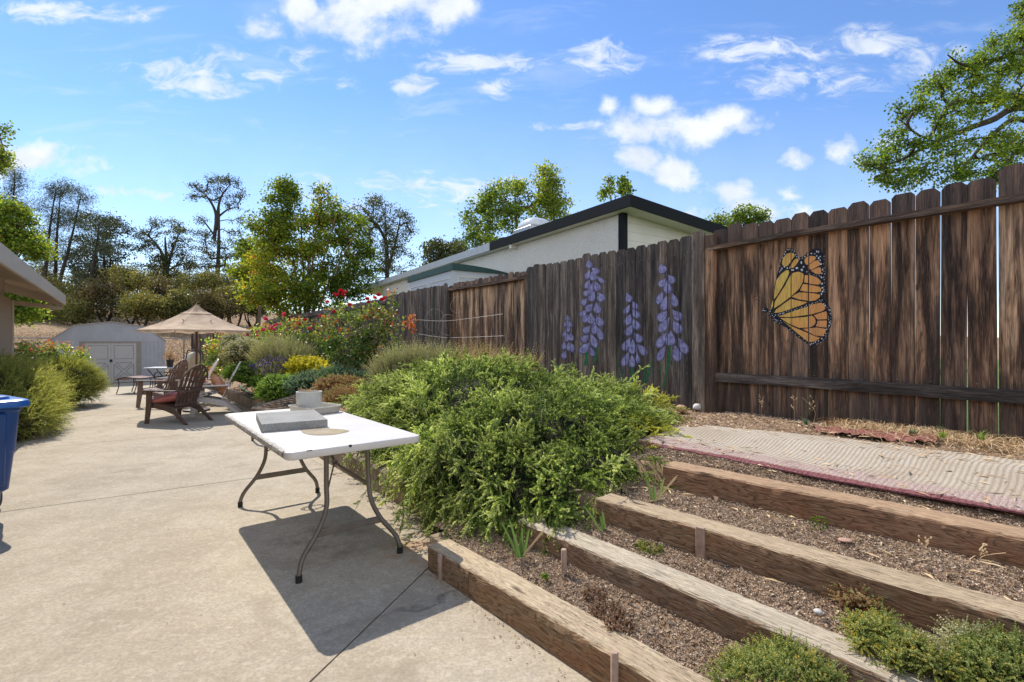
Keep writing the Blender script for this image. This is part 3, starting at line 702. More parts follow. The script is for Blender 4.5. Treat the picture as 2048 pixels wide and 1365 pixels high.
obj('retaining_wall', [ribbon_wall([AN(9.6, 2.22), AN(11.5, 2.26), AN(14.4, 2.28)], .15, .20, seed=4)], M['wall_concrete'], smooth=30,
    label='low concrete kerb wall behind the white garden chairs', cat='retaining wall')

# timbers
def timber(p0, p1, width, h, z_top, matn, seed, label):
    p0 = np.array(p0, float); p1 = np.array(p1, float); L = np.linalg.norm(p1 - p0); ang = math.atan2(p1[1] - p0[1], p1[0] - p0[0])
    r_ = np.random.default_rng(seed); n = int(L / .025) + 2
    xs = np.linspace(0, L, n); b = .012
    # profile y,z ; front face at y=0 (towards patio), back at +width (left of direction)
    prof = np.array([(0, -h), (0, -h * .6), (0, -h * .3), (0, -b), (b * .4, -b * .35), (b, 0), (width * .35, 0), (width * .68, 0), (width - b, 0), (width - b * .3, -b * .4), (width, -b), (width, -h)])
    k = len(prof); V = np.zeros((n, k, 3)); V[:, :, 0] = xs[:, None]; V[:, :, 1] = prof[None, :, 0]; V[:, :, 2] = prof[None, :, 1]
    wob = vnoise(xs * 2.3, xs * 0 + seed, seed) * .004; V[:, :, 2] += wob[:, None] * 1.0
    V[:, 3:6, 1:] += (vnoise(xs * 14, xs * 0, seed + 1) * .004)[:, None, None] * np.array([1, -1])
    chip = np.clip(vnoise(xs * 6, xs * 0, seed + 9) - .55, 0, 1) * .03
    V[:, 4:6, 2] -= chip[:, None]; V[:, 4:6, 1] += chip[:, None] * .4
    V[:, :, 1:] += r_.normal(0, .0009, (n, k, 2))
    i = np.arange(n - 1)[:, None] * k; j = np.arange(k - 1)[None]
    F = np.stack([i + j, i + k + j, i + k + j + 1, i + j + 1], -1).reshape(-1, 4)
    V = V.reshape(-1, 3); V[:, 2] += z_top; 
    V2 = V.copy()
    ch = (V2, [F, np.array([list(range(k)), list(range((n - 1) * k, n * k))[::-1]])], .5)
    o = obj('landscape_timber', [ch], M[matn], smooth=28, loc=(p0[0], p0[1], 0), rotz=ang, label=label, cat='timber', group='timbers terracing the planting bed')
    return o
def ext(p, q, d): p = np.array(p, float); q = np.array(q, float); return p + (q - p) / np.linalg.norm(q - p) * d
t1a = G(856, 1089, .15)[:2]; t1b = G(1235, 1317, .15)[:2]
t1j = ext(t1a, t1b, .40)
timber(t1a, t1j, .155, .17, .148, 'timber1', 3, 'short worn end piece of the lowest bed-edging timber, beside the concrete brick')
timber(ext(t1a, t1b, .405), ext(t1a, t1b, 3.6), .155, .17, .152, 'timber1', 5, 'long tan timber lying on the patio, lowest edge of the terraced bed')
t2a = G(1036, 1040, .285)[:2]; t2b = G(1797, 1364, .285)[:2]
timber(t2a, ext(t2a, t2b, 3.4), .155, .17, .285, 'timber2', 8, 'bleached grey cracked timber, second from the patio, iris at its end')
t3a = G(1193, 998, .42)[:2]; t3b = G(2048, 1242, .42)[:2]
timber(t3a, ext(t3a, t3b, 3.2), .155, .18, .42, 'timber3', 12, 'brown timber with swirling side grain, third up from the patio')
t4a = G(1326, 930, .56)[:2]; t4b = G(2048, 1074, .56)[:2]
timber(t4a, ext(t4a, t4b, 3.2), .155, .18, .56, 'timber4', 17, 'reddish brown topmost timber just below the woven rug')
# stakes
def stake(u, v0, z0, z1, mat='stake', round_=True, label='', tilt=0.0, push=-.020):
    g = G(u, v0, z0)[:2] ; g = g + N_ * push
    if round_:
        ch = [tube([(0, 0, -.05), (0, 0, z1 - z0 - .004), (0, 0, z1 - z0)], [.0145, .0145, .012], 12)]
    else: ch = [bbox(-.021, .021, -.009, .009, -.05, z1 - z0, .002, 1)]
    o = obj('wooden_stake', ch, M[mat], smooth=40, loc=(g[0], g[1], z0), rotz=R(-48), label=label, cat='stake', group='short stakes holding the timbers')
    o.rotation_euler = (R(tilt), R(tilt * .5), R(-48))
stake(887, 1158, 0, .145, label='round wooden stake against the short end of the lowest timber', tilt=2)
stake(1236, 1400, 0, .185, label='round wooden stake at the bottom edge of the photo against the lowest timber')
stake(1134, 1143, .165, .285, label='round wooden stake against the bleached second timber', tilt=3)
stake(1408, 1108, .29, .43, round_=False, label='flat grey stake against the third timber with swirling grain', tilt=2, push=-.034)

# chips on the terraces
def chips(n, a0, a1, n0, n1, size, name, label, zf, seed, mat='chips'):
    r_ = np.random.default_rng(seed)
    a = r_.uniform(a0, a1, n); nn = r_.uniform(n0, n1, n)
    z = zf(a, nn); XY = a[:, None] * A_ + nn[:, None] * N_
    # skip what lies under timbers (steep) by testing the gradient
    g = np.abs(zf(a, nn + .03) - zf(a, nn - .03)); keep = g < .05
    XY, z = XY[keep], z[keep]; n = len(z)
    P = np.concatenate([XY, z[:, None]], 1)
    th = r_.uniform(0, 2 * np.pi, n); L = size * r_.lognormal(0, .45, n); W = L * r_.uniform(.25, .7, n)
    T = np.stack([np.cos(th), np.sin(th), r_.normal(0, .35, n)], -1); T = unit(T)
    B = unit(np.cross(T, np.array([0, 0, 1.0]) + r_.normal(0, .45, (n, 3))))
    Nm = np.cross(T, B)
    c = P + np.array([0, 0, .003]) + r_.uniform(0, .006, n)[:, None] * np.array([0, 0, 1])
    V = np.stack([c - T * L[:, None] / 2, c - B * W[:, None] / 2 + Nm * .0015, c + T * L[:, None] / 2, c + B * W[:, None] / 2 - Nm * .0015, c + Nm * W[:, None] * .3], 1)
    b = np.arange(n)[:, None] * 5
    F = np.concatenate([b + [[0, 1, 4]], b + [[1, 2, 4]], b + [[2, 3, 4]], b + [[3, 0, 4]]])
    rr = np.repeat(np.clip(r_.beta(2, 2.4, n), 0, 1), 5)
    return obj(name, [(V.reshape(-1, 3), [F], rr)], M[mat], kind='stuff', label=label)
chips(170000, -.3, 2.7, 1.60, 3.0, .0075, 'wood_chip_mulch', 'fine brown wood chip mulch between the timbers', bed_h, 21)
chips(2600, -.3, 2.7, 1.60, 3.0, .020, 'bark_mulch', 'larger shredded bark pieces among the mulch', bed_h, 22)
chips(26000, -.3, 3.4, 2.9, 4.7, .013, 'wood_chip_mulch', 'dry chips and grit in front of the board fence', bed_h, 23)
chips(9000, 7.6, 14, 2.4, 4.6, .03, 'bark_mulch', 'bark mulch under the rose bushes', farbed, 24)

# rug
L_r = 3.6
def rug_h(x, y):
    # x along -a from a=2.20 ; y across from n=2.98
    a = 2.20 - x; wdt = .80 + .16 * x / 2.0; n = 2.985 + y * wdt / .86
    z = bed_h(a, n) * 0 + .605 + .055 * smooth(n, 3.0, 4.0) + .012 * np.sin(y * 5.5 + x * 2.2 + .6) * smooth(y, .05, .3) + .005 * vnoise(x * 5, y * 6, 31)
    z = z + .028 * np.exp(-((y - .55 - .05 * np.sin(x * 2)) / .13) ** 2)
    z = z - .012 * smooth(-y, -.05, 0) + .0015 * vnoise(x * 20, y * 20, 33)
    return np.maximum(z, bed_h(a, n) + .012)
xs = np.linspace(0, L_r, 190); ys = np.linspace(0, .86, 60)
X, Y = np.meshgrid(xs, ys); Z = rug_h(X, Y)
edge = .025 * vnoise(X * 3, X * 0, 34) * (1 - Y / .86) + .02 * vnoise(X * 2.2, X * 0, 35) * (Y / .86)
Yw = (Y * (.80 + .16 * X / 2.0) / .86) + edge
shr = .12 * (Y / .86)
nx = len(xs); i = np.arange(len(ys) - 1)[:, None] * nx; j = np.arange(nx - 1)[None]
F = np.stack([i + j, i + nx + j, i + nx + j + 1, i + j + 1], -1).reshape(-1, 4)
# local x along -a, local y along n : (x: -A_, y: N_) -> left-handed? -A x N : check orientation
Vr = np.stack([X + shr, Yw, Z], -1).reshape(-1, 3)
Vb = Vr.copy(); Vb[:, 2] -= .008
bot = F[:, ::-1] + len(Vr)
bd = list(range(nx)) + [k * nx + nx - 1 for k in range(1, len(ys))] + list(range((len(ys) - 1) * nx + nx - 2, (len(ys) - 1) * nx - 1, -1)) + [k * nx for k in range(len(ys) - 2, 0, -1)]
bd = np.array(bd); sides = np.stack([bd, np.roll(bd, -1), np.roll(bd, -1) + len(Vr), bd + len(Vr)], -1)
o_ = AN(2.20, 2.985)
obj('rug', [(np.concatenate([Vr, Vb]), [F[:, ::-1], bot[:, ::-1], sides], .5)], M['rug'], smooth=50, loc=(o_[0], o_[1], 0), rotz=math.atan2(-A_[1], -A_[0]),
    label='dirty white ribbed rug with dusty pink border laid on the soil', cat='rug')
# red netting scrap near fence
r_ = np.random.default_rng(5)
A0 = np.linspace(0, 1, 40)
pb = np.array([G(1636, 862, .655), G(1700, 868, .655), G(1760, 876, .655), G(1870, 886, .655)])
pa = np.array([G(1625, 855, .655), G(1700, 858, .66), G(1770, 864, .66), G(1880, 872, .66)])
B_ = smoothpath(pa, 40); A2 = smoothpath(pb, 40); V = []
for k in range(40):
    for s in range(6):
        q = A2[k] * (1 - s / 5) + B_[k] * (s / 5); V.append((q[0], q[1], .655 + r_.normal() * .008 + .016 * math.sin(s / 5 * math.pi)))
i = np.arange(39)[:, None] * 6; j = np.arange(5)[None]
obj('red_netting', [(np.array(V), [np.stack([i + j, i + 6 + j, i + 7 + j, i + j + 1], -1).reshape(-1, 4)], .5)], M['red_net'], smooth=True,
    label='faded red netting half buried in dry grass at the fence foot', cat='netting')

# ------------------------------------------------------------------ main fence
FA = math.atan2(-1, .735)      # local x axis pointing towards the camera end (dY negative)
dirx = np.array([.735, -1]) / 1.241; nrm_in = np.array([-.806, -.592])   # towards the camera
f0 = np.array([fenceX(5.0), 5.0])
fence = thing('wooden_fence', 'long weathered board fence with painted butterfly and purple flowers', 'fence', (f0[0], f0[1], 0), FA)
# local y axis = rot(dirx,+90) = (1,.735)/1.241 = away from camera; so camera side is -y
def s_of_Y(Y): return (5.0 - Y) * 1.241
def board(s0, s1, z0, z1, y, th=.017, r=.5, ear=.03):
    w_ = s1 - s0; e = min(ear, w_ * .3)
    poly = [(s0, z0), (s1, z0), (s1, z1 - e), (s1 - e * .9, z1), (s0 + e * .9, z1), (s0, z1 - e)]
    return prism(poly, y, y + th, 'y', r)
strips = {}
def panel(bid, edges, z0f, z1, y, mat, gap=.006, seed=0, special=None):
    r_ = np.random.default_rng(seed); ch = []; st = []
    for k in range(len(edges) - 1):
        s0 = edges[k] + gap * r_.uniform(.2, .8); s1 = edges[k + 1] - gap * r_.uniform(.2, .8)
        zt = z1 + r_.normal() * .011; 
        if special and k in special: zt += special[k]
        yy = y + r_.normal() * .0025
        V, F_, r0 = board(s0, s1, z0f(.5 * (s0 + s1)), zt, yy, r=r_.uniform(), ear=.03 * r_.uniform(.75, 1.3))
        ln = r_.normal() * .003; V = V.copy(); V[:, 0] += (V[:, 2] - 1.5) * ln
        ch.append((V, F_, r0)); st.append((s0, s1, yy))
    strips[bid] = st
    return obj('board_panel', ch, M[mat], fence)
edA = [s_of_Y(5624.0 / (u - 300)) for u in (1426.7, 1455, 1484, 1516.5, 1547.7, 1582.5, 1617.3, 1655.7, 1695.7, 1738, 1781.5, 1829.8, 1880.4, 1933.8, 1994.3)]
last = edA[-1]
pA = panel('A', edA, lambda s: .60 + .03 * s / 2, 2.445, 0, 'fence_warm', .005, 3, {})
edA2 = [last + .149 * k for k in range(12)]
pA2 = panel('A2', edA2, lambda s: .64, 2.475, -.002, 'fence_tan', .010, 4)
edB = [s_of_Y(y) - .12 for y in np.linspace(7.40, 5.08, 20)]; edB = list(np.linspace(s_of_Y(7.36), -.025, 21))
panel('B', edB, lambda s: .56, 2.43, -.105, 'fence_gray', .006, 5)
edC = list(np.linspace(s_of_Y(9.3) - .14, s_of_Y(7.36) + .14, 19)); panel('C', edC, lambda s: .45, 2.42, 0, 'fence_tan', .008, 6)
edD = list(np.linspace(s_of_Y(11.7), s_of_Y(9.3) - .01, 21)); panel('D', edD, lambda s: .40, 2.42, -.105, 'fence_gray', .006, 7)
edE = list(np.linspace(s_of_Y(24.5), s_of_Y(11.7), 104)); panel('E', edE, lambda s: .2, 2.40, 0, 'fence_gray', .008, 8)
def rail(s0, s1, zc, hh, d, mat, y0=0.0):
    n = max(int((s1 - s0) / .15), 2); xs = np.linspace(s0, s1, n); ch = []
    V = []
    for x in xs:
        wz = .006 * math.sin(x * 2.1) + random.gauss(0, .0015)
        for (yy, zz) in ((y0, -hh / 2), (y0 - d, -hh / 2), (y0 - d, hh / 2), (y0, hh / 2)): V.append((x, yy + random.gauss(0, .001), zc + zz + wz))
    i = np.arange(n - 1)[:, None] * 4; j = np.arange(4)[None]; j2 = (j + 1) % 4
    F = np.stack([i + j, i + 4 + j, i + 4 + j2, i + j2], -1).reshape(-1, 4)
    return obj('rail', [(np.array(V), [F, np.array([[0, 1, 2, 3], [(n - 1) * 4 + 3, (n - 1) * 4 + 2, (n - 1) * 4 + 1, (n - 1) * 4]])], random.random())], M[mat], fence)
rail(.0, 4.2, 2.262, .045, .088, 'rail', -.003); rail(.0, 4.2, .968, .088, .038, 'rail_gray', -.003)
rail(s_of_Y(9.3), s_of_Y(7.36) - .02, 2.30, .045, .088, 'rail', -.003)
rail(s_of_Y(24.5), s_of_Y(11.8), 2.26, .05, .06, 'rail_gray', -.003)
for yy, z1 in ((4.96, 2.40), (9.33, 2.36), (7.36, 2.30), (14.5, 2.35), (17.5, 2.35), (20.5, 2.35)):
    s = s_of_Y(yy); obj('post', [bbox(s - .085, s + .005, -.088, .0, .2, z1, .004, 1, random.random())], M['fence_warm' if yy < 9 else 'fence_gray'], fence)
# pale inner strip/gap sliver on boards B: nail heads
nails = []
for st_, ys_ in (('B', -.105), ('A', 0.0)):
    for (s0, s1, yy) in strips[st_]:
        for zc in (2.25, 1.02):
            for ds in (.025, -.025):
                s_ = (s0 + s1) / 2 + ds + random.gauss(0, .006)
                nails.append(xf(lathe([(.003, 0), (.003, .002), (.001, .003)], 6), rx(R(90)), (s_, yy - .0005, zc + random.gauss(0, .012))))
obj('nail_heads', nails, M['galv'], fence)

# paintings on the boards ------------------------------------------------
def fence_pt(u, v, y):
    """picture pixel -> local (s,z) on the plane lying at local y"""
    k = (u - U0) / FPX
    # plane: points f0 + s*dirx + y*ndir, ndir=(.806,.592)
    bx = f0[0] + y * .806; by = f0[1] + y * .592
    s = (k * by - bx) / (dirx[0] - k * dirx[1]); Y = by + s * dirx[1]
    return s, HC - (v - V0) * Y / FPX
def paint(name, polys, bays, layer, mat, parent, rf=None):
    ch = []
    for idx, poly in enumerate(polys):
        for b_ in bays:
            for (s0, s1, yb) in strips[b_]:
                q = [fence_pt(u, v, yb) for u, v in poly]
                q = clip(clip(q, 1, 0, -(s0 + .001)), -1, 0, s1 - .001)
                if len(q) > 2:
                    r0 = .5 if rf is None else rf(q)
                    V = np.array([(x, yb - layer, z) for x, z in q])
                    ch.append((V, [np.array([list(range(len(q)))])], r0))
    return obj(name, ch, M[mat], parent)
def teardrop(x0, y0, x1, y1, w, n=14):
    """narrow tip at (x0,y0), fat end at (x1,y1)"""
    dx, dy = x1 - x0, y1 - y0; L = math.hypot(dx, dy); ux, uy = dx / L, dy / L; pts = []
    for k in range(n):
        a = 2 * math.pi * k / n; tt = .5 - .5 * math.cos(a); ww = w * math.sin(a) * (math.sin(tt * math.pi * .5) ** 1.0) * 1.05
        pts.append((x0 + ux * L * tt - uy * ww, y0 + uy * L * tt + ux * ww))
    return pts
def ell(cx, cy, rx_, ry_, n=12, a0=0):
    return [(cx + rx_ * math.cos(2 * math.pi * k / n) * math.cos(a0) - ry_ * math.sin(2 * math.pi * k / n) * math.sin(a0),
             cy + rx_ * math.cos(2 * math.pi * k / n) * math.sin(a0) + ry_ * math.sin(2 * math.pi * k / n) * math.cos(a0)) for k in range(n)]
FZ = lambda x, y: (1090 + x / 4.55, 500 + y / 4.55)
pet = {  # tip x,y -> fat end x,y, half width  (in enlarged-detail units)
 0: [(203,590,205,645,18),(215,640,180,700,16),(222,645,232,705,17),(215,690,207,745,17),(195,730,172,795,16),(210,755,198,830,18),(230,755,242,825,20),(180,825,172,905,18),(220,835,215,915,22),(240,845,258,925,20),(195,915,165,985,22)],
 1: [(395,85,408,165,26),(410,175,378,265,22),(425,165,485,210,24),(430,190,440,275,30),(470,240,535,300,16),(410,265,375,350,22),(435,295,405,405,22),(458,285,485,370,28),(400,365,362,415,22),(455,375,412,465,26),(480,385,525,465,32),
     (385,440,335,500,22),(435,490,380,555,26),(465,475,485,575,30),(385,550,325,600,24),(390,590,350,655,24),(415,570,420,670,30),(465,590,515,690,28),(415,690,355,755,26),(450,650,455,765,28),(485,700,515,815,24),(400,775,335,830,28),
     (415,755,465,885,26),(415,840,325,935,32),(415,880,440,965,18)],
 2: [(745,390,770,470,26),(795,465,835,535,22),(775,495,728,580,20),(790,535,850,615,26),(780,580,745,680,28),(800,620,845,720,28),(800,675,745,775,28),(810,750,870,835,28),(785,790,715,910,26),(800,810,800,945,34),(840,855,920,950,28),(765,925,712,1055,26),(790,950,800,1065,28),(838,930,845,1030,16)],
 3: [(1052,125,1080,210,34),(1105,225,1170,295,28),(1100,260,1045,330,26),(1112,275,1118,395,32),(1070,375,1028,490,26),(1110,410,1078,548,32),(1158,390,1190,510,28),(1120,550,1035,645,34),(1160,545,1232,635,34),(1140,610,1045,745,32),(1165,630,1225,755,34),(1110,745,1025,885,32),
     (1145,730,1140,870,40),(1210,790,1285,940,32),(1100,870,1030,1005,28),(1180,860,1215,1010,38)]}
for g_ in pet.values():
    polys_l = []; polys_d = []
    for (x0, y0, x1, y1, w_) in g_:
        dx, dy = x1 - x0, y1 - y0; L = math.hypot(dx, dy); ux, uy = dx / L, dy / L
        polys_d.append([FZ(*q) for q in teardrop(x0 - ux * 6, y0 - uy * 6, x1 + ux * 12, y1 + uy * 12, w_ * 1.55 + 5, 18)])
        polys_l.append([FZ(*q) for q in teardrop(x0, y0, x1, y1, w_ * 1.28, 18)])
    fp = paint('painted_flower', polys_d, ['B'], .0012, 'p_lilac_dk', fence); paint('petals', polys_l, ['B'], .0024, 'p_lilac', fp)
stems = [[(370,930),(395,930),(392,1050),(355,1055)],[(470,880),(485,885),(470,1010),(440,1050)],[(785,1070),(808,1070),(806,1245),(775,1245)],[(655,990),(672,1040),(700,1160),(690,1170)],
         [(910,1045),(918,1060),(905,1140),(893,1150)],[(995,965),(985,1010),(925,1215),(890,1210),(940,1090)],[(1130,870),(1146,872),(1142,1000),(1085,1245),(1062,1270),(1100,1120)],[(1075,1025),(1060,1090),(1045,1160),(1050,1080)]]
for s_ in stems: paint('painted_stem', [[FZ(*q) for q in s_]], ['B'], .0018, 'p_green', fence)
BZ = lambda x, y: (1500 + x / 5.69, 470 + y / 5.69)
outl = [(232,865),(262,720),(275,600),(300,500),(330,380),(350,310),(385,220),(430,155),(475,148),(515,190),(555,260),(600,250),(680,180),(750,148),(800,165),(830,220),(845,330),(850,430),(858,560),(850,660),(835,720),(880,770),(915,840),(935,920),(925,1030),(890,1140),(820,1215),(740,1262),(690,1268),(640,1235),(500,1130),(400,1050),(330,1010),(260,975),(215,905)]
bp = paint('butterfly_painting', [[BZ(*q) for q in outl]], ['A'], .0010, 'p_black', fence)
tag(bp, label='painted orange monarch butterfly with black dotted wing edges')
cells = [[(365,320),(380,260),(420,215),(470,203),(505,215),(510,240),(480,285),(430,355),(400,362),(375,350)],
 [(470,340),(500,290),(530,268),(555,280),(552,300),(520,350),(490,378),(465,380),(452,365)],
 [(620,280),(650,250),(700,240),(745,248),(750,275),(720,300),(665,340),(640,340),(622,310)],
 [(670,345),(730,300),(775,290),(795,315),(800,345),(760,365),(700,400),(675,385)],
 [(695,410),(760,378),(800,368),(810,400),(808,440),(785,452),(740,440)],
 [(275,735),(278,640),(300,520),(350,450),(410,405),(440,402),(448,430),(420,500),(370,590),(310,690)],
 [(232,862),(258,745),(264,760),(262,810)],
 [(285,760),(340,670),(400,580),(450,480),(490,435),(550,420),(605,440),(612,470),(600,540),(560,615),(470,700),(350,790),(275,838)],
 [(625,460),(700,462),(770,490),(808,530),(805,555),(780,568),(700,560),(615,540)],
 [(605,560),(700,572),(790,590),(812,615),(808,645),(760,655),(660,650),(570,635)],
 [(475,705),(560,655),(640,660),(740,668),(800,685),(795,710),(750,745),(690,755),(560,735)],
 [(275,890),(300,850),(380,790),(465,730),(560,752),(655,768),(600,795),(450,850),(350,882)],
 [(320,930),(450,885),(600,835),(720,790),(810,772),(850,800),(858,845),(820,870),(700,905),(520,930),(420,938)],
 [(725,918),(800,890),(868,870),(878,900),(878,960),(770,965),(745,935)],
 [(345,948),(480,948),(640,935),(705,920),(740,950),(750,990),(730,1030),(680,1055),(560,1060),(440,1010)],
 [(770,978),(875,975),(875,1055),(800,1050),(750,1040),(765,1010)],
 [(600,1072),(700,1062),(760,1055),(868,1072),(860,1110),(825,1155),(740,1145)],
 [(370,975),(430,1020),(540,1070),(640,1110),(740,1155),(800,1172),(770,1200),(700,1222),(650,1210),(540,1120)]]
paint('wing_patch', [[BZ(*q) for q in c_] for c_ in cells], ['A'], .0020, 'p_orange', bp, rf=lambda q: float(np.clip((np.mean([a[0] for a in q]) - .45) / .75 + .1, 0, 1)))
dots = []
r_ = np.random.default_rng(12)
def dotline(pts, n, rad, jit=5):
    P = smoothpath(pts, n)
    for q in P: dots.append([BZ(*e) for e in ell(q[0] + r_.normal() * jit, q[1] + r_.normal() * jit, rad * r_.uniform(.6, 1.25), rad * r_.uniform(.6, 1.25), 8)])
dotline([(325,490),(345,330),(385,235),(430,180),(490,180),(530,240),(560,270)], 15, 7)
dotline([(350,405),(400,375),(450,385),(490,410)], 7, 9); dotline([(585,320),(612,365),(590,400),(540,380)], 4, 14, 2)
dotline([(600,270),(640,240),(690,208),(740,212),(775,185),(805,240)], 8, 10); dotline([(765,240),(792,280),(808,330),(828,410),(815,470),(822,565),(828,625),(815,675)], 11, 11, 3)
dotline([(835,250),(842,400),(848,520),(845,650)], 12, 5); dotline([(650,425),(710,450),(770,468),(815,475)], 6, 6)
dotline([(300,915),(400,885),(520,850),(640,808),(740,770),(820,745)], 22, 6, 4)
dotline([(855,790),(895,850),(912,910),(905,1000),(880,1080),(830,1165),(740,1220),(695,1250)], 20, 8, 6); dotline([(880,810),(922,900),(918,1010),(890,1100),(845,1190),(760,1245)], 18, 5, 4)
dotline([(225,885),(260,930),(300,970),(345,995)], 16, 5, 10); dotline([(420,1060),(520,1135),(640,1215)], 7, 5)
dotline([(150,860),(180,860)], 9, 4, 12)
paint('wing_dot', dots, ['A'], .0030, 'p_white', bp)
paint('butterfly_head', [[BZ(*q) for q in ell(178, 858, 34, 30, 12)], [BZ(*q) for q in ell(285, 955, 85, 28, 14, .75)]], ['A'], .0015, 'p_black', bp)
def thin(pts, w_):
    P = smoothpath(pts, 12); T = unit(np.gradient(P, axis=0)); Nn = np.stack([-T[:, 1], T[:, 0]], -1)
    return [[tuple(P[k] - Nn[k] * w_), tuple(P[k] + Nn[k] * w_), tuple(P[k + 1] + Nn[k + 1] * w_), tuple(P[k + 1] - Nn[k + 1] * w_)] for k in range(11)]
for ants in (thin([(188, 830), (165, 760), (110, 705), (60, 700), (30, 720)], 2.2), thin([(180, 830), (150, 780), (90, 735), (55, 745)], 2.2), thin([(150, 880), (135, 910)], 2)):
    paint('antenna', [[BZ(*q) for q in a_] for a_ in ants], ['A'], .0022, 'p_black', bp)

# ------------------------------------------------------------------ sprig generator
def perp(T, r_):
    ref = np.where(np.abs(T[..., 2:3]) < .9, np.array([0, 0, 1.0]), np.array([1.0, 0, 0]))
    U = unit(np.cross(T, ref)); return U, np.cross(T, U)
def sprigs(P0, D0, L, bend, Mn, wh, nl, nw, ang, seed, base=0.3, tipgain=.5, rv=.35, stem=.0016, taper=.5):
    r_ = np.random.default_rng(seed); N = len(P0)
    tt = np.linspace(.06, 1, Mn)[None, :, None]
    P = P0[:, None] + L[:, None, None] * (tt * D0[:, None] + tt ** 2 * bend[:, None])
    T = unit(D0[:, None] + 2 * tt * bend[:, None]); U, W = perp(T, r_)
    ph = r_.uniform(0, 6.28, (N, Mn, 1)) + (np.arange(wh) * 2 * np.pi / wh)[None, None]
    ph = ph[..., None]
    dirn = T[:, :, None] * math.cos(ang) + (U[:, :, None] * np.cos(ph) + W[:, :, None] * np.sin(ph)) * math.sin(ang)
    dirn = unit(dirn + r_.normal(0, .18, dirn.shape))
    side = unit(np.cross(dirn, T[:, :, None] + r_.normal(0, .3, dirn.shape)))
    ln = nl * (1 - taper * tt[..., None]) * r_.uniform(.7, 1.25, (N, Mn, wh, 1)); b = P[:, :, None]
    v0 = b; v2 = b + dirn * ln; mid = b + dirn * ln * .5
    V = np.stack([v0 + 0 * side, mid + side * nw, v2, mid - side * nw], 3).reshape(-1, 3)
    n = N * Mn * wh; F = np.arange(n * 4).reshape(n, 4)
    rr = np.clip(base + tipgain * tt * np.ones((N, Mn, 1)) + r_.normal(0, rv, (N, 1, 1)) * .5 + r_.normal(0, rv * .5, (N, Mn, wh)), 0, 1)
    rr = np.repeat(rr.reshape(-1), 4)
    out = [(V, [F], rr)]
    if stem:
        sd = U * stem; Vs = np.stack([P - sd, P + sd], 2).reshape(-1, 3)
        k = np.arange(N)[:, None] * Mn * 2 + np.arange(Mn - 1)[None] * 2
        Fs = np.stack([k, k + 1, k + 3, k + 2], -1).reshape(-1, 4)
        out.append((Vs, [Fs], .25))
    return out, P
def ell_surface(blobs, n, seed, zmin=-1, shrink=.93, upper=-.4):
    """blobs (cx,cy,cz,rx,ry,rz) -> points + normals on the union's outside"""
    r_ = np.random.default_rng(seed); B = np.array(blobs)[:, :6]
    area = (B[:, 3] * B[:, 4] + B[:, 3] * B[:, 5] + B[:, 4] * B[:, 5]); area /= area.sum()
    Ps, Ns = [], []
    while sum(len(x) for x in Ps) < n:
        k = r_.choice(len(B), 4 * n, p=area); d = unit(r_.normal(size=(4 * n, 3))); d = d[d[:, 2] > upper]; k = k[:len(d)]
        p = B[k, :3] + d * B[k, 3:6]; nn = unit(d / B[k, 3:6]); keep = p[:, 2] > zmin
        for j in range(len(B)):
            q = ((p - B[j, :3]) / (B[j, 3:6] * shrink)); keep &= ((q ** 2).sum(1) > 1) | (k == j)
        Ps.append(p[keep]); Ns.append(nn[keep])
    return np.concatenate(Ps)[:n], np.concatenate(Ns)[:n]
def an3(a, n, z): q = AN(a, n); return (q[0], q[1], z)
def ellipsoid(cx, cy, cz, rx_, ry_, rz_, seed=0, k=.12, rot=0):
    V, F_, r0 = pillow(1, 1, 1, 1.0, 24, 14)
    V = V * (1 + k * vnoise(V[:, 0] * 3 + seed, V[:, 1] * 3 + V[:, 2] * 2, seed)[:, None])
    return (V * np.array([rx_, ry_, rz_]) + np.array([cx, cy, cz]), F_, .1)

# ------------------------------------------------------------------ rosemary
ros_an = [(4.25, 3.2, .36, 1.60, 1.15, .78), (2.95, 2.95, .34, .90, .95, .60), (3.5, 3.85, .5, .95, .60, .46), (3.05, 2.25, .22, .85, .50, .55), (4.1, 2.50, .26, 1.05, .52, .54),
          (5.7, 3.2, .36, 1.15, .85, .52), (2.62, 3.25, .46, .46, .52, .36), (2.30, 2.76, .36, .47, .50, .36), (2.42, 2.2, .2, .48, .38, .44), (5.1, 2.55, .25, .7, .45, .42)]
ra_, rn_ = A_, N_
def ros_sample(n, seed, zmin=.16):
    B = [(a, n_, z, x, y, zz) for a, n_, z, x, y, zz in ros_an]
    P, Nn = ell_surface(B, n, seed, zmin, .94, -.55)
    W = np.concatenate([P[:, :1] * A_ + P[:, 1:2] * N_, P[:, 2:]], 1); Nw = np.concatenate([Nn[:, :1] * A_ + Nn[:, 1:2] * N_, Nn[:, 2:]], 1)
    return P, W, unit(Nw)
rose_root = thing('rosemary_bush', 'large sprawling green rosemary bush spilling over the retaining wall', 'bush', an3(3.8, 3.0, .3))
ro = np.array(an3(3.8, 3.0, .3))
def local(ch, o): return [(np.asarray(V) - o, F_, r_) for V, F_, r_ in ch]
core = [ellipsoid(*an3(a, n, z), 1, 1, 1, seed=k) for k, (a, n, z, x, y, zz) in enumerate(ros_an)]
core = []
for k, (a, n, z, x, y, zz) in enumerate(ros_an):
    V, F_, r0 = ellipsoid(0, 0, 0, x * .80 - .06, y * .76 - .06, zz * .78 - .05, k, .08)
    V2 = np.concatenate([V[:, :1] * A_ + V[:, 1:2] * N_, V[:, 2:]], 1) + np.array(an3(a, n, z)); V2[:, 2] = np.maximum(V2[:, 2], .1)
    core.append((V2, F_, .1))
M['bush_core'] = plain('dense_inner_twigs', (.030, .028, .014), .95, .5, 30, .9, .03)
obj('woody_core', local(core, ro), M['bush_core'], rose_root, True)
r_ = np.random.default_rng(77)
P_an, W0, Nw = ros_sample(16000, 41)
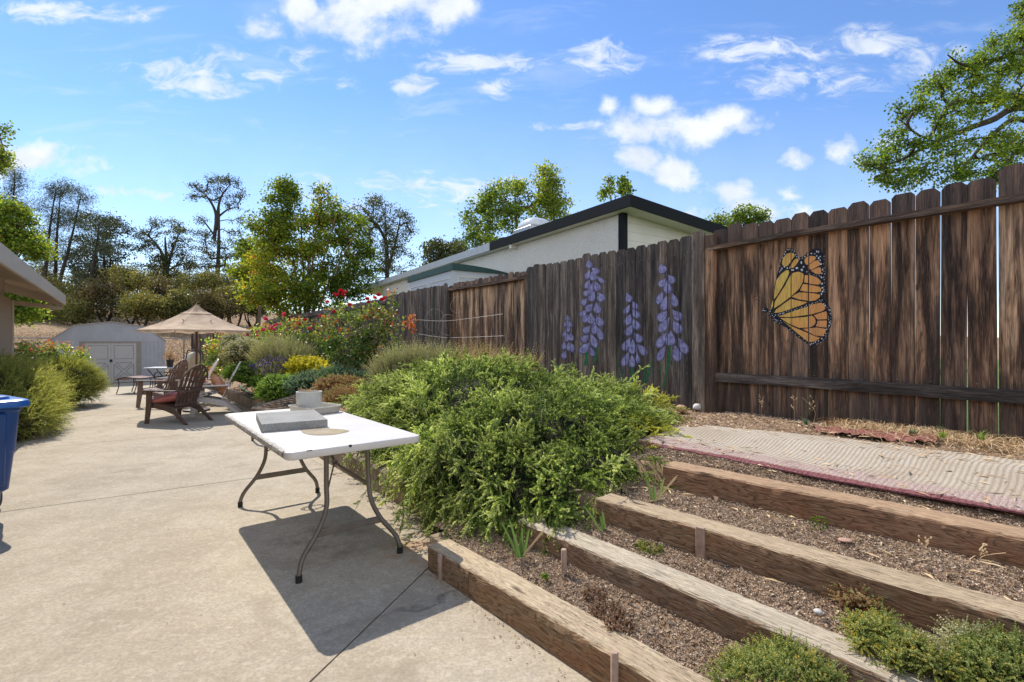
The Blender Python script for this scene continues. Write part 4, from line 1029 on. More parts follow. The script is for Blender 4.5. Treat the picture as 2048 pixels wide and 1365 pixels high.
def ros_fields(P_an, Nw):
    c1 = vnoise(P_an[:, 0] * 3.2, P_an[:, 1] * 3.2 + P_an[:, 2] * 2.5, 51); c2 = vnoise(P_an[:, 0] * 8, P_an[:, 1] * 8 + P_an[:, 2] * 6, 52)
    fl = np.stack([vnoise(P_an[:, 0] * 2, P_an[:, 1] * 2, 53 + k) for k in range(3)], -1)
    return c1, c2, fl
c1, c2, flow = ros_fields(P_an, Nw)
side_ = 1 - np.clip(Nw[:, 2], 0, 1)
W0 = W0 - Nw * (r_.uniform(.07, .20, len(W0)) - c1 * .06 - c2 * .05)[:, None]
D0 = unit(Nw * .6 + flow * .7 + r_.normal(0, .5, W0.shape))
bend = np.stack([r_.normal(0, .25, len(W0)), r_.normal(0, .25, len(W0)), .2 * Nw[:, 2] - .9 * side_ + r_.normal(0, .15, len(W0))], -1)
yel = lambda P: (vnoise(P[:, 0] * 1.4, P[:, 1] * 1.4, 60) * .8 + (P[:, 1] - 3.1) * .5 + (2.9 - P[:, 0]) * .35) > .55
ym = yel(P_an)
ch, _ = sprigs(W0, D0, r_.uniform(.06, .13, len(W0)), bend, 10, 3, .016, .0032, R(52), 1, base=.12, tipgain=.25, rv=.3)  # inner layer coloured darker, painting shaded depth into the bush
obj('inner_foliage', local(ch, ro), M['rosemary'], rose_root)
# arching shoots with side sprigs
def shoots(n, seed, lo, hi, nside, mat_split=True, sel=None, hang=0.0, bright=.42):
    r_ = np.random.default_rng(seed); Pa, W, Nn = ros_sample(n, seed)
    if sel is not None: k = sel(Pa, Nn); Pa, W, Nn = Pa[k], W[k], Nn[k]
    n = len(W); c1, c2, fl = ros_fields(Pa, Nn); sd = 1 - np.clip(Nn[:, 2], 0, 1)
    W = W - Nn * (.10 - c1 * .07 - c2 * .06)[:, None]
    D = unit(Nn * .55 + fl * .9 + np.array([.15, -.25, 0]) + r_.normal(0, .35, W.shape) + np.array([0, 0, 1.0]) * (.15 * Nn[:, 2:3]))
    B = np.stack([r_.normal(0, .2, n), r_.normal(0, .2, n), -.30 * (1 - sd) - (1.0 + hang) * sd + r_.normal(0, .12, n)], -1)
    L = r_.uniform(lo, hi, n) * (1 + .4 * sd)
    zend = W[:, 2] + L * (D[:, 2] + B[:, 2]); floor_ = np.where(Pa[:, 0] > 3.3, .10, .03)
    k = zend < floor_; L[k] = np.clip(L[k] * (W[k, 2] - floor_[k]) / np.maximum(W[k, 2] - zend[k], .01), .03, 1)
    yy = yel(Pa); tone = r_.normal(0, .13, n) + c1 * .10
    out = []
    for msk, mt in ((~yy, 'rosemary'), (yy, 'rosemary_y')):
        w_, d_, b_, l_q, tn = W[msk], D[msk], B[msk], L[msk], tone[msk]; m = len(w_)
        if m == 0: continue
        c0, _ = sprigs(w_, d_, l_q, b_, 26, 4, .019, .0021, R(42), seed + 1, base=bright, tipgain=.40, rv=.15)
        tt = r_.uniform(.12, .98, (m, nside, 1)); P = w_[:, None] + l_q[:, None, None] * (tt * d_[:, None] + tt ** 2 * b_[:, None]); T = unit(d_[:, None] + 2 * tt * b_[:, None])
        pd_ = unit(np.cross(T, r_.normal(size=T.shape))); sdv = unit(T * 1.0 + pd_ * .62 + np.array([0, 0, .15])).reshape(-1, 3)
        ls = (.115 * (1.15 - .75 * tt[..., 0]) * r_.uniform(.6, 1.2, (m, nside))).reshape(-1)
        sb = np.concatenate([r_.normal(0, .2, (m * nside, 2)), r_.normal(-.1, .15, (m * nside, 1))], 1)
        c1_, P2 = sprigs(P.reshape(-1, 3), sdv, ls, sb, 13, 4, .018, .0020, R(40), seed + 2, base=bright - .08, tipgain=.42, rv=.2)
        # per-shoot tone shift
        V_, F_, rr = c1_[0]; rr = np.clip(rr.reshape(m, -1) + tn[:, None], 0, 1).reshape(-1); c1_[0] = (V_, F_, rr)
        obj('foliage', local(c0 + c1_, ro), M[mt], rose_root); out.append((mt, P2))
    return out
o1 = shoots(2000, 301, .16, .34, 11)
o2 = shoots(520, 311, .30, .50, 13, sel=lambda P, Nn: (Nn[:, 2] < .8), hang=.2, bright=.5)
o3 = shoots(1500, 321, .26, .46, 9, sel=lambda P, Nn: (P[:, 1] < 2.35) & (Nn[:, 2] < .5) & (P[:, 0] < 3.7), hang=.5, bright=.5)
PP = np.concatenate([x[1] for x in o1])
# tiny flowers
fi = r_.integers(0, len(PP), 4200); fm = vnoise(PP[fi, 0, 0] * 1.8, PP[fi, 0, 1] * 1.8, 66) > .15; fi = fi[fm]
fc = PP[fi, r_.integers(5, 10, len(fi))] + r_.normal(0, .008, (len(fi), 3)); k = 3
U_ = unit(r_.normal(size=(len(fi), k, 3))); W_ = unit(np.cross(U_, r_.normal(size=(len(fi), k, 3)))); c_ = fc[:, None]
V = np.stack([c_ - U_ * .0075, c_ - W_ * .0055, c_ + U_ * .0075, c_ + W_ * .0055], 2).reshape(-1, 3)
obj('flowers', local([(V, [np.arange(len(V)).reshape(-1, 4)], np.repeat(r_.uniform(0, 1, len(V) // 4), 4))], ro), M['blue_fl'], rose_root)

# generic sprig bush -------------------------------------------------------
def bush(name, label, cat, blobs, n, nl, nw, mat, seed, Lr=(.12, .25), wh=3, Mn=10, ang=55, up=.3, droop=.3, rad=.6, base=.3, tip=.4, corek=.75, group=None, zmin=None, stem=.002, rand=.4, corecol='bush_core', flowers=None, upper=-.35):
    B = [tuple(b) for b in blobs]; o = np.array([np.mean([b[0] for b in B]), np.mean([b[1] for b in B]), min(b[2] - b[5] for b in B)])
    if zmin is None: zmin = o[2]
    root = thing(name, label, cat, o, group=group); r_ = np.random.default_rng(seed)
    if corek: obj('inner_twigs', local([ellipsoid(b[0], b[1], b[2], b[3] * corek, b[4] * corek, b[5] * corek, k) for k, b in enumerate(B)], o), M[corecol], root, True)
    P, Nn = ell_surface(B, n, seed, zmin, .9, upper)
    P = P - Nn * r_.uniform(0, .25, (n, 1)) * np.mean([b[3] for b in B]) * .6
    cl = vnoise(P[:, 0] * 4, P[:, 1] * 4 + P[:, 2] * 3, seed); P = P + Nn * (cl * .05)[:, None]
    D0 = unit(Nn * rad + np.array([0, 0, up]) + r_.normal(0, rand, P.shape))
    bd_ = np.stack([r_.normal(0, .12, n), r_.normal(0, .12, n), -droop + r_.normal(0, .1, n)], -1)
    L = r_.uniform(Lr[0], Lr[1], n)
    ch, PP = sprigs(P, D0, L, bd_, Mn, wh, nl, nw, R(ang), seed, base=base, tipgain=tip, rv=.35, stem=stem)
    obj('foliage', local(ch, o), M[mat], root)
    if flowers:
        fmat, fn, fs, kk = flowers
        fi = r_.integers(0, n, fn); fi = fi[Nn[fi, 2] > -.1]; c = PP[fi, -1][:, None] + r_.normal(0, fs * .6, (len(fi), kk, 3)); U_ = unit(r_.normal(size=c.shape)); W_ = unit(np.cross(U_, r_.normal(size=c.shape)))
        V = np.stack([c - U_ * fs, c - W_ * fs * .8, c + U_ * fs, c + W_ * fs * .8], 2).reshape(-1, 3)
        obj('flowers', local([(V, [np.arange(len(V)).reshape(-1, 4)], np.repeat(r_.uniform(0, 1, len(V) // 4), 4))], o), M[fmat], root)
    return root
def eb(u, v, Y, ru, rv, ry_=None):
    """ellipsoid from a picture position at true distance Y"""
    c = D(u, v, Y); s = Y / FPX; return (c[0], c[1], c[2], ru * s, (ry_ if ry_ else ru * s * .9), rv * s)

bush('feathery_shrub', 'bright green feathery shrub behind the blue bin', 'shrub', [(-7.6, 7.1, .36, .85, .75, .62), (-6.95, 6.7, .20, .52, .55, .36), (-8.4, 7.9, .45, .8, .8, .55)], 5600, .036, .0024, 'feather', 101,
     Lr=(.14, .34), up=.15, droop=.15, wh=3, Mn=14, ang=35, rad=.7, rand=.5, zmin=.02, corek=.8)
bush('feathery_shrub', 'rounded olive green feathery shrub between blue bin shrub and shed', 'shrub', [(-9.3, 10.1, .44, .60, .6, .44), (-9.0, 9.8, .28, .42, .5, .30)], 3600, .036, .0026, 'feather', 102,
     Lr=(.14, .3), up=.2, droop=.2, wh=3, Mn=12, ang=35, rad=.8, rand=.3, zmin=.02, base=.15, corek=.84)
bush('straw_lavender', 'straw coloured dry lavender behind the rosemary at the fence', 'bush', [eb(815, 742, 7.9, 46, 24), eb(785, 758, 7.8, 36, 24), eb(862, 738, 7.8, 34, 20), eb(900, 742, 7.6, 24, 14)], 2400, .020, .0035, 'lav', 103, corek=.5, Lr=(.08, .36), up=.8, droop=-.05, rad=.5, ang=38, Mn=12, rand=.42)
bush('dried_bush', 'pale dried-out shrub top rising behind the rosemary crown', 'bush', [eb(965, 735, 6.6, 50, 16), eb(1040, 740, 6.2, 34, 12)], 700, .014, .004, 'straw_leaf', 104, corek=0, Lr=(.08, .30), up=.9, droop=-.1, rad=.4, ang=40, Mn=10, rand=.45, base=.5)
bush('lavender_bush', 'grey green lavender mound with faded stalks beside the roses', 'bush', [eb(565, 735, 10.4, 48, 34), eb(545, 722, 10.6, 34, 26)], 1900, .026, .004, 'lav', 105, Lr=(.12, .42), up=1.0, droop=0, rad=.45, ang=32, Mn=12, rand=.38)
bush('purple_lavender', 'small lavender with purple flower spikes beside the pale lavender mound', 'bush', [eb(545, 760, 9.8, 30, 20)], 420, .026, .005, 'lav', 106, Lr=(.15, .3), up=1.0, droop=0, rad=.4, ang=25, Mn=8, rand=.2, flowers=('lav_fl', 500, .014, 6))
bush('lime_shrub', 'bright yellow lime leaved shrub in the flower bed', 'shrub', [eb(612, 745, 9.9, 34, 17), eb(640, 752, 9.8, 18, 13)], 420, .06, .018, 'lime', 107, Lr=(.12, .22), up=.8, droop=0, rad=.5, ang=50, Mn=6)
bush('herb_mound', 'fresh green herb mound spilling over the kerb by the terracotta pot', 'bush', [eb(558, 785, 8.9, 32, 22), eb(582, 778, 8.8, 20, 16)], 1000, .03, .011, 'fresh', 108, Lr=(.08, .16), up=.4, droop=.1, ang=60, Mn=7)
bush('blue_green_mound', 'blue green leafy mound right of the fresh green herb', 'bush', [eb(612, 772, 8.6, 30, 18), eb(592, 778, 8.6, 16, 14)], 900, .026, .009, 'bluegreen', 109, Lr=(.07, .14), up=.4, droop=.1, ang=60, Mn=7)
bush('leafy_plant', 'leafy green plant behind the near white chair', 'plant', [eb(498, 752, 9.9, 34, 20), eb(525, 768, 9.6, 24, 14), eb(470, 750, 10.2, 20, 14)], 900, .03, .012, 'fresh', 110, Lr=(.08, .16), up=.4, ang=60, Mn=6)
bush('red_sedum', 'rusty red and green clump below the big rose bush', 'plant', [eb(664, 775, 8.2, 26, 16), eb(700, 772, 8.3, 24, 13)], 420, .028, .009, 'redbrown', 111, Lr=(.06, .24), up=.6, ang=50, Mn=8, base=.45, corek=.4, rand=.6)
bush('filler_plant', 'pale green filler plant between the lime shrub and the tall rose', 'plant', [eb(668, 758, 8.9, 30, 16), eb(640, 770, 8.7, 18, 12), eb(706, 760, 8.8, 22, 14)], 620, .026, .008, 'bluegreen', 114, Lr=(.06, .22), up=.6, ang=50, Mn=8, corek=.4, rand=.6)
bush('filler_plant', 'tangled grey green growth under the tall rose canes', 'plant', [eb(735, 770, 9.0, 34, 14), eb(765, 758, 8.9, 22, 14)], 520, .024, .005, 'lav', 115, Lr=(.08, .26), up=.7, ang=40, Mn=9, corek=.3, rand=.6)
bush('red_sedum', 'dried brown seed-head clump just behind the white table corner', 'plant', [eb(690, 805, 7.2, 34, 20), eb(712, 795, 7.3, 18, 14)], 800, .018, .006, 'redbrown', 112, Lr=(.06, .26), up=.8, ang=45, Mn=9, base=.45, corek=.4, rand=.5)
bush('flower_mass', 'pale flowering filler plant behind the white garden chairs', 'plant', [eb(488, 712, 11.0, 34, 28), eb(470, 690, 11.5, 22, 18)], 900, .03, .010, 'lav', 113, Lr=(.1, .22), up=.5, ang=50, Mn=7, flowers=('blue_fl', 300, .015, 3))

# ------------------------------------------------------------------ leafy trees
def leaves(c, nper, sig, size, seed, aspect=.55, lean=None, base=.5, rv=.25, crnd=None):
    r_ = np.random.default_rng(seed); n = len(c) * nper
    P = np.repeat(c, nper, 0) + r_.normal(0, 1, (n, 3)) * np.array([sig, sig, sig * .75])
    T = unit(r_.normal(size=(n, 3)) + np.array([0, 0, -.3])); S = unit(np.cross(T, r_.normal(size=(n, 3)))); s = size * r_.uniform(.6, 1.3, (n, 1)); nz_ = np.cross(T, S)
    V = np.stack([P - T * s * .5, P - T * s * .1 + S * s * aspect * .5, P + T * s * .5 + nz_ * s * .1, P - T * s * .1 - S * s * aspect * .5], 1).reshape(-1, 3)
    rr = np.repeat(np.clip((crnd if crnd is not None else np.full(len(c), base)), 0, 1), nper) + r_.normal(0, rv, n)
    return (V, [np.arange(n * 4).reshape(n, 4)], np.repeat(np.clip(rr, 0, 1), 4))
def make_tree(name, label, cat, base, limbs, blobs, size, nper, sig, lmat, bmat, seed, group=None, twr=.006, aspect=.6, rv=.22, minr=.004, wig=.12, crndf=None, sides=5, crown='crown', trunk='trunk'):
    """limbs: list of (pts, r0, r1); blobs: (cx,cy,cz,rx,ry,rz,nclumps)"""
    r_ = np.random.default_rng(seed); base = np.array(base, float)
    nodes, par, fixed = [], [], []; tubes = []
    for pts, r0, r1 in limbs:
        P = smoothpath(pts, max(6, len(pts) * 5)); tubes.append(tube(P, np.linspace(r0, r1, len(P)), 8))
        for k, q in enumerate(P[len(P) // 6:]): nodes.append(q); fixed.append(r1)
    nodes = [np.array(x) for x in nodes]; nfix = len(nodes); parent = [-1] * nfix
    cl = []
    for (cx, cy, cz, ax, ay, az, nc) in blobs:
        d = unit(r_.normal(size=(nc, 3))); rad = r_.uniform(.25, 1, (nc, 1)) ** .5
        cl.append(np.array([cx, cy, cz]) + d * rad * np.array([ax, ay, az]))
    cl = np.concatenate(cl)
    Nn = np.array(nodes); d0 = np.sqrt(((cl[:, None] - Nn[None]) ** 2).sum(-1)).min(1); order = np.argsort(d0)
    child_end = []; pts_all = np.zeros((nfix + len(cl) * 4, 3)); pts_all[:nfix] = Nn; cnt = nfix; par = -np.ones(nfix + len(cl) * 4, int)
    segs = []
    for k in order:
        c = cl[k]; dd = pts_all[:cnt] - c; dist = np.sqrt((dd ** 2).sum(1)) + np.clip(dd[:, 2], 0, None) * .8; j = int(dist.argmin())
        p = pts_all[j]; Lg = np.linalg.norm(c - p); prev = j
        for q in (.34, .67, 1.0):
            pos = p + (c - p) * q + (r_.normal(0, wig, 3) * Lg * (1 - q) if q < 1 else 0) + np.array([0, 0, .12 * Lg * math.sin(q * math.pi)])
            pts_all[cnt] = pos; par[cnt] = prev; prev = cnt; cnt += 1
        child_end.append(cnt - 1)
    w_ = np.zeros(cnt); 
    for e in child_end: w_[e] += 1
    for k in range(cnt - 1, nfix - 1, -1):
        if par[k] >= 0: w_[par[k]] += w_[k]
    rad = np.maximum(twr * np.sqrt(w_), minr)
    # draw each 3-seg branch as a tube
    for e in child_end:
        ids = [par[par[par[e]]], par[par[e]], par[e], e]
        rr = [min(rad[i], rad[ids[1]] * 1.1) if i < nfix else rad[i] for i in ids]; rr[-1] = min(rr[-1], rad[e])
        tubes.append(tube(pts_all[ids], rr, sides if rad[ids[1]] > .02 else 3, cap=False))
    root = thing(name, label, cat, base, group=group)
    obj(trunk, local(tubes, base), M[bmat], root, True)
    cr = .50 + .32 * vnoise(cl[:, 0] * 1.2, cl[:, 1] * 1.2 + cl[:, 2] * 1.2, seed) if crndf is None else crndf(cl)
    obj(crown, local([leaves(cl, nper, sig, size, seed + 1, aspect, crnd=cr, rv=rv)], base), M[lmat], root)
    return root
def tb(u, v, Y, ru, rv, nc, ryk=.85):
    c = D(u, v, Y); s = Y / FPX; return (c[0], c[1], c[2], ru * s, ru * s * ryk, rv * s, nc)
def gz(x, y): return float(terrain_h(np.array([float(x)]), np.array([float(y)]))[0])
def gb(u, Y): x = (u - U0) / FPX * Y; return np.array([x, Y, gz(x, Y) - .05])
# right maple (branches reach in over the fence from a trunk outside the picture)
Yt = 10.5
trunk_b = np.array([13.8, 11.5, .6])
def L_(pts, Y0=11.3, Y1=9.8):
    n = len(pts); return [D(u, v, Y0 + (Y1 - Y0) * k / (n - 1)) for k, (u, v) in enumerate(pts)]
limbs = [([trunk_b, (13.9, 11.4, 3.5), (14.2, 11.3, 6.0), (14.0, 11.2, 9.0)], .28, .12),
         ([(13.9, 11.4, 3.4)] + L_([(2160, 300), (2048, 198), (1960, 205), (1900, 210), (1855, 275), (1800, 240)]), .10, .012),
         ([(13.9, 11.4, 3.2)] + L_([(2160, 270), (2048, 215), (1985, 240), (1930, 260), (1855, 292), (1790, 325), (1728, 330)]), .11, .01),
         ([(13.9, 11.4, 3.0)] + L_([(2160, 330), (2048, 240), (1980, 275), (1940, 320), (1905, 352)]), .09, .01),
         ([(13.9, 11.4, 4.2)] + L_([(2160, 200), (2060, 110), (1990, 120), (1930, 130), (1895, 110)]), .09, .01),
         ([(13.9, 11.4, 2.6)] + L_([(2160, 350), (2048, 300), (2020, 320), (1990, 355)]), .08, .015),
         ([(14.2, 11.3, 6.0)] + L_([(2150, 60), (2070, 20), (2045, 40)]), .08, .01)]
blobs = [tb(1750, 322, 10, 32, 22, 34), tb(1800, 280, 10, 45, 22, 30), tb(1830, 215, 10, 40, 28, 34), tb(1880, 175, 10.2, 40, 24, 30), tb(1925, 130, 10.4, 40, 28, 42), tb(1990, 120, 10.6, 50, 34, 60),
         tb(1960, 190, 10.4, 55, 38, 75), tb(2030, 170, 10.8, 40, 60, 80), tb(1900, 240, 10.2, 50, 30, 45), tb(1860, 300, 10, 55, 26, 45), tb(1790, 355, 9.9, 50, 22, 40), tb(1870, 350, 9.9, 55, 26, 45),
         tb(1950, 300, 10.2, 60, 30, 45), tb(2020, 290, 10.4, 40, 50, 70), tb(1960, 355, 10.2, 50, 22, 45), tb(2030, 350, 10.4, 40, 20, 35), tb(2045, 60, 11, 26, 40, 40), tb(2100, 40, 11.3, 50, 120, 160), tb(2110, 240, 11.3, 60, 120, 120), tb(1985, 80, 10.6, 18, 14, 10), tb(2040, 8, 11, 10, 10, 8)]
blobs = [b_[:6] + (int(b_[6] * .66),) for b_ in blobs]
make_tree('maple_tree', 'leafy yellow-green tree reaching over the right end of the fence', 'tree', trunk_b, limbs, blobs, .052, 46, .080, 'maple', 'bark', 201, twr=.007, aspect=.8, rv=.2, minr=.0045)
# tree behind the neighbour's house
def simple_tree(name, label, u0, Y, ubase_blobs, size, nper, sig, lmat, bmat, seed, r0=.18, top=None, lean=None, extra=None, group=None, **kw):
    b = gb(u0, Y); topc = top if top is not None else D(u0, min(x[1] for x in ubase_blobs) + 20, Y)
    limbs = [([b, b * .5 + np.array(topc) * .5 + np.array([.15, 0, 0]), topc], r0, r0 * .2)]
    if extra: limbs += [([D(*q) for q in e[0]], e[1], e[2]) for e in extra]
    return make_tree(name, label, 'tree', b, limbs, [tb(u, v, Y + (random.random() - .5) * 1.5, ru, rv, nc) for u, v, ru, rv, nc in ubase_blobs], size, nper, sig, lmat, bmat, seed, group=group, **kw)
simple_tree('liquidambar_tree', 'bushy mid green tree behind the neighbour house skylight', 1030, 21, [(1005, 400, 55, 35, 50), (1095, 375, 28, 45, 46), (1110, 410, 28, 25, 24), (960, 440, 35, 35, 30), (1050, 440, 60, 35, 40), (960, 480, 35, 25, 24), (1030, 372, 22, 14, 12)], .10, 66, .17, 'maple', 'bark_mid', 211, .16, aspect=.8)
simple_tree('liquidambar_tree', 'sparse two-pronged treetop peeking over the dark roof corner', 1230, 18, [(1218, 372, 5, 24, 9), (1246, 370, 9, 22, 12), (1204, 388, 9, 8, 6), (1262, 382, 7, 6, 4), (1235, 440, 30, 30, 20)], .10, 34, .10, 'maple', 'bark_mid', 212, .08, aspect=.8,
            extra=[([(1230, 460, 18), (1222, 400, 18), (1215, 352, 18)], .05, .008), ([(1232, 450, 18), (1245, 400, 18), (1250, 350, 18)], .05, .008)])
simple_tree('liquidambar_tree', 'yellow green treetop showing above the fence right of the dark roof', 1490, 22, [(1490, 435, 28, 20, 26), (1445, 445, 28, 14, 14), (1520, 438, 16, 12, 8), (1480, 470, 50, 25, 26)], .10, 62, .16, 'maple', 'bark_mid', 213, .14, aspect=.8)
simple_tree('oak_tree', 'small dark tree left of the bushy tree behind the pale roof edge', 885, 40, [(868, 505, 30, 22, 30), (912, 498, 28, 18, 22), (880, 530, 45, 20, 26)], .22, 60, .30, 'oak', 'bark', 214, .2)
# crape myrtle behind the far fence
Ym = 20.5; b = gb(612, Ym)
ml = []
for (u, v, r0) in ((560, 395, .07), (600, 410, .07), (640, 400, .08), (672, 430, .07), (540, 470, .06), (710, 470, .06), (620, 460, .07), (505, 560, .04)):
    e = D(u, v, Ym + random.uniform(-1, 1)); ml.append(([b + np.array([(u - 612) * .001, 0, 0]), b * .55 + e * .45 + np.array([(u - 612) * -.002, 0, .3]), e], r0, .015))
make_tree('crape_myrtle', 'large yellow-green multi-stemmed tree behind the far board fence', 'tree', b, ml,
          [tb(568, 400, Ym, 32, 36, 46), tb(545, 455, Ym, 45, 40, 60), tb(600, 470, Ym, 60, 50, 90), tb(655, 425, Ym, 34, 34, 34), tb(700, 460, Ym, 40, 40, 40), tb(665, 510, Ym, 65, 50, 80), tb(560, 530, Ym, 60, 45, 80),
           tb(520, 585, Ym - 1, 40, 30, 46), tb(580, 600, Ym, 55, 35, 70), tb(640, 585, Ym, 60, 45, 70), tb(700, 570, Ym, 45, 40, 50), tb(565, 372, Ym, 10, 12, 6), tb(645, 385, Ym, 10, 12, 5), tb(735, 520, Ym, 25, 40, 22)],
          .10, 62, .16, 'myrtle', 'bark_warm', 221, aspect=.75, rv=.24,
          crndf=lambda c: .42 + .3 * vnoise(c[:, 0] * .9, c[:, 2] * 1.1, 5) + .22 * np.clip((-9.5 - c[:, 0]) / 3, -1, 1))
simple_tree('oak_tree', 'rusty green tree directly left of the yellow-green tree', 515, 30, [(510, 500, 34, 28, 40), (500, 545, 40, 30, 40), (530, 560, 40, 40, 40)], .2, 55, .28, 'myrtle', 'bark_mid', 222, .14, crndf=lambda c: .35 + .35 * vnoise(c[:, 0], c[:, 2], 9) + .1)
# oaks
simple_tree('oak_tree', 'rounded dark oak right of the yellow-green tree, open airy crown', 770, 34, [(745, 420, 48, 26, 46), (800, 455, 34, 36, 40), (765, 480, 45, 30, 40), (720, 470, 34, 40, 34), (790, 520, 45, 28, 36), (740, 540, 50, 30, 34)], .12, 50, .21, 'oak', 'bark', 231, .26, twr=.014, minr=.012,
            extra=[([(775, 540, 34), (770, 480, 34), (745, 440, 34), (720, 410, 34)], .16, .03), ([(775, 540, 34), (790, 490, 34), (800, 440, 34)], .14, .03)])
simple_tree('oak_tree', 'tall slender oak with flat bare-limbed crown above all others', 428, 40, [(398, 378, 20, 10, 12), (430, 362, 16, 9, 10), (458, 362, 20, 10, 14), (480, 388, 12, 12, 8), (415, 398, 26, 10, 9), (470, 412, 18, 10, 9), (448, 385, 26, 12, 11), (384, 395, 8, 6, 4), (402, 440, 14, 10, 6), (476, 440, 12, 8, 5), (470, 468, 16, 10, 8), (415, 470, 22, 14, 11), (440, 500, 50, 26, 34), (400, 520, 34, 28, 26), (465, 525, 30, 26, 22), (435, 545, 60, 20, 26)],
            .12, 46, .19, 'oak', 'bark', 232, .24, top=D(438, 400, 40), twr=.017, minr=.013,
            extra=[([(428, 480, 40), (432, 430, 40), (415, 395, 40), (395, 380, 40)], .16, .03), ([(432, 460, 40), (440, 400, 40), (460, 370, 40)], .14, .03), ([(430, 440, 40), (455, 420, 40), (475, 415, 40)], .1, .02), ([(428, 470, 40), (405, 440, 40), (392, 432, 40)], .08, .02)])
simple_tree('oak_tree', 'broad spreading oak between the pines and the tall slender oak', 330, 38, [(330, 455, 34, 16, 26), (365, 470, 22, 18, 16), (290, 470, 26, 14, 16), (305, 500, 34, 20, 24), (350, 505, 34, 22, 26), (330, 535, 50, 24, 34), (375, 520, 20, 18, 12), (290, 545, 30, 20, 16)],
            .12, 50, .20, 'oak', 'bark', 233, .24, twr=.016, minr=.013, extra=[([(330, 560, 38), (325, 510, 38), (300, 475, 38), (280, 462, 38)], .14, .03), ([(332, 550, 38), (345, 500, 38), (360, 465, 38)], .13, .03)])
simple_tree('oak_tree', 'grey green oak left of the gap of sky beside the leaning pines', 205, 36, [(195, 445, 34, 20, 26), (235, 460, 28, 22, 24), (185, 490, 34, 26, 28), (230, 505, 30, 24, 24), (200, 540, 45, 28, 34), (165, 520, 30, 30, 24)], .16, 44, .24, 'pine', 'bark', 234, .18, twr=.014, minr=.011,
            extra=[([(172, 600, 36), (188, 540, 36), (196, 480, 36), (200, 440, 36)], .13, .03)])
def pine(label, path, Y, blobs, seed, r0=.16, nper=60):
    pts = [D(u, v, Y) for u, v in path]; pts[0][2] = gz(pts[0][0], pts[0][1]) - .05
    return make_tree('pine_tree', label, 'tree', pts[0], [(pts, r0, .02)], [tb(u, v, Y, ru, rv, nc) for u, v, ru, rv, nc in blobs], .24, nper, .30, 'pine', 'bark', seed, twr=.010, minr=.009, aspect=.10, rv=.25, wig=.2)
pine('slim grey pine with dark cone cluster, left of the pine pair', [(88, 660), (90, 560), (98, 470), (112, 378)], 34, [(112, 385, 16, 20, 18), (95, 420, 24, 24, 16), (120, 440, 20, 26, 16), (88, 480, 26, 26, 18), (75, 530, 22, 22, 12)], 241, .17)
pine('straight slim pine in the middle of the three close pines', [(105, 660), (110, 570), (114, 470), (122, 380)], 35, [(125, 380, 18, 18, 18), (132, 430, 22, 26, 18), (110, 500, 24, 30, 16), (130, 520, 24, 26, 14)], 242, .17)
pine('leaning slim pine crossing right of the close pines', [(108, 670), (118, 570), (142, 480), (162, 390)], 33, [(162, 392, 14, 18, 16), (150, 430, 18, 22, 16), (165, 460, 18, 18, 12), (140, 500, 22, 26, 14), (158, 540, 24, 26, 16)], 243, .17)
pine('thin leaning pine trunk rising behind the left end of the shed', [(168, 650), (172, 600), (188, 520), (198, 450)], 31, [(200, 450, 26, 22, 18), (185, 500, 22, 22, 12), (215, 490, 22, 24, 14)], 244, .12)
pine('lone pine top at the far left above the maple leaves', [(22, 660), (24, 520), (26, 420), (30, 345)], 36, [(30, 350, 12, 14, 14), (38, 375, 16, 16, 14), (20, 400, 24, 20, 18), (40, 420, 20, 18, 14)], 245, .16)
# left maple behind the tan house
b = np.array([-17.5, 13.2, -.06])
make_tree('maple_tree', 'bright green maple behind the tan house eave at the left edge', 'tree', b, [([b, b + [.3, 0, 3.0], b + [1.0, 0, 6]], .16, .05), ([b + [.2, 0, 2], D(0, 450, 13), D(60, 490, 13)], .07, .015), ([b + [0, 0, 3], D(-20, 350, 13), D(5, 290, 13)], .06, .012), ([b + [.1, 0, 1.2], D(10, 600, 13), D(50, 610, 13)], .05, .012)],
          [tb(18, 430, 13, 36, 26, 50), tb(30, 480, 13, 45, 26, 60), tb(65, 500, 13, 26, 14, 24), tb(-40, 450, 13, 60, 70, 90), tb(2, 320, 13, 10, 22, 12), tb(-40, 300, 13, 36, 70, 50), tb(6, 260, 13, 6, 8, 3), tb(30, 600, 13, 34, 26, 46), tb(48, 632, 13, 26, 18, 24), tb(20, 560, 13, 30, 20, 26)],
          .07, 60, .12, 'maple', 'bark_mid', 251, aspect=.8)
# shrub belt on the slope: individual shrubs
spec = [(40, 620, 29, 40, 38), (95, 600, 31, 45, 46), (150, 615, 28.5, 42, 34), (210, 600, 29, 55, 42), (262, 585, 31, 50, 44), (285, 612, 28, 42, 28), (335, 590, 32, 45, 36), (352, 612, 28.5, 40, 28), (395, 585, 33, 48, 40), (432, 610, 29, 42, 26), (470, 595, 31, 44, 34), (505, 600, 33, 40, 36), (235, 560, 36, 60, 24), (320, 565, 38, 60, 24), (450, 565, 37, 60, 28), (60, 560, 37, 60, 34), (130, 570, 38, 60, 34)]
SLAB = ['dark shrub behind the eave of the tan house', 'shrub behind the left shoulder of the shed, under the straight pines', 'brown olive shrub right above the shed roof left slope', 'broad shrub under the thin leaning pine behind the shed', 'tall olive shrub behind the middle of the shed roof',
 'low olive shrub just above the shed roof peak', 'large rounded olive shrub between shed peak and umbrella top', 'low shrub directly left of the umbrella top', 'olive shrub behind the umbrella top, below the tall slender oak', 'low shrub right above the umbrella top', 'brown olive shrub right of the umbrella top', 'shrub touching the left side of the yellow-green tree',
 'far shrub on the ridge below the grey green oak', 'far shrub on the ridge below the broad spreading oak', 'far shrub on the ridge at the foot of the tall slender oak', 'far shrub on the ridge behind the slim close pines', 'far shrub on the ridge right of the slim pines']
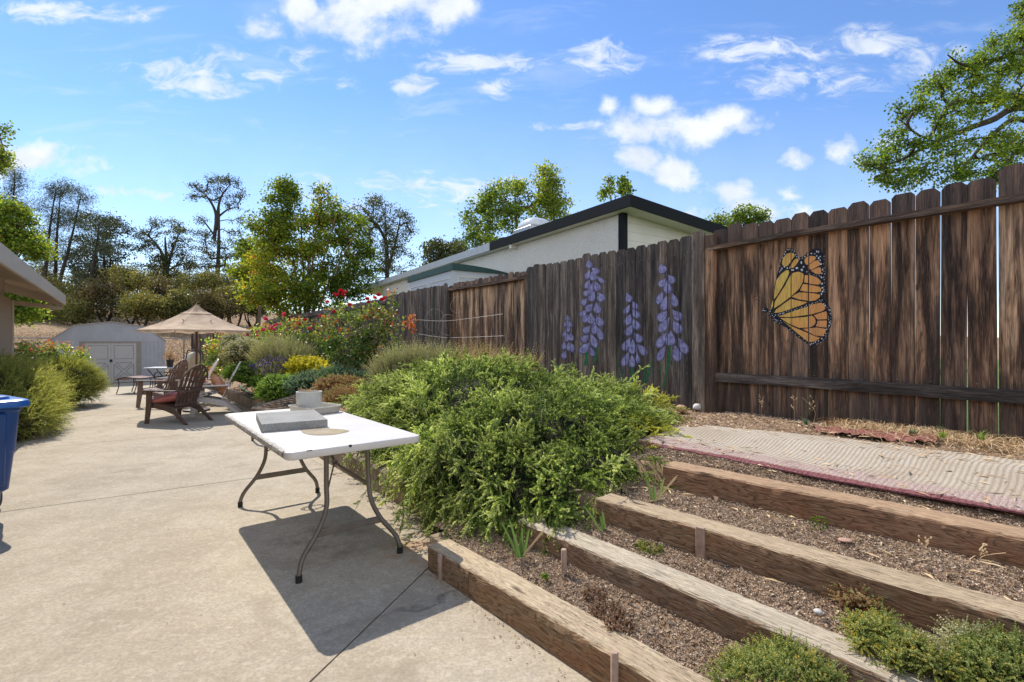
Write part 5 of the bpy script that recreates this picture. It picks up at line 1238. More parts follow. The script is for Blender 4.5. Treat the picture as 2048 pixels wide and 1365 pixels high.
for k, (u, v, Y, ru, rv) in enumerate(spec):
    b = gb(u, Y); r2 = np.random.default_rng(300 + k)
    limbs = [([b, b + np.array([dx, dy, .9]), D(u + dx * 26, v - rv * .2, Y + dy)], .06, .02) for dx, dy in ((-.6, .2), (.5, -.2), (.1, .4), (-.1, -.4))]
    bl = [tb(u + r2.uniform(-.7, .7) * ru, v + r2.uniform(-.75, .5) * rv, Y + r2.uniform(-.8, .8), ru * r2.uniform(.25, .6), rv * r2.uniform(.3, .65), 14) for _ in range(8)] + [tb(u, v + rv * .4, Y, ru * .9, rv * .5, 26)]
    make_tree('slope_shrub', SLAB[k], 'shrub', b, limbs, bl, .115, 60, .22, 'shrub' if k % 3 else 'shrub_b', 'bark', 300 + k, group='shrubs on the dry slope', twr=.012, minr=.009, aspect=.6, trunk='branches', crown='foliage')
# dry grass on slope
def blades(P, L, wd, seed, lean=.5, name='dry_grass', label='', mat='straw', curve=.6):
    r_ = np.random.default_rng(seed); n = len(P); th = r_.uniform(0, 6.28, n)
    d = np.stack([np.cos(th) * lean, np.sin(th) * lean, np.ones(n)], -1) * L[:, None]; s = np.stack([-np.sin(th), np.cos(th), 0 * th], -1) * wd
    m_ = P + d * .5; tp = P + d * np.array([1 + curve, 1 + curve, .75])
    V = np.stack([P - s, P + s, m_ + s * .8, tp, m_ - s * .8], 1).reshape(-1, 3); b = np.arange(n)[:, None] * 5
    return obj(name, [(V, [b + [[0, 1, 2, 4]], b + [[4, 2, 3]]], np.repeat(r_.uniform(0, 1, n), 5))], M[mat], kind='stuff', label=label)
n = 30000; pp = rng.uniform(21.3, 33, n); qq = rng.uniform(-12, 9, n); XY = pp[:, None] * P_ + qq[:, None] * Q_
blades(np.concatenate([XY, terrain_h(XY[:, 0], XY[:, 1])[:, None]], 1), rng.uniform(.03, .11, n), .010, 401, lean=.9, label='dry straw coloured grass on the slope behind the shed')

# ------------------------------------------------------------------ roses
def rosette(n, seed, rad):
    r_ = np.random.default_rng(seed); V = []; F = []
    for k in range(n):
        a = k * 2.4; rr = rad * (.25 + .75 * k / n); tilt = .3 + 1.0 * (1 - k / n); w_ = rad * .5
        c = np.array([math.cos(a) * rr * .55, math.sin(a) * rr * .55, 0]); o = np.array([math.cos(a), math.sin(a), 0]); s = np.array([-math.sin(a), math.cos(a), 0])
        tip = c + o * rr * .5 + np.array([0, 0, rad * .75 * tilt]); b = len(V)
        V += [c - s * w_ * .5, c + s * w_ * .5, c + s * w_ * .7 + (tip - c) * .7, tip, c - s * w_ * .7 + (tip - c) * .7]; F.append([b, b + 1, b + 2, b + 3, b + 4])
    return np.array(V), np.array(F)
RV, RF = rosette(16, 3, 1.0)
def rose(label, base, blobs, seed, lmat='rose_leaf', fmat='petal_red', fpos=(), fsize=.045, size=.062, nper=14, sig=.06, rtop=True, name='rose_bush', cat='rose bush'):
    base = np.array(base, float); r_ = np.random.default_rng(seed); limbs = []
    for bl in blobs:
        e = np.array(bl[:3]) + np.array([0, 0, bl[5] * .5]); m_ = base * .5 + e * .5 + r_.normal(0, .05, 3)
        limbs.append(([base + r_.normal(0, .03, 3) * [1, 1, 0], m_, e], .014, .005))
    zt = max(b_[2] + b_[5] for b_ in blobs); zb = min(b_[2] - b_[5] for b_ in blobs)
    def cr(c):
        h = (c[:, 2] - zb) / (zt - zb); return np.clip(.25 + .50 * h + r_.normal(0, .18, len(c)) + (r_.random(len(c)) < .16) * .35 * h, 0, 1)
    root = make_tree(name, label, cat, base, limbs, blobs, size, nper, sig, lmat, 'bark_warm', seed, twr=.0028, minr=.0025, aspect=.7, rv=.1, crndf=cr, crown='foliage', trunk='canes')
    ch = []
    for k, q in enumerate(fpos):
        q = np.array(q) - base; m_ = rz(r_.uniform(0, 6)) @ rx(r_.normal(0, .5) + .3)
        ch.append(((RV * fsize * r_.uniform(.8, 1.2)) @ m_.T + q, [RF], r_.uniform(0, 1)))
        root_st = None
    for k, c in enumerate(ch): obj('bloom', [c], M[fmat], root)
    return root
rose('tall dark-leaved rose bush with red blooms beside the big fence', D(728, 775, 9.6), [tb(700, 690, 9.6, 55, 38, 80), tb(745, 700, 9.6, 50, 38, 70), tb(690, 640, 9.6, 46, 28, 40), tb(740, 640, 9.6, 44, 34, 46), tb(775, 660, 9.5, 26, 34, 26), tb(715, 735, 9.5, 55, 22, 40), tb(672, 700, 9.6, 30, 34, 24), tb(785, 610, 9.5, 12, 30, 8)], 501,
     fpos=[D(669, 590, 9.6), D(682, 584, 9.5), D(676, 592, 9.4), D(750, 598, 9.5), D(763, 602, 9.4), D(770, 598, 9.6), D(737, 606, 9.5), D(668, 626, 9.4), D(690, 588, 9.55), D(735, 600, 9.5), D(757, 592, 9.5), D(700, 612, 9.4), D(655, 605, 9.6), D(672, 652, 9.3)], fsize=.062)
rose('rose bush with reddish new shoots between the tall rose and lavender', D(640, 745, 11.2), [tb(620, 690, 11.2, 46, 30, 60), tb(650, 665, 11.2, 34, 28, 36), tb(600, 660, 11.3, 30, 26, 26), tb(640, 715, 11.1, 44, 20, 36)], 502, fmat='petal_red', fpos=[D(629, 650, 11.1), D(660, 640, 11), D(640, 634, 11), D(610, 642, 11.1), D(620, 658, 11), D(648, 652, 10.9), D(600, 650, 11.1)], fsize=.06)
rose('rose bush with magenta blooms behind the lavender mound', D(555, 735, 12.2), [tb(545, 690, 12.2, 42, 30, 54), tb(575, 665, 12.3, 30, 26, 30), tb(520, 670, 12.2, 28, 24, 26)], 503, lmat='rose_leaf_l', fmat='petal_mag', fpos=[D(540, 656, 12), D(552, 652, 12.1), D(547, 662, 12), D(560, 650, 12), D(512, 668, 12), D(585, 640, 12.1), D(497, 672, 12), D(530, 640, 12), D(570, 630, 12), D(527, 662, 11.9), D(592, 660, 12)], fsize=.075)
rose('rose bush with magenta blooms right of the umbrella canopy', D(505, 740, 13.2), [tb(500, 690, 13.2, 32, 28, 40), tb(520, 700, 13, 28, 24, 26)], 504, lmat='rose_leaf_l', fmat='petal_mag', fpos=[D(493, 665, 13), D(487, 672, 13), D(514, 673, 13), D(505, 660, 13.1)], fsize=.07)
rose('light green bushy rose with pink blooms under the umbrella edge', D(440, 752, 12.0), [tb(440, 700, 12, 30, 32, 60), tb(430, 725, 11.9, 26, 18, 24), tb(452, 680, 12, 18, 16, 16)], 505, lmat='rose_leaf_l', fmat='petal_mag', fpos=[D(463, 665, 11.9), D(458, 670, 11.8), D(441, 680, 11.7), D(425, 668, 11.9)], fsize=.05)
rose('rose bush with faded pink blooms at the wall of the tan house', D(60, 735, 11.4), [tb(48, 705, 11.4, 28, 20, 36), tb(85, 705, 11.3, 30, 20, 40), tb(70, 725, 11.2, 46, 20, 40)], 506, lmat='rose_leaf', fmat='petal_pink', fpos=[D(34, 692, 11.2), D(45, 684, 11.2), D(90, 685, 11), D(97, 690, 11), D(60, 693, 11.1), D(78, 695, 11), D(95, 697, 10.9)], fsize=.036)
rose('light green rose with pale pink blooms in front of the shed doors', D(135, 740, 11.8), [tb(125, 708, 11.8, 20, 20, 24), tb(155, 715, 11.8, 20, 18, 18), tb(135, 725, 11.7, 30, 18, 24)], 507, lmat='rose_leaf_l', fmat='petal_pink', fpos=[D(114, 685, 11.6), D(124, 687, 11.6), D(134, 686, 11.6), D(168, 691, 11.6), D(169, 702, 11.6), D(108, 693, 11.6), D(156, 697, 11.6)], fsize=.036)
rose('small shrub with orange blooms beside the near white chair', D(425, 745, 11.2), [tb(424, 742, 11.2, 14, 12, 12)], 508, lmat='rose_leaf_l', fmat='petal_orange', fpos=[D(421, 738, 11.0), D(426, 742, 11.0), D(418, 745, 11.0)], fsize=.06, name='flowering_shrub', cat='shrub')
rose('dried orange-leaved stem against the fence by the wire trellis', D(820, 735, 8.9), [tb(820, 645, 8.9, 8, 14, 8), tb(824, 655, 8.9, 6, 8, 5)], 509, lmat='petal_orange', fpos=[], size=.045, nper=12, sig=.035, name='dried_plant', cat='plant')

# ------------------------------------------------------------------ folding table and what stands on it
l_ = np.array([-.630, .777]); w__ = np.array([.777, .630])
NL = np.array([-1.172, 2.560])
TA = math.atan2(w__[1], w__[0])   # local x = width (w), local y = length (l)
tab = thing('folding_table', 'white plastic folding table with a chipped edge and grey metal legs', 'table', (NL[0], NL[1], 0), TA)
TW, TL, TZ = .79, 1.83, .742
def rrect(x0, x1, y0, y1, r, n=5):
    pts = []
    for cx, cy, a0 in ((x1 - r, y0 + r, -90), (x1 - r, y1 - r, 0), (x0 + r, y1 - r, 90), (x0 + r, y0 + r, 180)):
        for k in range(n + 1): a = R(a0 + 90 * k / n); pts.append((cx + r * math.cos(a), cy + r * math.sin(a)))
    return pts
def slab(poly, prof, r=.5):
    """prof: list of (inset, z)"""
    n = len(poly); c = np.mean(poly, axis=0); P = np.array(poly); V = []
    T = np.roll(P, -1, 0) - np.roll(P, 1, 0); Nn = np.stack([T[:, 1], -T[:, 0]], -1); Nn /= np.linalg.norm(Nn, axis=1)[:, None]
    for ins, z in prof:
        Q = P - Nn * ins; V += [(q[0], q[1], z) for q in Q]
    k = len(prof); i = np.arange(k - 1)[:, None] * n; j = np.arange(n)[None]; j2 = (j + 1) % n
    F = np.stack([i + j, i + j2, i + n + j2, i + n + j], -1).reshape(-1, 4)
    return (np.array(V), [F, np.array([list(range(n))[::-1]]), np.array([list(range((k - 1) * n, k * n))])], r)
obj('tabletop', [slab(rrect(0, TW, 0, TL, .045), [(.012, TZ - .045), (.002, TZ - .040), (0, TZ - .03), (0, TZ - .006), (.002, TZ - .002), (.006, TZ)])], M['table_top'], tab, 40)
# chipped grey left edge
r_ = np.random.default_rng(9); V = []; n = 90
for k in range(n):
    y = .06 + (TL - .10) * k / (n - 1); o = .006 + .011 * abs(math.sin(k * .37)) * r_.uniform(.3, 1)
    V += [(-.004, y, TZ - .034), (-.007, y, TZ - .020), (-.006 + r_.normal() * .001, y, TZ - .004), (-.001 + o * .2, y, TZ + .0015), (o + .010, y, TZ + .0012)]
i = np.arange(n - 1)[:, None] * 5; j = np.arange(4)[None]
obj('chipped_edge', [(np.array(V), [np.stack([i + j, i + 5 + j, i + 6 + j, i + j + 1], -1).reshape(-1, 4)], .5)], M['cut_edge'], tab)
obj('edge_chip', [bbox(.33, .345, -.003, .008, TZ - .012, TZ + .001, .001, 1), bbox(.10, .13, -.002, .004, TZ - .003, TZ + .001, .001, 1)], M['black_cap'], tab)
for yl, sgn in ((.20, -1), (TL - .20, 1)):
    for k, sx_ in enumerate((-1, 1)):
        xc = TW / 2; top = (xc + sx_ * .125, yl, TZ - .045); yf = yl + sgn * .085
        p = smoothpath([top, (xc + sx_ * .128, yl + sgn * .01, TZ - .25), (xc + sx_ * .135, yl + sgn * .03, .36), (xc + sx_ * .19, yl + sgn * .045, .235), (xc + sx_ * .275, yl + sgn * .065, .12), (xc + sx_ * .300, yf, .05), (xc + sx_ * .302, yf, 0.02)], 30)
        lg = obj('leg', [tube(p, .0145, 12)], M['leg_metal'], tab, 40)
        obj('foot_cap', [tube([(p[-1][0], p[-1][1], 0), (p[-1][0], p[-1][1], .04)], .0185, 12)], M['black_cap'], lg, 40)
    yb = yl + sgn * .045; obj('crossbar', [bbox(TW / 2 - .20, TW / 2 + .20, yb - .006, yb + .006, .205, .248, .003, 1)], M['leg_metal'], tab, 40)
    obj('leg_brace', [tube(smoothpath([(TW / 2 + .127, yl + sgn * .012, .45), (TW / 2 + .04, yl - sgn * .16, .52), (TW / 2, yl - sgn * .22, .56)], 8), .008, 8), tube([(TW / 2, yl - sgn * .22, .56), (TW / 2, yl - sgn * .45, TZ - .04)], .009, 8),
                      tube([(TW / 2 - .127, yl + sgn * .012, .43), (TW / 2, yl - sgn * .22, .56)], .005, 8), xf(lathe([(.018, -.008), (.018, .008)], 12), rx(R(90)), (TW / 2, yl - sgn * .22, .56))], M['leg_metal'], tab, 40)
def on_table(name, label, cat, x, y, ch, mat, smooth=40, dz=0.0):
    q = NL + w__ * x + l_ * y
    return obj(name, ch, M[mat], loc=(q[0], q[1], TZ + dz), rotz=TA, smooth=smooth, label=label, cat=cat)
def table_xy(u, v, z=TZ):
    g = G(u, v, z)[:2] - NL; return float(g @ w__), float(g @ l_)
pc = [table_xy(*c_) for c_ in ((522, 866), (643, 856))]
x0, y0 = pc[0]; x1, y1 = pc[1]
on_table('concrete_paver', 'thick square grey concrete paver on the white table', 'paver', .0, .0,
         [xf(bbox(0, .405, 0, .405 * 1.45, 0, .052, .003, 1), rz(math.atan2(y1 - y0, x1 - x0)), (x0, y0, .0015))], 'paver')
# puddle
pd = [table_xy(u, v) for u, v in ((600, 858), (625, 855), (660, 858), (698, 862), (680, 868), (655, 871), (625, 871), (605, 866))]
pd = smoothpath(np.array(pd + pd[:1]), 40)[:-1]; n = len(pd)
on_table('puddle', 'shallow tan puddle on the table beside the concrete paver', 'puddle', 0, 0, [(np.array([(a, b, .0022) for a, b in pd]), [np.array([list(range(n))[::-1] if True else 0])], .5)], 'puddle')
# tray + pot
tx, ty = table_xy(655, 826); R_tr = rz(R(20))
tray = thing('plastic_tray', 'shallow off-white plastic tray holding the round pot', 'tray', (*(NL + w__ * (tx - .07) + l_ * (ty + .10)), TZ + .001), TA + R(14))
def tray_mesh(w_, d_, h, t_):
    o = rrect(-w_ / 2, w_ / 2, -d_ / 2, d_ / 2, .05); return [slab(o, [(.03, 0), (.012, .004), (.004, h * .8), (-.006, h * .82), (-.006, h), (.006, h), (.012, h * .8), (.022, .010), (.04, .006)])]
obj('tray_body', tray_mesh(.29, .36, .058, .004), M['tray'], tray, 40)
px, py = table_xy(624, 812)
q = NL + w__ * (tx - .11) + l_ * (ty + .12)
pot = thing('flower_pot', 'round white ceramic pot with dead stems on the table tray', 'plant pot', (q[0], q[1], TZ + .008), 0)
obj('pot_body', [lathe([(.085, 0), (.095, .004), (.098, .02), (.100, .160), (.100, .165), (.090, .165), (.088, .145), (.086, .135)], 36)], M['pot_white'], pot, 40)
obj('soil_fill', [lathe([(.0, .128), (.086, .130)], 20)], M['soil'], pot)
obj('dead_stems', [tube(smoothpath([(random.uniform(-.03, .03), random.uniform(-.03, .03), .13), (random.uniform(-.05, .05), random.uniform(-.05, .05), .16), (random.uniform(-.08, .08), random.uniform(-.08, .08), random.uniform(.17, .22))], 6), .0018, 4) for _ in range(14)], M['straw'], pot)
cx_, cy_ = table_xy(582, 812)
coil = []
for k in range(4):
    a0 = random.uniform(0, 6); P_c = [(.07 * math.cos(a + a0) * (1 + .1 * k), .05 * math.sin(a + a0) + .01 * k, .006 + .006 * k + .008 * math.sin(a * 2 + k)) for a in np.linspace(0, 5.6, 26)]
    coil.append(tube(P_c, .0032, 6))
on_table('cable_coil', 'small coil of black cable behind the paver on the table', 'cable', cx_ + .0, cy_ - .05, coil, 'black_cap')
# weathered wood frame leaning behind the table
wf = thing('slatted_pallet', 'weathered slatted wooden frame lying behind the table by the kerb', 'pallet', (0, 0, 0))
pA_ = D(505, 818, 6.6); pB_ = D(600, 790, 6.9); pC_ = D(640, 800, 6.5); pD_ = D(560, 822, 6.2)
for a_, b_ in ((pA_, pB_), (pB_, pC_), (pA_, pD_)): obj('frame_rail', [tube([a_, b_], .022, 4)], M['rail_gray'], wf)
obj('slats', [tube([pA_ + (pB_ - pA_) * s, pD_ + (pC_ - pD_) * s], .009, 4) for s in np.linspace(.1, .9, 9)] + [tube([(pA_[0], pA_[1], 0), pA_], .018, 4), tube([(pC_[0], pC_[1], 0), pC_], .018, 4)], M['rail'], wf)

# ------------------------------------------------------------------ chairs
def adirondack(label, x, y, f, mat, group, cushion=None, scale=1.0, nslat=7):
    ang = math.atan2(f[1], f[0]); root = thing('garden_chair', label, 'chair', (x, y, 0), ang, group); M_ = M[mat]
    # local: x forward, y left, z up
    sl = []
    for k in range(nslat):
        i_ = k - (nslat - 1) / 2; yb = i_ * .058; yt = i_ * .079; Lb = .72 * math.sqrt(max(0, 1 - (i_ / 4.3) ** 2)) + .02; segs = 8; V = []
        for s in range(segs + 1):
            tt = s / segs * Lb; fr = s / segs * (Lb / .74); yc = yb + (yt - yb) * fr; hw = (.019 + .0055 * fr) * (1 if s < segs else .55)
            xx = -.13 - .30 * tt - .12 * tt * tt - .35 * (yc * yc) * -1; zz = .27 + tt * .93
            for dy, dx in ((-hw, 0), (hw, 0), (hw, -.016), (-hw, -.016)): V.append((xx + dx, yc + dy, zz))
        ii = np.arange(segs)[:, None] * 4; jj = np.arange(4)[None]; j2 = (jj + 1) % 4
        sl.append((np.array(V), [np.stack([ii + jj, ii + 4 + jj, ii + 4 + j2, ii + j2], -1).reshape(-1, 4), np.array([[3, 2, 1, 0], [segs * 4, segs * 4 + 1, segs * 4 + 2, segs * 4 + 3]])], .5))
    sl.append(bbox(-.265, -.240, -.235, .235, .50, .545, .005, 1)); sl.append(bbox(-.155, -.13, -.21, .21, .28, .33, .005, 1))
    # arched rim joining the slat tops
    rim = [(-.13 - .30 * tt - .12 * tt * tt - .008, yy, .27 + tt * .93) for yy, tt in [(y_, .72 * math.sqrt(max(0, 1 - (y_ / .34) ** 2)) + .01) for y_ in np.linspace(-.262, .262, 17)]]
    sl.append(tube(rim, .015, 6))
    obj('backrest', sl, M_, root, 40)
    st = []
    for k in range(7):
        xx = .30 - k * .072; zz = .365 - k * .018 - (0 if k else .012); st.append(xf(bbox(-.032, .032, -.245, .245, -.009, .009, .004, 1), ry(R(-14 if k else 40)), (xx, 0, zz)))
    obj('seat', st, M_, root, 40)
    for s in (-1, 1):
        obj('side_frame', [prism([(.33, .27), (.33, .345), (.0, .295), (-.16, .255), (-.44, .0), (-.37, .0), (-.19, .15), (.0, .215)][::-1], s * .245 - .013, s * .245 + .013, 'y')], M_, root)
        obj('leg', [prism([(.36, .0), (.29, .0), (.235, .30), (.225, .53), (.325, .53), (.33, .30)][::-1], s * .29 - .012, s * .29 + .012, 'y')], M_, root)
        arm = rrect(-.26, .37, s * .30 - .055, s * .30 + .055, .045, 4)
        obj('armrest', [slab(arm, [(.004, .528), (0, .532), (0, .544), (.004, .550)])], M_, root, 40)
    if cushion: cushion(root)
    return root
def c_red(root): obj('seat_cushion', [xf(pillow(.25, .275, .075, .3), ry(R(13)), (.08, 0, .405))], M['red_cushion'], root, True)
def c_orange(root): obj('throw_pillow', [xf(pillow(.22, .22, .085, .5), ry(R(-60)), (-.08, 0, .53))], M['orange_cushion'], root, True)
def c_bw(root):
    c_orange(root); obj('seat_cushion', [xf(pillow(.22, .23, .028, .3), ry(R(14)), (.10, 0, .375))], M['bw'], root, True)
GB = 'brown resin garden chairs'; GW = 'white resin garden chairs'
adirondack('dark brown slatted garden chair with a red seat cushion, seen from behind', -5.53, 8.18, (-.97, .22), 'brown_resin', GB, c_red)
adirondack('taupe slatted garden chair behind the red-cushioned one', -7.28, 10.30, (-1, -.02), 'taupe_resin', GB)
adirondack('white garden chair with patterned seat pad and orange pillow, nearest the kerb', -5.50, 9.10, (-.88, -.47), 'white_resin', GW, c_bw)
adirondack('white garden chair with an orange pillow, farther of the two white ones', -6.78, 10.55, (-.80, -.60), 'white_resin', GW, c_orange)
# umbrella
ux, uy = D(393, 0, 9.49)[:2]
um = thing('patio_umbrella', 'open beige patio umbrella with brown pole among the chairs', 'umbrella', (ux, uy, 0))
obj('base', [lathe([(.22, 0), (.23, .012), (.22, .03), (.08, .055), (.035, .07), (.033, .28), (.026, .30)], 28)], M['dark_metal'], um, 40)
obj('pole', [tube([(0, 0, .02), (0, 0, 2.03)], .019, 12)], M['pole_wood'], um, True)
def canopy(r0, z0, r1, z1, nseg=8, sub=6, drop=.03, sag=.05, rings=7):
    V = []; na = nseg * sub
    for k in range(rings + 1):
        f = k / rings; r = r0 + (r1 - r0) * f; z = z0 + (z1 - z0) * f
        for a in range(na):
            s = abs(((a % sub) / sub) - .5) * 2; sg = (1 - s ** 2)     # 1 mid panel
            rr = r * (1 - .055 * sg); zz = z - .025 * math.sin(f * math.pi) - sag * sg * f * f * .0 - .028 * sg * math.sin(f * math.pi)
            if k == rings: zz -= 0
            ang_ = 2 * math.pi * a / na + .2; V.append((rr * math.cos(ang_), rr * math.sin(ang_), zz))
    for a in range(na):
        s = abs(((a % sub) / sub) - .5) * 2; sg = 1 - s ** 2; rr = r1 * (1 - .055 * sg) + .004; ang_ = 2 * math.pi * a / na + .2
        V.append((rr * math.cos(ang_), rr * math.sin(ang_), z1 - drop - .035 * sg * abs(math.sin(a * 1.7)) - .01))
    i = np.arange(rings + 1)[:, None] * na; j = np.arange(na)[None]; j2 = (j + 1) % na
    return (np.array(V), [np.stack([i + j, i + na + j, i + na + j2, i + j2], -1).reshape(-1, 4)], .5)
obj('canopy', [canopy(.25, 1.872, .97, 1.545, drop=.012)], M['canvas'], um, 25)
obj('vent_cap', [canopy(.012, 2.050, .285, 1.862, rings=4, drop=.003)], M['canvas'], um, 25)
for k in range(8):
    a = 2 * math.pi * k / 8 + .2; obj('rib', [tube([(math.cos(a) * .03, math.sin(a) * .03, 1.89), (math.cos(a) * .45, math.sin(a) * .45, 1.735), (math.cos(a) * .94, math.sin(a) * .94, 1.528)], .008, 5), tube([(0, 0, 1.50), (math.cos(a) * .6, math.sin(a) * .6, 1.74)], .006, 5)], M['pole_wood'], um)
obj('finial', [lathe([(.012, 2.04), (.016, 2.055), (.010, 2.068), (.002, 2.075)], 12)], M['pole_wood'], um, True)
# cushioned lounge chair
q = D(352, 0, 12.2); lc = thing('lounge_chair', 'metal lounge chair with thick cream cushions behind the taupe chair', 'chair', (q[0], q[1], 0), R(185))
obj('seat_cushion', [xf(pillow(.30, .29, .07, .3), None, (.02, 0, .42))], M['cream'], lc, True)
obj('back_cushion', [xf(pillow(.07, .28, .34, .3), ry(R(-18)), (-.34, 0, .76))], M['cream'], lc, True)
obj('frame', [tube(smoothpath([(.32, s * .31, 0), (.30, s * .31, .36), (.26, s * .32, .60), (-.28, s * .32, .62), (-.44, s * .31, 1.12)], 20), .013, 8) for s in (-1, 1)] + [tube([(-.30, s * .30, .35), (-.40, s * .30, 0)], .013, 8) for s in (-1, 1)]
    + [tube([(.3, -.31, .33), (.3, .31, .33)], .012, 8), tube([(-.44, -.31, 1.12), (-.44, .31, 1.12)], .012, 8), tube([(.3, .31, .33), (-.30, .30, .35)], .012, 8), tube([(.3, -.31, .33), (-.30, -.30, .35)], .012, 8)], M['dark_metal'], lc, True)
# side table with X legs
q = D(327, 0, 12.3); sd = thing('side_table', 'small folding side table with crossed black legs beside the shed', 'side table', (q[0], q[1], 0), R(8))
obj('table_top', [bbox(-.34, .34, -.24, .24, .66, .70, .012, 2)], M['fascia_pale'], sd, 40)
for s in (-1, 1): obj('leg', [tube([(-s * .26, s * .19, 0), (s * .26, s * .19, .66)], .012, 6), tube([(s * .26, s * .16, 0), (-s * .26, s * .16, .66)], .012, 6)], M['dark_metal'], sd)
q2 = D(340, 0, 12.3); pt = thing('plant_pot', 'black plastic pot with pink-leaved plant on the side table', 'plant pot', (q2[0], q2[1], .70))
obj('pot_body', [lathe([(.062, 0), (.078, .16), (.084, .16), (.084, .185), (.072, .185), (.068, .16), (.0, .155)], 20)], M['black_plastic'], pt, 40)
cl_ = np.array([0, 0, .27]) + rng.normal(0, .07, (26, 3)) * [1, 1, 1.1]
obj('foliage', [leaves(cl_, 16, .03, .035, 9, .6, base=.6)], M['redbrown'], pt)
obj('stems', [tube([(0, 0, .16), tuple(c)], .003, 3) for c in cl_], M['twig'], pt)
# sling chaise
q = D(285, 0, 12.9); cz = thing('chaise_bench', 'low brown sling bench with curved dark metal legs before the shed', 'bench', (q[0], q[1], 0), R(5))
pr_ = smoothpath([(-.50, 0, .36), (-.25, 0, .43), (.1, 0, .40), (.50, 0, .44)], 18)
obj('sling_seat', [(np.array([(p[0], s, p[2] + dz) for p in pr_ for s, dz in ((-.27, 0), (.27, 0), (.27, -.025), (-.27, -.025))]), [np.stack([np.arange(17)[:, None] * 4 + np.arange(4)[None], np.arange(17)[:, None] * 4 + 4 + np.arange(4)[None], np.arange(17)[:, None] * 4 + 4 + (np.arange(4)[None] + 1) % 4, np.arange(17)[:, None] * 4 + (np.arange(4)[None] + 1) % 4], -1).reshape(-1, 4)], .5)], M['rust_seat'], cz, 40)
obj('frame', [tube([(p[0], s * .285, p[2] - .01) for p in pr_], .012, 6) for s in (-1, 1)], M['dark_metal'], cz)
for sx_ in (-.42, .0, .40):
    for s in (-1, 1): obj('leg', [tube(smoothpath([(sx_, s * .285, .38), (sx_ + .03, s * .285, .22), (sx_ - .03, s * .285, 0)], 8), .011, 6)], M['dark_metal'], cz)
# terracotta pot on kerb
q = G(511, 805, .20); tp = thing('plant_pot', 'weathered terracotta pot with yellowing strap leaves on the kerb', 'plant pot', (q[0] + .05, q[1] + .1, .17))
obj('pot_body', [lathe([(.085, 0), (.105, .22), (.115, .22), (.118, .26), (.10, .26), (.09, .22), (0, .215)], 20)], M['terracotta'], tp, 40)
def strap(base, d, L, wd, z1, r=.5, n=8, fold=.15):
    d = np.array(d, float); d /= np.linalg.norm(d); V = []
    s = np.array([-d[1], d[0], 0])
    for k in range(n + 1):
        t_ = k / n; p = np.array(base) + np.array([d[0], d[1], 0]) * L * t_ ** 1.5 + np.array([0, 0, z1 * (t_ - .35 * fold * t_ ** 3 * 4)]); w_ = wd * (1 - t_) ** .6 * (1 if k else .8)
        V += [p - s * w_, p + s * w_, p + np.array([d[0], d[1], .3]) * w_ * .25]
    i = np.arange(n)[:, None] * 3
    F = np.concatenate([i + np.array([[0, 3, 5, 2]]), i + np.array([[2, 5, 4, 1]])])
    return (np.array(V), [F], r)
obj('strap_leaves', [strap((0, 0, .22), (math.cos(a), math.sin(a)), random.uniform(.12, .28), .014, random.uniform(.1, .25), random.random(), fold=random.uniform(.3, 1)) for a in np.linspace(0, 6, 11)], M['lime'], tp)
obj('garden_hose', [tube(smoothpath([G(478, 770, .2), G(486, 779, .22), G(497, 785, .2), G(505, 790, .2)], 16), .018, 8)], M['green_hose'], label='green garden hose lying on the kerb behind the white chair', cat='hose')

# ------------------------------------------------------------------ blue bin
CB = np.array([-3.62, 3.72]); e1 = np.array([-.86, .51]); ang = math.atan2(-e1[1], -e1[0])
bn = CB + e1 * .33 + np.array([-.51, -.86]) * .33
bin_ = thing('recycling_bin', 'blue wheeled recycling bin cut off by the left edge', 'bin', (bn[0], bn[1], 0), ang)
def loft(sections, r=.5):
    k = len(sections); n = len(sections[0][0]); V = []
    for poly, z in sections: V += [(a, b, z) for a, b in poly]
    i = np.arange(k - 1)[:, None] * n; j = np.arange(n)[None]; j2 = (j + 1) % n
    return (np.array(V), [np.stack([i + j, i + j2, i + n + j2, i + n + j], -1).reshape(-1, 4), np.array([list(range(n))[::-1]]), np.array([list(range((k - 1) * n, k * n))])], r)
def rr_(h, r=.07): return rrect(-h, h, -h, h, r, 4)
obj('body', [loft([(rr_(.19), .03), (rr_(.20), .12), (rr_(.205), .19), (rr_(.238), .22), (rr_(.262), .50), (rr_(.266), .505), (rr_(.268), .52), (rr_(.285), .80), (rr_(.292), .81), (rr_(.295), .85)])], M['blue'], bin_, 30)
obj('corner_recess', [xf(bbox(-.02, .02, -.045, .045, .24, .78, .008, 1), ry(R(4.5)), (.235, .15, .02)), xf(bbox(-.02, .02, -.045, .045, .24, .78, .008, 1), ry(R(4.5)), (.235, -.15, .02))], M['blue'], bin_, 40)
obj('lid', [slab(rr_(.335, .09), [(.012, .835), (0, .84), (0, .872), (.006, .885), (.03, .895)]), slab(rr_(.245, .07), [(0, .894), (.01, .915), (.03, .92)])], M['blue_lid'], bin_, 40)
for s in (-1, 1):
    wl = obj('wheel', [xf(lathe([(.02, -.02), (.09, -.022), (.10, -.012), (.10, .012), (.09, .022), (.02, .02)], 24), rx(R(90)), (-.20, s * .25, .10))], M['black_plastic'], bin_, 40)

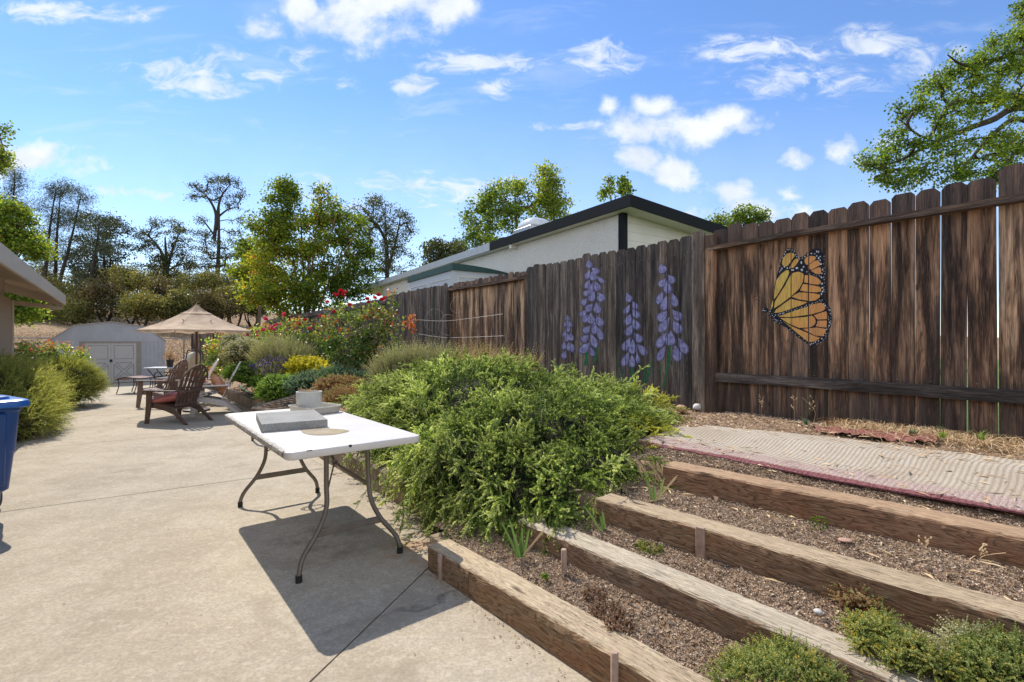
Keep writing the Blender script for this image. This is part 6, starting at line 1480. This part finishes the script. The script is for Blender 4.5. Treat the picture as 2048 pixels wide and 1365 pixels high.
# ------------------------------------------------------------------ shed
def pq_ang(): return math.atan2(Q_[1], Q_[0])
so_ = PQ(20.4, -1.74); shed = thing('garden_shed', 'grey-white metal garden shed with crossbuck double doors', 'shed', (so_[0], so_[1], -.02), pq_ang())
SW = 2.86; prof = [(0, 0), (SW, 0), (SW, 1.38), (2.33, 1.85), (1.43, 1.985), (.53, 1.85), (0, 1.40)]
obj('wall', [prism(prof, 0, .03, 'y'), box(0, .03, .03, 2.2, 0, 1.38), box(SW - .03, SW, .03, 2.2, 0, 1.36), prism(prof, 2.17, 2.2, 'y')], M['shed'], shed)
top_ = [(SW, 1.38), (2.33, 1.85), (1.43, 1.985), (.53, 1.85), (0, 1.40)]
roof_p = [(SW + .04, 1.36)] + top_[1:4] + [(-.04, 1.37)]
rp = [(a, b + .006) for a, b in roof_p] + [(a, b + .026) for a, b in roof_p[::-1]]
Vv = prism(rp, -.04, 2.24, 'y')
quads = []; nn_ = len(rp)
ch = []
for k in range(4):
    (xa, za), (xb, zb) = roof_p[k], roof_p[k + 1]
    ch.append(prism([(xa, za + .004), (xa, za + .024), (xb, zb + .024), (xb, zb + .004)][::-1], -.04, 2.24, 'y'))
obj('roof', ch, M['shed_roof'], shed)
obj('gable_trim', [box(.02, SW - .02, -.008, -.001, 1.375, 1.395)], M['shed_door'], shed)
def uq(u, p=20.4): k = (u - U0) / FPX; Y = p / (-.62 * k + .785); X = k * Y; return .785 * X + .62 * Y + 1.74
xd0, xd1, xdm = uq(170), uq(273), uq(222)
obj('door_frame', [box(uq(159), xd0, -.02, -.002, 0, 1.36), box(xd1, uq(281), -.02, -.002, 0, 1.36), box(uq(159), uq(281), -.022, -.003, 1.31, 1.36)], M['shed_trim'], shed)
for k, (a, b) in enumerate(((xd0 + .004, xdm - .003), (xdm + .003, xd1 - .004))):
    dr = obj('door', [box(a, b, -.018, -.004, .05, 1.305)], M['shed_door'], shed)
    ln = []
    def rectl(x0, x1, z0, z1, w_=.012): return [box(x0, x1, -.0215, -.0185, z0, z0 + w_), box(x0, x1, -.0215, -.0185, z1 - w_, z1), box(x0, x0 + w_, -.0215, -.0185, z0 + w_, z1 - w_), box(x1 - w_, x1, -.0215, -.0185, z0 + w_, z1 - w_)]
    ln += rectl(a + .07, b - .07, .80, 1.24)
    x0, x1, z0, z1 = a + .07, b - .07, .12, .68; cxm, czm = (x0 + x1) / 2, (z0 + z1) / 2; gx, gz_ = .05, .05
    for tri in (((x0 + gx, z1), (x1 - gx, z1), (cxm, czm + gz_)), ((x0 + gx, z0), (x1 - gx, z0), (cxm, czm - gz_)), ((x0, z0 + gz_), (x0, z1 - gz_), (cxm - gx, czm)), ((x1, z0 + gz_), (x1, z1 - gz_), (cxm + gx, czm))):
        for e in range(3):
            (ax, az), (bx, bz) = tri[e], tri[(e + 1) % 3]; ln.append(tube([(ax, -.0195, az), (bx, -.0195, bz)], .006, 4))
    obj('door_panel_lines', ln, M['shed_line'], dr)
obj('latch', [bbox(xdm - .035, xdm + .035, -.04, -.019, .70, .79, .006, 1)], M['black_plastic'], shed)
obj('door_step', [box(xd0 - .1, xd1 + .1, -.06, -.021, 0, .045)], M['shed_trim'], shed)

# picket fence piece + chain link
fs = PQ(19.2, 1.75); pf = thing('picket_fence', 'short grey weathered board fence behind the umbrella pole', 'fence', (fs[0], fs[1], 0), pq_ang())
ch = []
for k in range(26):
    s0 = k * .15; ch.append(board(s0, s0 + .142, -.05, 1.60 + .012 * math.sin(k * 2.1), 0, r=random.random()))
obj('board_panel', ch, M['fence_gray'], pf); obj('rail', [box(0, 3.9, .018, .055, 1.25, 1.33), box(0, 3.9, .018, .055, .3, .38)], M['rail_gray'], pf)
cf = thing('chain_link_fence', 'low wire fence with a thin top rail at the foot of the slope', 'fence', (*PQ(22.2, -6), 0), pq_ang())
obj('top_rail', [tube([(0, 0, 1.46), (13, 0, 1.46)], .022, 6)], M['galv'], cf)
for k in range(6): obj('post', [tube([(k * 2.6, 0, -.1), (k * 2.6, 0, 1.5)], .024, 6)], M['galv'], cf)
wm = []
for k in range(0, 130):
    x0 = k * .1; wm.append(tube([(x0, .01, 0), (min(x0 + .7, 13), .01, min(.7, 13 - x0) * 2.05)], .0013, 3, False)); wm.append(tube([(x0, .012, 1.44), (min(x0 + .7, 13), .012, 1.44 - min(.7, 13 - x0) * 2.05)], .0013, 3, False))
obj('wire_mesh', wm, M['galv'], cf)

# ------------------------------------------------------------------ neighbour house (behind the fence)
hl = np.array([-.534, .845]); hr = np.array([.845, .534]); C0 = np.array([2.04, 8.5])
ha = math.atan2(hr[1], hr[0])
hs2 = thing('neighbour_house', 'white stucco house with dark flat roof edge behind the board fence', 'house', (C0[0], C0[1], .6), ha)
# local x = hr, local y = hl, z relative to .6
ZT = 3.28; sl_ = -.083
def ztop(x): return ZT + sl_ * x
W = 9.0; Lr_ = 17.5
def rooflike(x0, x1, y0, y1, d0, d1):
    V = np.array([(x0, y0, ztop(x0) - d1), (x1, y0, ztop(x1) - d1), (x1, y1, ztop(x1) - d1), (x0, y1, ztop(x0) - d1), (x0, y0, ztop(x0) - d0), (x1, y0, ztop(x1) - d0), (x1, y1, ztop(x1) - d0), (x0, y1, ztop(x0) - d0)])
    return (V, [BF], .5)
Ysp = 4.9
obj('roof', [rooflike(.03, W, .03, Lr_ - .03, .012, .10)], M['roof'], hs2)
obj('fascia', [rooflike(0, .03, 0, Ysp, 0, .205), rooflike(.03, W, 0, .03, 0, .205)], M['fascia_dark'], hs2)
obj('fascia', [rooflike(.002, .032, Ysp, Lr_, .002, .20), rooflike(.03, W, Lr_ - .03, Lr_, .002, .2)], M['fascia_pale'], hs2)
obj('soffit', [rooflike(.03, W, .03, Lr_ - .03, .185, .197)], M['white_paint'], hs2)
obj('wall', [box(.20, .30, .46, 14.3, -1.2, ZT - .20 - .025), box(.30, W - .2, 14.2, 14.3, -1.2, ZT - .9)], M['stucco'], hs2)
obj('wall', [box(.29, W - .2, .38, .45, -1.2, ZT - .78), (np.array([(.29, .38, ZT - .78), (6.5, .38, ZT - .78), (6.5, .45, ZT - .78), (.29, .45, ZT - .78), (.29, .38, ZT - .225), (6.5, .38, ztop(6.5) - .197), (6.5, .45, ztop(6.5) - .197), (.29, .45, ZT - .225)]), [BF], .5)], M['siding'], hs2)
obj('corner_trim', [box(.17, .285, .34, .46, -1.2, ZT - .222)], M['fascia_dark'], hs2)
obj('rafter_tail', [box(.03, .20, 3.9, 3.99, ZT - .30, ZT - .21), box(.03, .20, 10.4, 10.49, ZT - .30, ZT - .21)], M['white_paint'], hs2)
wn = obj('window', [box(1.62, 2.9, .355, .379, 1.35, 2.36)], M['fascia_dark'], hs2)
obj('pane', [box(1.68, 2.84, .345, .354, 1.41, 2.30)], M['glass_dark'], wn)
sk = obj('skylight', [slab(rrect(.22, 1.0, 3.35, 4.15, .05, 3), [(0, ZT - .06), (0, ZT + .17), (.02, ZT + .19)])], M['galv'], hs2, 40)
V, F_, r0 = pillow(.37, .37, .27, .55, 24, 13); V = V[:, :]; V[:, 2] = np.maximum(V[:, 2], 0)
obj('dome', [(V + np.array([.61, 3.75, ZT + .185]), F_, r0)], M['dome'], sk, True)
for y_ in (6.5, 12.5): obj('vent_pipe', [tube([(.5, y_, ZT - .1), (.5, y_, ZT + .24)], .035, 10)], M['black_cap'], hs2)
# garden cabinet
cb0 = np.array([-1.38, 11.5]); gh = thing('garden_cabinet', 'white panelled outbuilding with dark green arched roof trim behind the fence', 'cabinet', (cb0[0], cb0[1], .6), ha)
CW, CL, CZ = 1.58, 2.86, 2.42
obj('wall', [box(0, CW, 0, CL, -1.2, CZ)], M['cab_white'], gh)
arch = [(x, CZ + .14 * math.cos((x + .02) / (CW + .04) * math.pi * .5) ** .8) for x in np.linspace(-.04, CW, 15)]
ap = [(-.04, CZ - .01)] + [(CW + .04, CZ - .01)] + [(x, z) for x, z in arch[::-1]]
obj('roof', [prism(ap, -.05, CL + .05, 'y')], M['green_trim'], gh)
pn = []
for k in range(2): pn += [slab([(0, 0)] * 0 + rrect(.12 + k * .72, .70 + k * .72, 0, 1, .01, 1), [(0, 0), (0, .001)])] * 0
def pl(x0, x1, z0, z1, face):
    w_ = .025
    if face == 'x': return [box(-.012, -.001, x0, x1, z0, z0 + w_), box(-.012, -.001, x0, x1, z1 - w_, z1), box(-.012, -.001, x0, x0 + w_, z0 + w_, z1 - w_), box(-.012, -.001, x1 - w_, x1, z0 + w_, z1 - w_)]
    return [box(x0, x1, -.012, -.001, z0, z0 + w_), box(x0, x1, -.012, -.001, z1 - w_, z1), box(x0, x0 + w_, -.012, -.001, z0 + w_, z1 - w_), box(x1 - w_, x1, -.012, -.001, z0 + w_, z1 - w_)]
obj('panel_moulding', pl(.15, 1.30, 1.3, 2.25, 'x') + pl(1.5, 2.7, 1.3, 2.25, 'x') + pl(.12, .98, 1.3, 2.28, 'y') + pl(1.1, 1.5, 1.3, 2.2, 'y'), M['white_paint'], gh)

# ------------------------------------------------------------------ tan house at the left
th_ = thing('tan_house', 'tan grooved-siding house with overhanging pale eave at the left edge', 'house', (*PQ(0, 0), 0), math.atan2(P_[1], P_[0]))
# local x = p, local y = -q direction (left of p): q = -y
obj('wall', [box(-4, 12.95, 1.62, 1.72, 0, 2.12), box(12.85, 12.95, 1.72, 7, 0, 2.9)], M['plywood'], th_)
obj('corner_board', [box(12.86, 12.975, 1.595, 1.618, 0, 2.10), box(12.953, 12.975, 1.62, 1.72, 0, 2.1)], M['tan_paint'], th_)
def roofL(x0, x1, y0, y1, z0, d0, d1, s=.30):
    f = lambda y: z0 + (y - y0) * s
    return (np.array([(x0, y0, f(y0) - d1), (x1, y0, f(y0) - d1), (x1, y1, f(y1) - d1), (x0, y1, f(y1) - d1), (x0, y0, f(y0) - d0), (x1, y0, f(y0) - d0), (x1, y1, f(y1) - d0), (x0, y1, f(y1) - d0)]), [BF], .5)
obj('roof', [roofL(-4, 14.7, 1.03, 7.5, 2.36, .002, .05)], M['roof'], th_)
obj('fascia', [box(-4, 14.72, .995, 1.028, 2.15, 2.355)], M['tan_paint'], th_)
obj('soffit', [roofL(-4, 14.68, 1.03, 7.5, 2.36, .055, .075)], M['tan_soffit'], th_)
obj('barge_board', [roofL(14.68, 14.72, 1.03, 7.5, 2.36, .052, .25)], M['tan_paint'], th_)
obj('lookout_beam', [prism([(12.98, 1.60), (14.62, 1.05), (14.65, 1.13), (12.98, 1.69)], 2.03, 2.105, 'z')], M['tan_soffit'], th_)

# ------------------------------------------------------------------ small things in the terraces
def iris(label, u, v, z, hs3, seed, dry=1):
    g = G(u, v, z); r_ = np.random.default_rng(seed); root = thing('iris_plant', label, 'plant', g, 0, 'young irises along the timbers')
    ch = []
    for k, (dx, h, r0) in enumerate(hs3):
        pth = [np.array([dx * .04 + dx * h * .75 * q ** 1.15, k * .003 + .01 * q, h * q * (1 - .08 * abs(dx) * q) - .01]) for q in np.linspace(0, 1, 9)]
        V = []
        for q, pp_ in zip(np.linspace(0, 1, 9), pth):
            w_ = .0105 * (1 - q) ** .45 * (.75 + .5 * q if q < .5 else 1.0); V += [pp_ + [-w_, -.002, -dx * w_ * .3], pp_ + [0, -.004, 0], pp_ + [w_, -.002, dx * w_ * .3]]
        ii = np.arange(8)[:, None] * 3; ch.append((np.array(V), [np.concatenate([ii + [[0, 1, 4, 3]], ii + [[1, 2, 5, 4]]])], r0))
    obj('leaves', ch, M['iris'], root)
    if dry: obj('dry_leaf', [(np.array([(0, 0, 0), (.008, 0, 0), (.105, -.01, .115), (.095, -.01, .125), (.125, -.01, .15)]), [np.array([[0, 1, 2, 3]]), np.array([[3, 2, 4]])], .8)], M['straw'], root)
iris('iris fan with a dry orange leaf at the end of the second timber', 1044, 1112, .17, [(-.6, .21, .3), (-.35, .22, .5), (0, .17, .4), (.25, .16, .6), (-.1, .11, .2)], 1)
iris('iris with one long leaning leaf beside the end of the third timber', 1212, 1060, .285, [(-.8, .16, .5), (-.3, .09, .4), (-.15, .12, .6)], 2, 0)
iris('iris between rosemary and the reddish topmost timber', 1312, 1000, .41, [(-.4, .17, .4), (.35, .15, .8), (-.1, .1, .5)], 3, 1)
def rock(name, label, u, v, z, s, mat, seed, sq=(1, .8, .6)):
    g = G(u, v, z); V, F_, r0 = pillow(1, 1, 1, .8, 14, 9); V = V * (1 + .18 * vnoise(V[:, 0] * 2.2 + seed, V[:, 1] * 2.2 + V[:, 2] * 1.7, seed)[:, None]); V = V * np.array(sq) * s
    obj(name, [(V, F_, r0)], M[mat], smooth=45, loc=(g[0], g[1], z + s * sq[2] * .6), rotz=seed, label=label, cat='stone')
rock('rock', 'pale rounded rock at the fence post foot', 1396, 818, .64, .055, 'stone', 1)
rock('rock', 'small grey pebble between second and third timbers', 1637, 1228, .29, .017, 'stone', 2)
rock('rock', 'flat tan stone in the mulch above the third timber', 1690, 1082, .42, .028, 'stone_warm', 3, (1, .8, .2))
rock('rock', 'reddish stone beside the rosemary near the fence', 1362, 822, .63, .07, 'stone_warm', 4, (1, .7, .5))
rock('rock', 'lone white stone chip on the patio under the table', 905, 1068, .0, .02, 'stone_warm', 6, (1, .7, .5))
g = AN(2.60, 1.62)
obj('concrete_brick', [bbox(-.05, .05, -.10, .10, 0, .115, .010, 2)], M['wall_concrete'], loc=(g[0], g[1], .0), rotz=R(36), smooth=40, label='rough concrete brick between wall end and lowest timber', cat='brick')
def lowplant(name, label, cat, cells, n, mat, seed, nl=.0066, nw=.0026, Lr=(.02, .085), base=.35, flowers=None):
    """cells: (u,v,z,ra,rh)"""
    bl = []
    for (u, v, z, ra, rh) in cells:
        g = G(u, v, z); bl.append((g[0], g[1], z + rh * .15, ra, ra * .8, rh))
    return bush(name, label, cat, bl, n, nl, nw, mat, seed, Lr=Lr, up=.45, droop=.25, rad=.7, ang=60, Mn=9, wh=3, corek=0, base=base, tip=.4, stem=.001, rand=.5, upper=-.05, zmin=min(c_[2] for c_ in cells))
lowplant('thyme_plant', 'bushy green ground cover plant in front of the second timber', 'ground cover', [(1515, 1362, .19, .075, .055), (1565, 1348, .19, .07, .05), (1480, 1385, .19, .05, .04), (1605, 1385, .19, .08, .06), (1548, 1400, .19, .09, .06), (1490, 1350, .19, .03, .03), (1640, 1400, .19, .05, .05)], 1350, 'thyme', 601)
lowplant('thyme_plant', 'yellow and green ground cover creeping over the second timber', 'ground cover', [(1705, 1252, .30, .035, .03), (1728, 1272, .30, .05, .04), (1765, 1280, .30, .05, .045), (1800, 1305, .30, .055, .04), (1838, 1322, .30, .055, .045), (1870, 1345, .30, .05, .04), (1760, 1252, .30, .035, .035), (1725, 1300, .29, .03, .03), (1790, 1335, .29, .04, .035)], 1400, 'thyme', 602, base=.42)
lowplant('thyme_plant', 'dense green ground cover at the lower right corner of the photo', 'ground cover', [(1960, 1345, .30, .065, .05), (2015, 1330, .31, .06, .055), (2000, 1375, .30, .08, .05), (1925, 1360, .30, .045, .04), (2050, 1355, .30, .08, .06)], 1350, 'thyme', 603, base=.3)
lowplant('dry_thyme', 'brown dried clump between the two patches of ground cover', 'ground cover', [(1925, 1300, .30, .045, .05), (1900, 1320, .30, .04, .035), (1955, 1305, .30, .035, .035)], 500, 'lav', 604, base=.4)
lowplant('dry_sprigs', 'dry reddish twiggy sprigs below the third timber', 'plant', [(1730, 1212, .30, .07, .04), (1700, 1205, .30, .05, .03)], 300, 'redbrown', 605, base=.5, nl=.008, nw=.002)
lowplant('dark_creeper', 'dark reddish creeping plant between first and second timbers', 'plant', [(1215, 1222, .158, .07, .008), (1240, 1250, .158, .06, .010), (1190, 1192, .158, .05, .007)], 420, 'darkplant', 606, nl=.007, nw=.002, Lr=(.015, .04))
lowplant('moss_patch', 'pale green low patch in front of the third timber', 'plant', [(1305, 1098, .28, .07, .010), (1290, 1090, .28, .05, .008)], 700, 'thyme', 607, nl=.006, nw=.0025, Lr=(.02, .035))
lowplant('seedling', 'tiny green seedling before the topmost timber', 'plant', [(1637, 1052, .43, .009, .009)], 24, 'fresh', 608, nl=.007, nw=.004, Lr=(.008, .015))
lowplant('seedling', 'tiny green seedling in the mulch above the lowest timber', 'plant', [(1090, 1155, .165, .014, .012)], 40, 'fresh', 609, nl=.010, nw=.005, Lr=(.012, .02))
# dry grass tangles along the fence foot (stuff) and stems
n = 3800; s_ = rng.uniform(.1, 2.6, n); dd = np.abs(rng.normal(.10, .16, n)) + .02
dens_ = (vnoise(s_ * 3, s_ * 0, 71) + s_ * .55) > .35; s_, dd = s_[dens_], dd[dens_]; n = len(s_)
XY = f0[None] + s_[:, None] * dirx + dd[:, None] * nrm_in
aa = XY @ A_; nn2 = XY @ N_; zz = bed_h(aa, np.minimum(nn2, 4.75)) + .0
Pb = np.concatenate([XY, zz[:, None]], 1)
chs = []; r_ = np.random.default_rng(72)
th = r_.uniform(0, 6.28, n); Lb = r_.uniform(.05, .20, n); mseg = 6; hh_ = r_.uniform(.01, .07, n)
tt = np.linspace(0, 1, mseg + 1)[None, :, None]; dirn = np.stack([np.cos(th), np.sin(th), 0 * th], -1); sid = np.stack([-np.sin(th), np.cos(th), 0 * th], -1)
crv = r_.normal(0, .5, n)
P = Pb[:, None] + dirn[:, None] * Lb[:, None, None] * tt + sid[:, None] * (crv * Lb)[:, None, None] * tt ** 2 + np.array([0, 0, 1.0]) * (hh_[:, None, None] * np.sin(tt * 2.6) + .006)
sd = sid[:, None] * .0011
V = np.stack([P - sd, P + sd + np.array([0, 0, .0006])], 2).reshape(-1, 3); k = np.arange(n)[:, None] * (mseg + 1) * 2 + np.arange(mseg)[None] * 2
obj('dry_grass', [(V, [np.stack([k, k + 1, k + 3, k + 2], -1).reshape(-1, 4)], np.repeat(r_.uniform(.2, 1, n), (mseg + 1) * 2))], M['straw'], kind='stuff', label='tangled dry straw along the foot of the board fence')
# straw scattered on rug and mulch
n = 700; a_ = rng.uniform(0, 2.4, n); n2_ = rng.uniform(2.2, 4.3, n); XY = a_[:, None] * A_ + n2_[:, None] * N_
zz = bed_h(a_, n2_) + .012; onr = n2_ > 2.98; zz = np.where(onr, np.maximum(zz, rug_h(2.20 - a_, (n2_ - 2.985) * .9) + .004), zz)
th = rng.uniform(0, 6.28, n); Lb = rng.uniform(.02, .10, n); e = np.stack([np.cos(th) * Lb, np.sin(th) * Lb, rng.normal(0, .004, n)], -1); s_ = np.stack([-np.sin(th), np.cos(th), 0 * th], -1) * .0009
P0_ = np.concatenate([XY, zz[:, None]], 1); mid_ = P0_ + e * .5 + s_ * 8 * rng.normal(0, 1, (n, 1)) + [0, 0, .004]
V = np.stack([P0_ - s_, P0_ + s_, mid_ + s_, P0_ + e, mid_ - s_], 1).reshape(-1, 3); b_ = np.arange(n)[:, None] * 5
obj('loose_straw', [(V, [b_ + [[0, 1, 2, 3]], b_ + [[0, 3, 4, 4]][:0] if False else b_ + [[0, 2, 3, 4]]], np.repeat(rng.uniform(.4, 1, n), 5))], M['straw'], kind='stuff', label='loose straw stems on the rug and mulch')
# weeds at the fence foot
def weed(label, u, v, z, h, seed, mat='fresh', n=14, name='weed_tuft'):
    g = G(u, v, z); r_ = np.random.default_rng(seed)
    obj(name, [strap((r_.normal() * .01, r_.normal() * .01, 0), (math.cos(a), math.sin(a)), r_.uniform(.3, .9) * h, .0035, h * r_.uniform(.5, 1.1), r_.random(), 6, r_.uniform(0, .8)) for a in r_.uniform(0, 6.28, n)], M[mat], loc=g, label=label, cat='weed', group='weeds at the fence foot')
weed('small grey green weed against the fence under the butterfly', 1612, 850, .66, .09, 1, 'bluegreen', 22)
weed('green grass tuft at the fence foot right of the red netting', 1885, 876, .68, .10, 2, 'fresh', 18)
weed('green weed at the fence foot above the red netting', 1825, 868, .68, .07, 3, 'bluegreen', 20)
weed('tall green weed near the right end of the fence foot', 1965, 880, .70, .10, 4, 'fresh', 20)
def stalk(label, u, v, z, h, seed):
    g = G(u, v, z); r_ = np.random.default_rng(seed); ch = [tube(smoothpath([(0, 0, 0), (r_.normal() * .01, 0, h * .5), (r_.normal() * .03, r_.normal() * .02, h)], 8), .0013, 4, r=.7)]
    for k in range(9):
        zz = h * r_.uniform(.45, 1); a = r_.uniform(0, 6.28); e = (math.cos(a) * .02, math.sin(a) * .02, zz + .018); ch.append(tube([(0, 0, zz), e], .0009, 3, r=.8)); ch.append(xf(pillow(.0035, .0035, .005, 1, 6, 5, .9), None, e))
    obj('dry_stalk', ch, M['straw'], loc=g, label=label, cat='dry stalk', group='dry seed stalks')
stalk('dry seed stalk against the fence left of the butterfly', 1522, 838, .64, .20, 1); stalk('pair of tall dry stalks under the butterfly wing', 1588, 848, .65, .24, 2); stalk('dry stalk right of the tall pair under the butterfly', 1625, 850, .65, .22, 3)
stalk('thin dry seed stalk before the third timber side', 1650, 1182, .295, .10, 4); stalk('curly dry stalk in the mulch above the third timber', 1850, 1110, .42, .06, 5); stalk('dry curled stalk beside the topmost timber at right', 1960, 1130, .42, .07, 6)
# leaf litter on the patio
n = 900; a_ = rng.uniform(-1.0, 7, n); n2_ = np.where(a_ < 2.5, 1.445, 1.83) - np.abs(rng.exponential(np.where(rng.random(n) < .8, .04, .5), n)); XY = a_[:, None] * A_ + n2_[:, None] * N_
P0_ = np.concatenate([XY, np.full((n, 1), .004)], 1); th = rng.uniform(0, 6.28, n); s1 = rng.uniform(.003, .009, n)[:, None]
u1 = np.stack([np.cos(th), np.sin(th), 0 * th], -1); u2 = np.stack([-np.sin(th), np.cos(th), 0 * th], -1)
V = np.stack([P0_ - u1 * s1, P0_ - u2 * s1 * .4 + [0, 0, .002], P0_ + u1 * s1, P0_ + u2 * s1 * .4 + [0, 0, .001]], 1).reshape(-1, 3)
obj('leaf_litter', [(V, [np.arange(n * 4).reshape(n, 4)], np.repeat(rng.uniform(0, .5, n), 4))], M['chips'], kind='stuff', label='small dry leaf crumbs scattered on the patio')
# trellis stake with wires
q = D(1010, 700, 6.9)
tr_ = thing('wire_trellis', 'thin dark stake with sagging horizontal wires in front of the fence', 'trellis', (q[0], q[1], .5))
obj('stake', [tube([(0, 0, 0), (-.02, 0, HC - (612 - V0) * 6.9 / FPX - .5)], .010, 6)], M['greenpost'], tr_)
e2 = D(868, 640, 8.3) - np.array([q[0], q[1], .5]); e3 = D(830, 640, 8.7) - np.array([q[0], q[1], .5])
for v1, v2 in ((628, 640), (672, 668)):
    a = D(1008, v1, 6.9) - np.array([q[0], q[1], .5]); b = D(835, v2, 8.6) - np.array([q[0], q[1], .5])
    obj('wire', [tube(smoothpath([a, a * .7 + b * .3 - [0, 0, .03], a * .35 + b * .65 - [0, 0, .05], b], 16), .0022, 4)], M['wire'], tr_)
st2 = D(868, 600, 8.3); st2 = obj('metal_stake', [tube([(0, 0, 0), (0, 0, 1.6)], .014, 6)], M['greenpost'], loc=(st2[0], st2[1], .45), label='dark green metal stake in front of the grey boards', cat='stake')
wr = []
for k, (u, v, r0) in enumerate(((868, 640, .16), (895, 650, .15), (880, 700, .0), (915, 610, .12))):
    if r0 == 0: continue
    c = D(u, v, 8.5); aa_ = np.linspace(.3, 4.6 + k * .3, 22); wr.append(tube([(c[0] + r0 * math.cos(x) * (1 + .15 * math.sin(x * 2)), c[1] + .04 * math.sin(x), c[2] + r0 * 1.2 * math.sin(x)) for x in aa_], .003, 4))
c = D(915, 605, 9.0)
obj('wire_loops', wr, M['wire'], label='loose curls of grey wire hanging on the fence by the trellis', cat='wire')
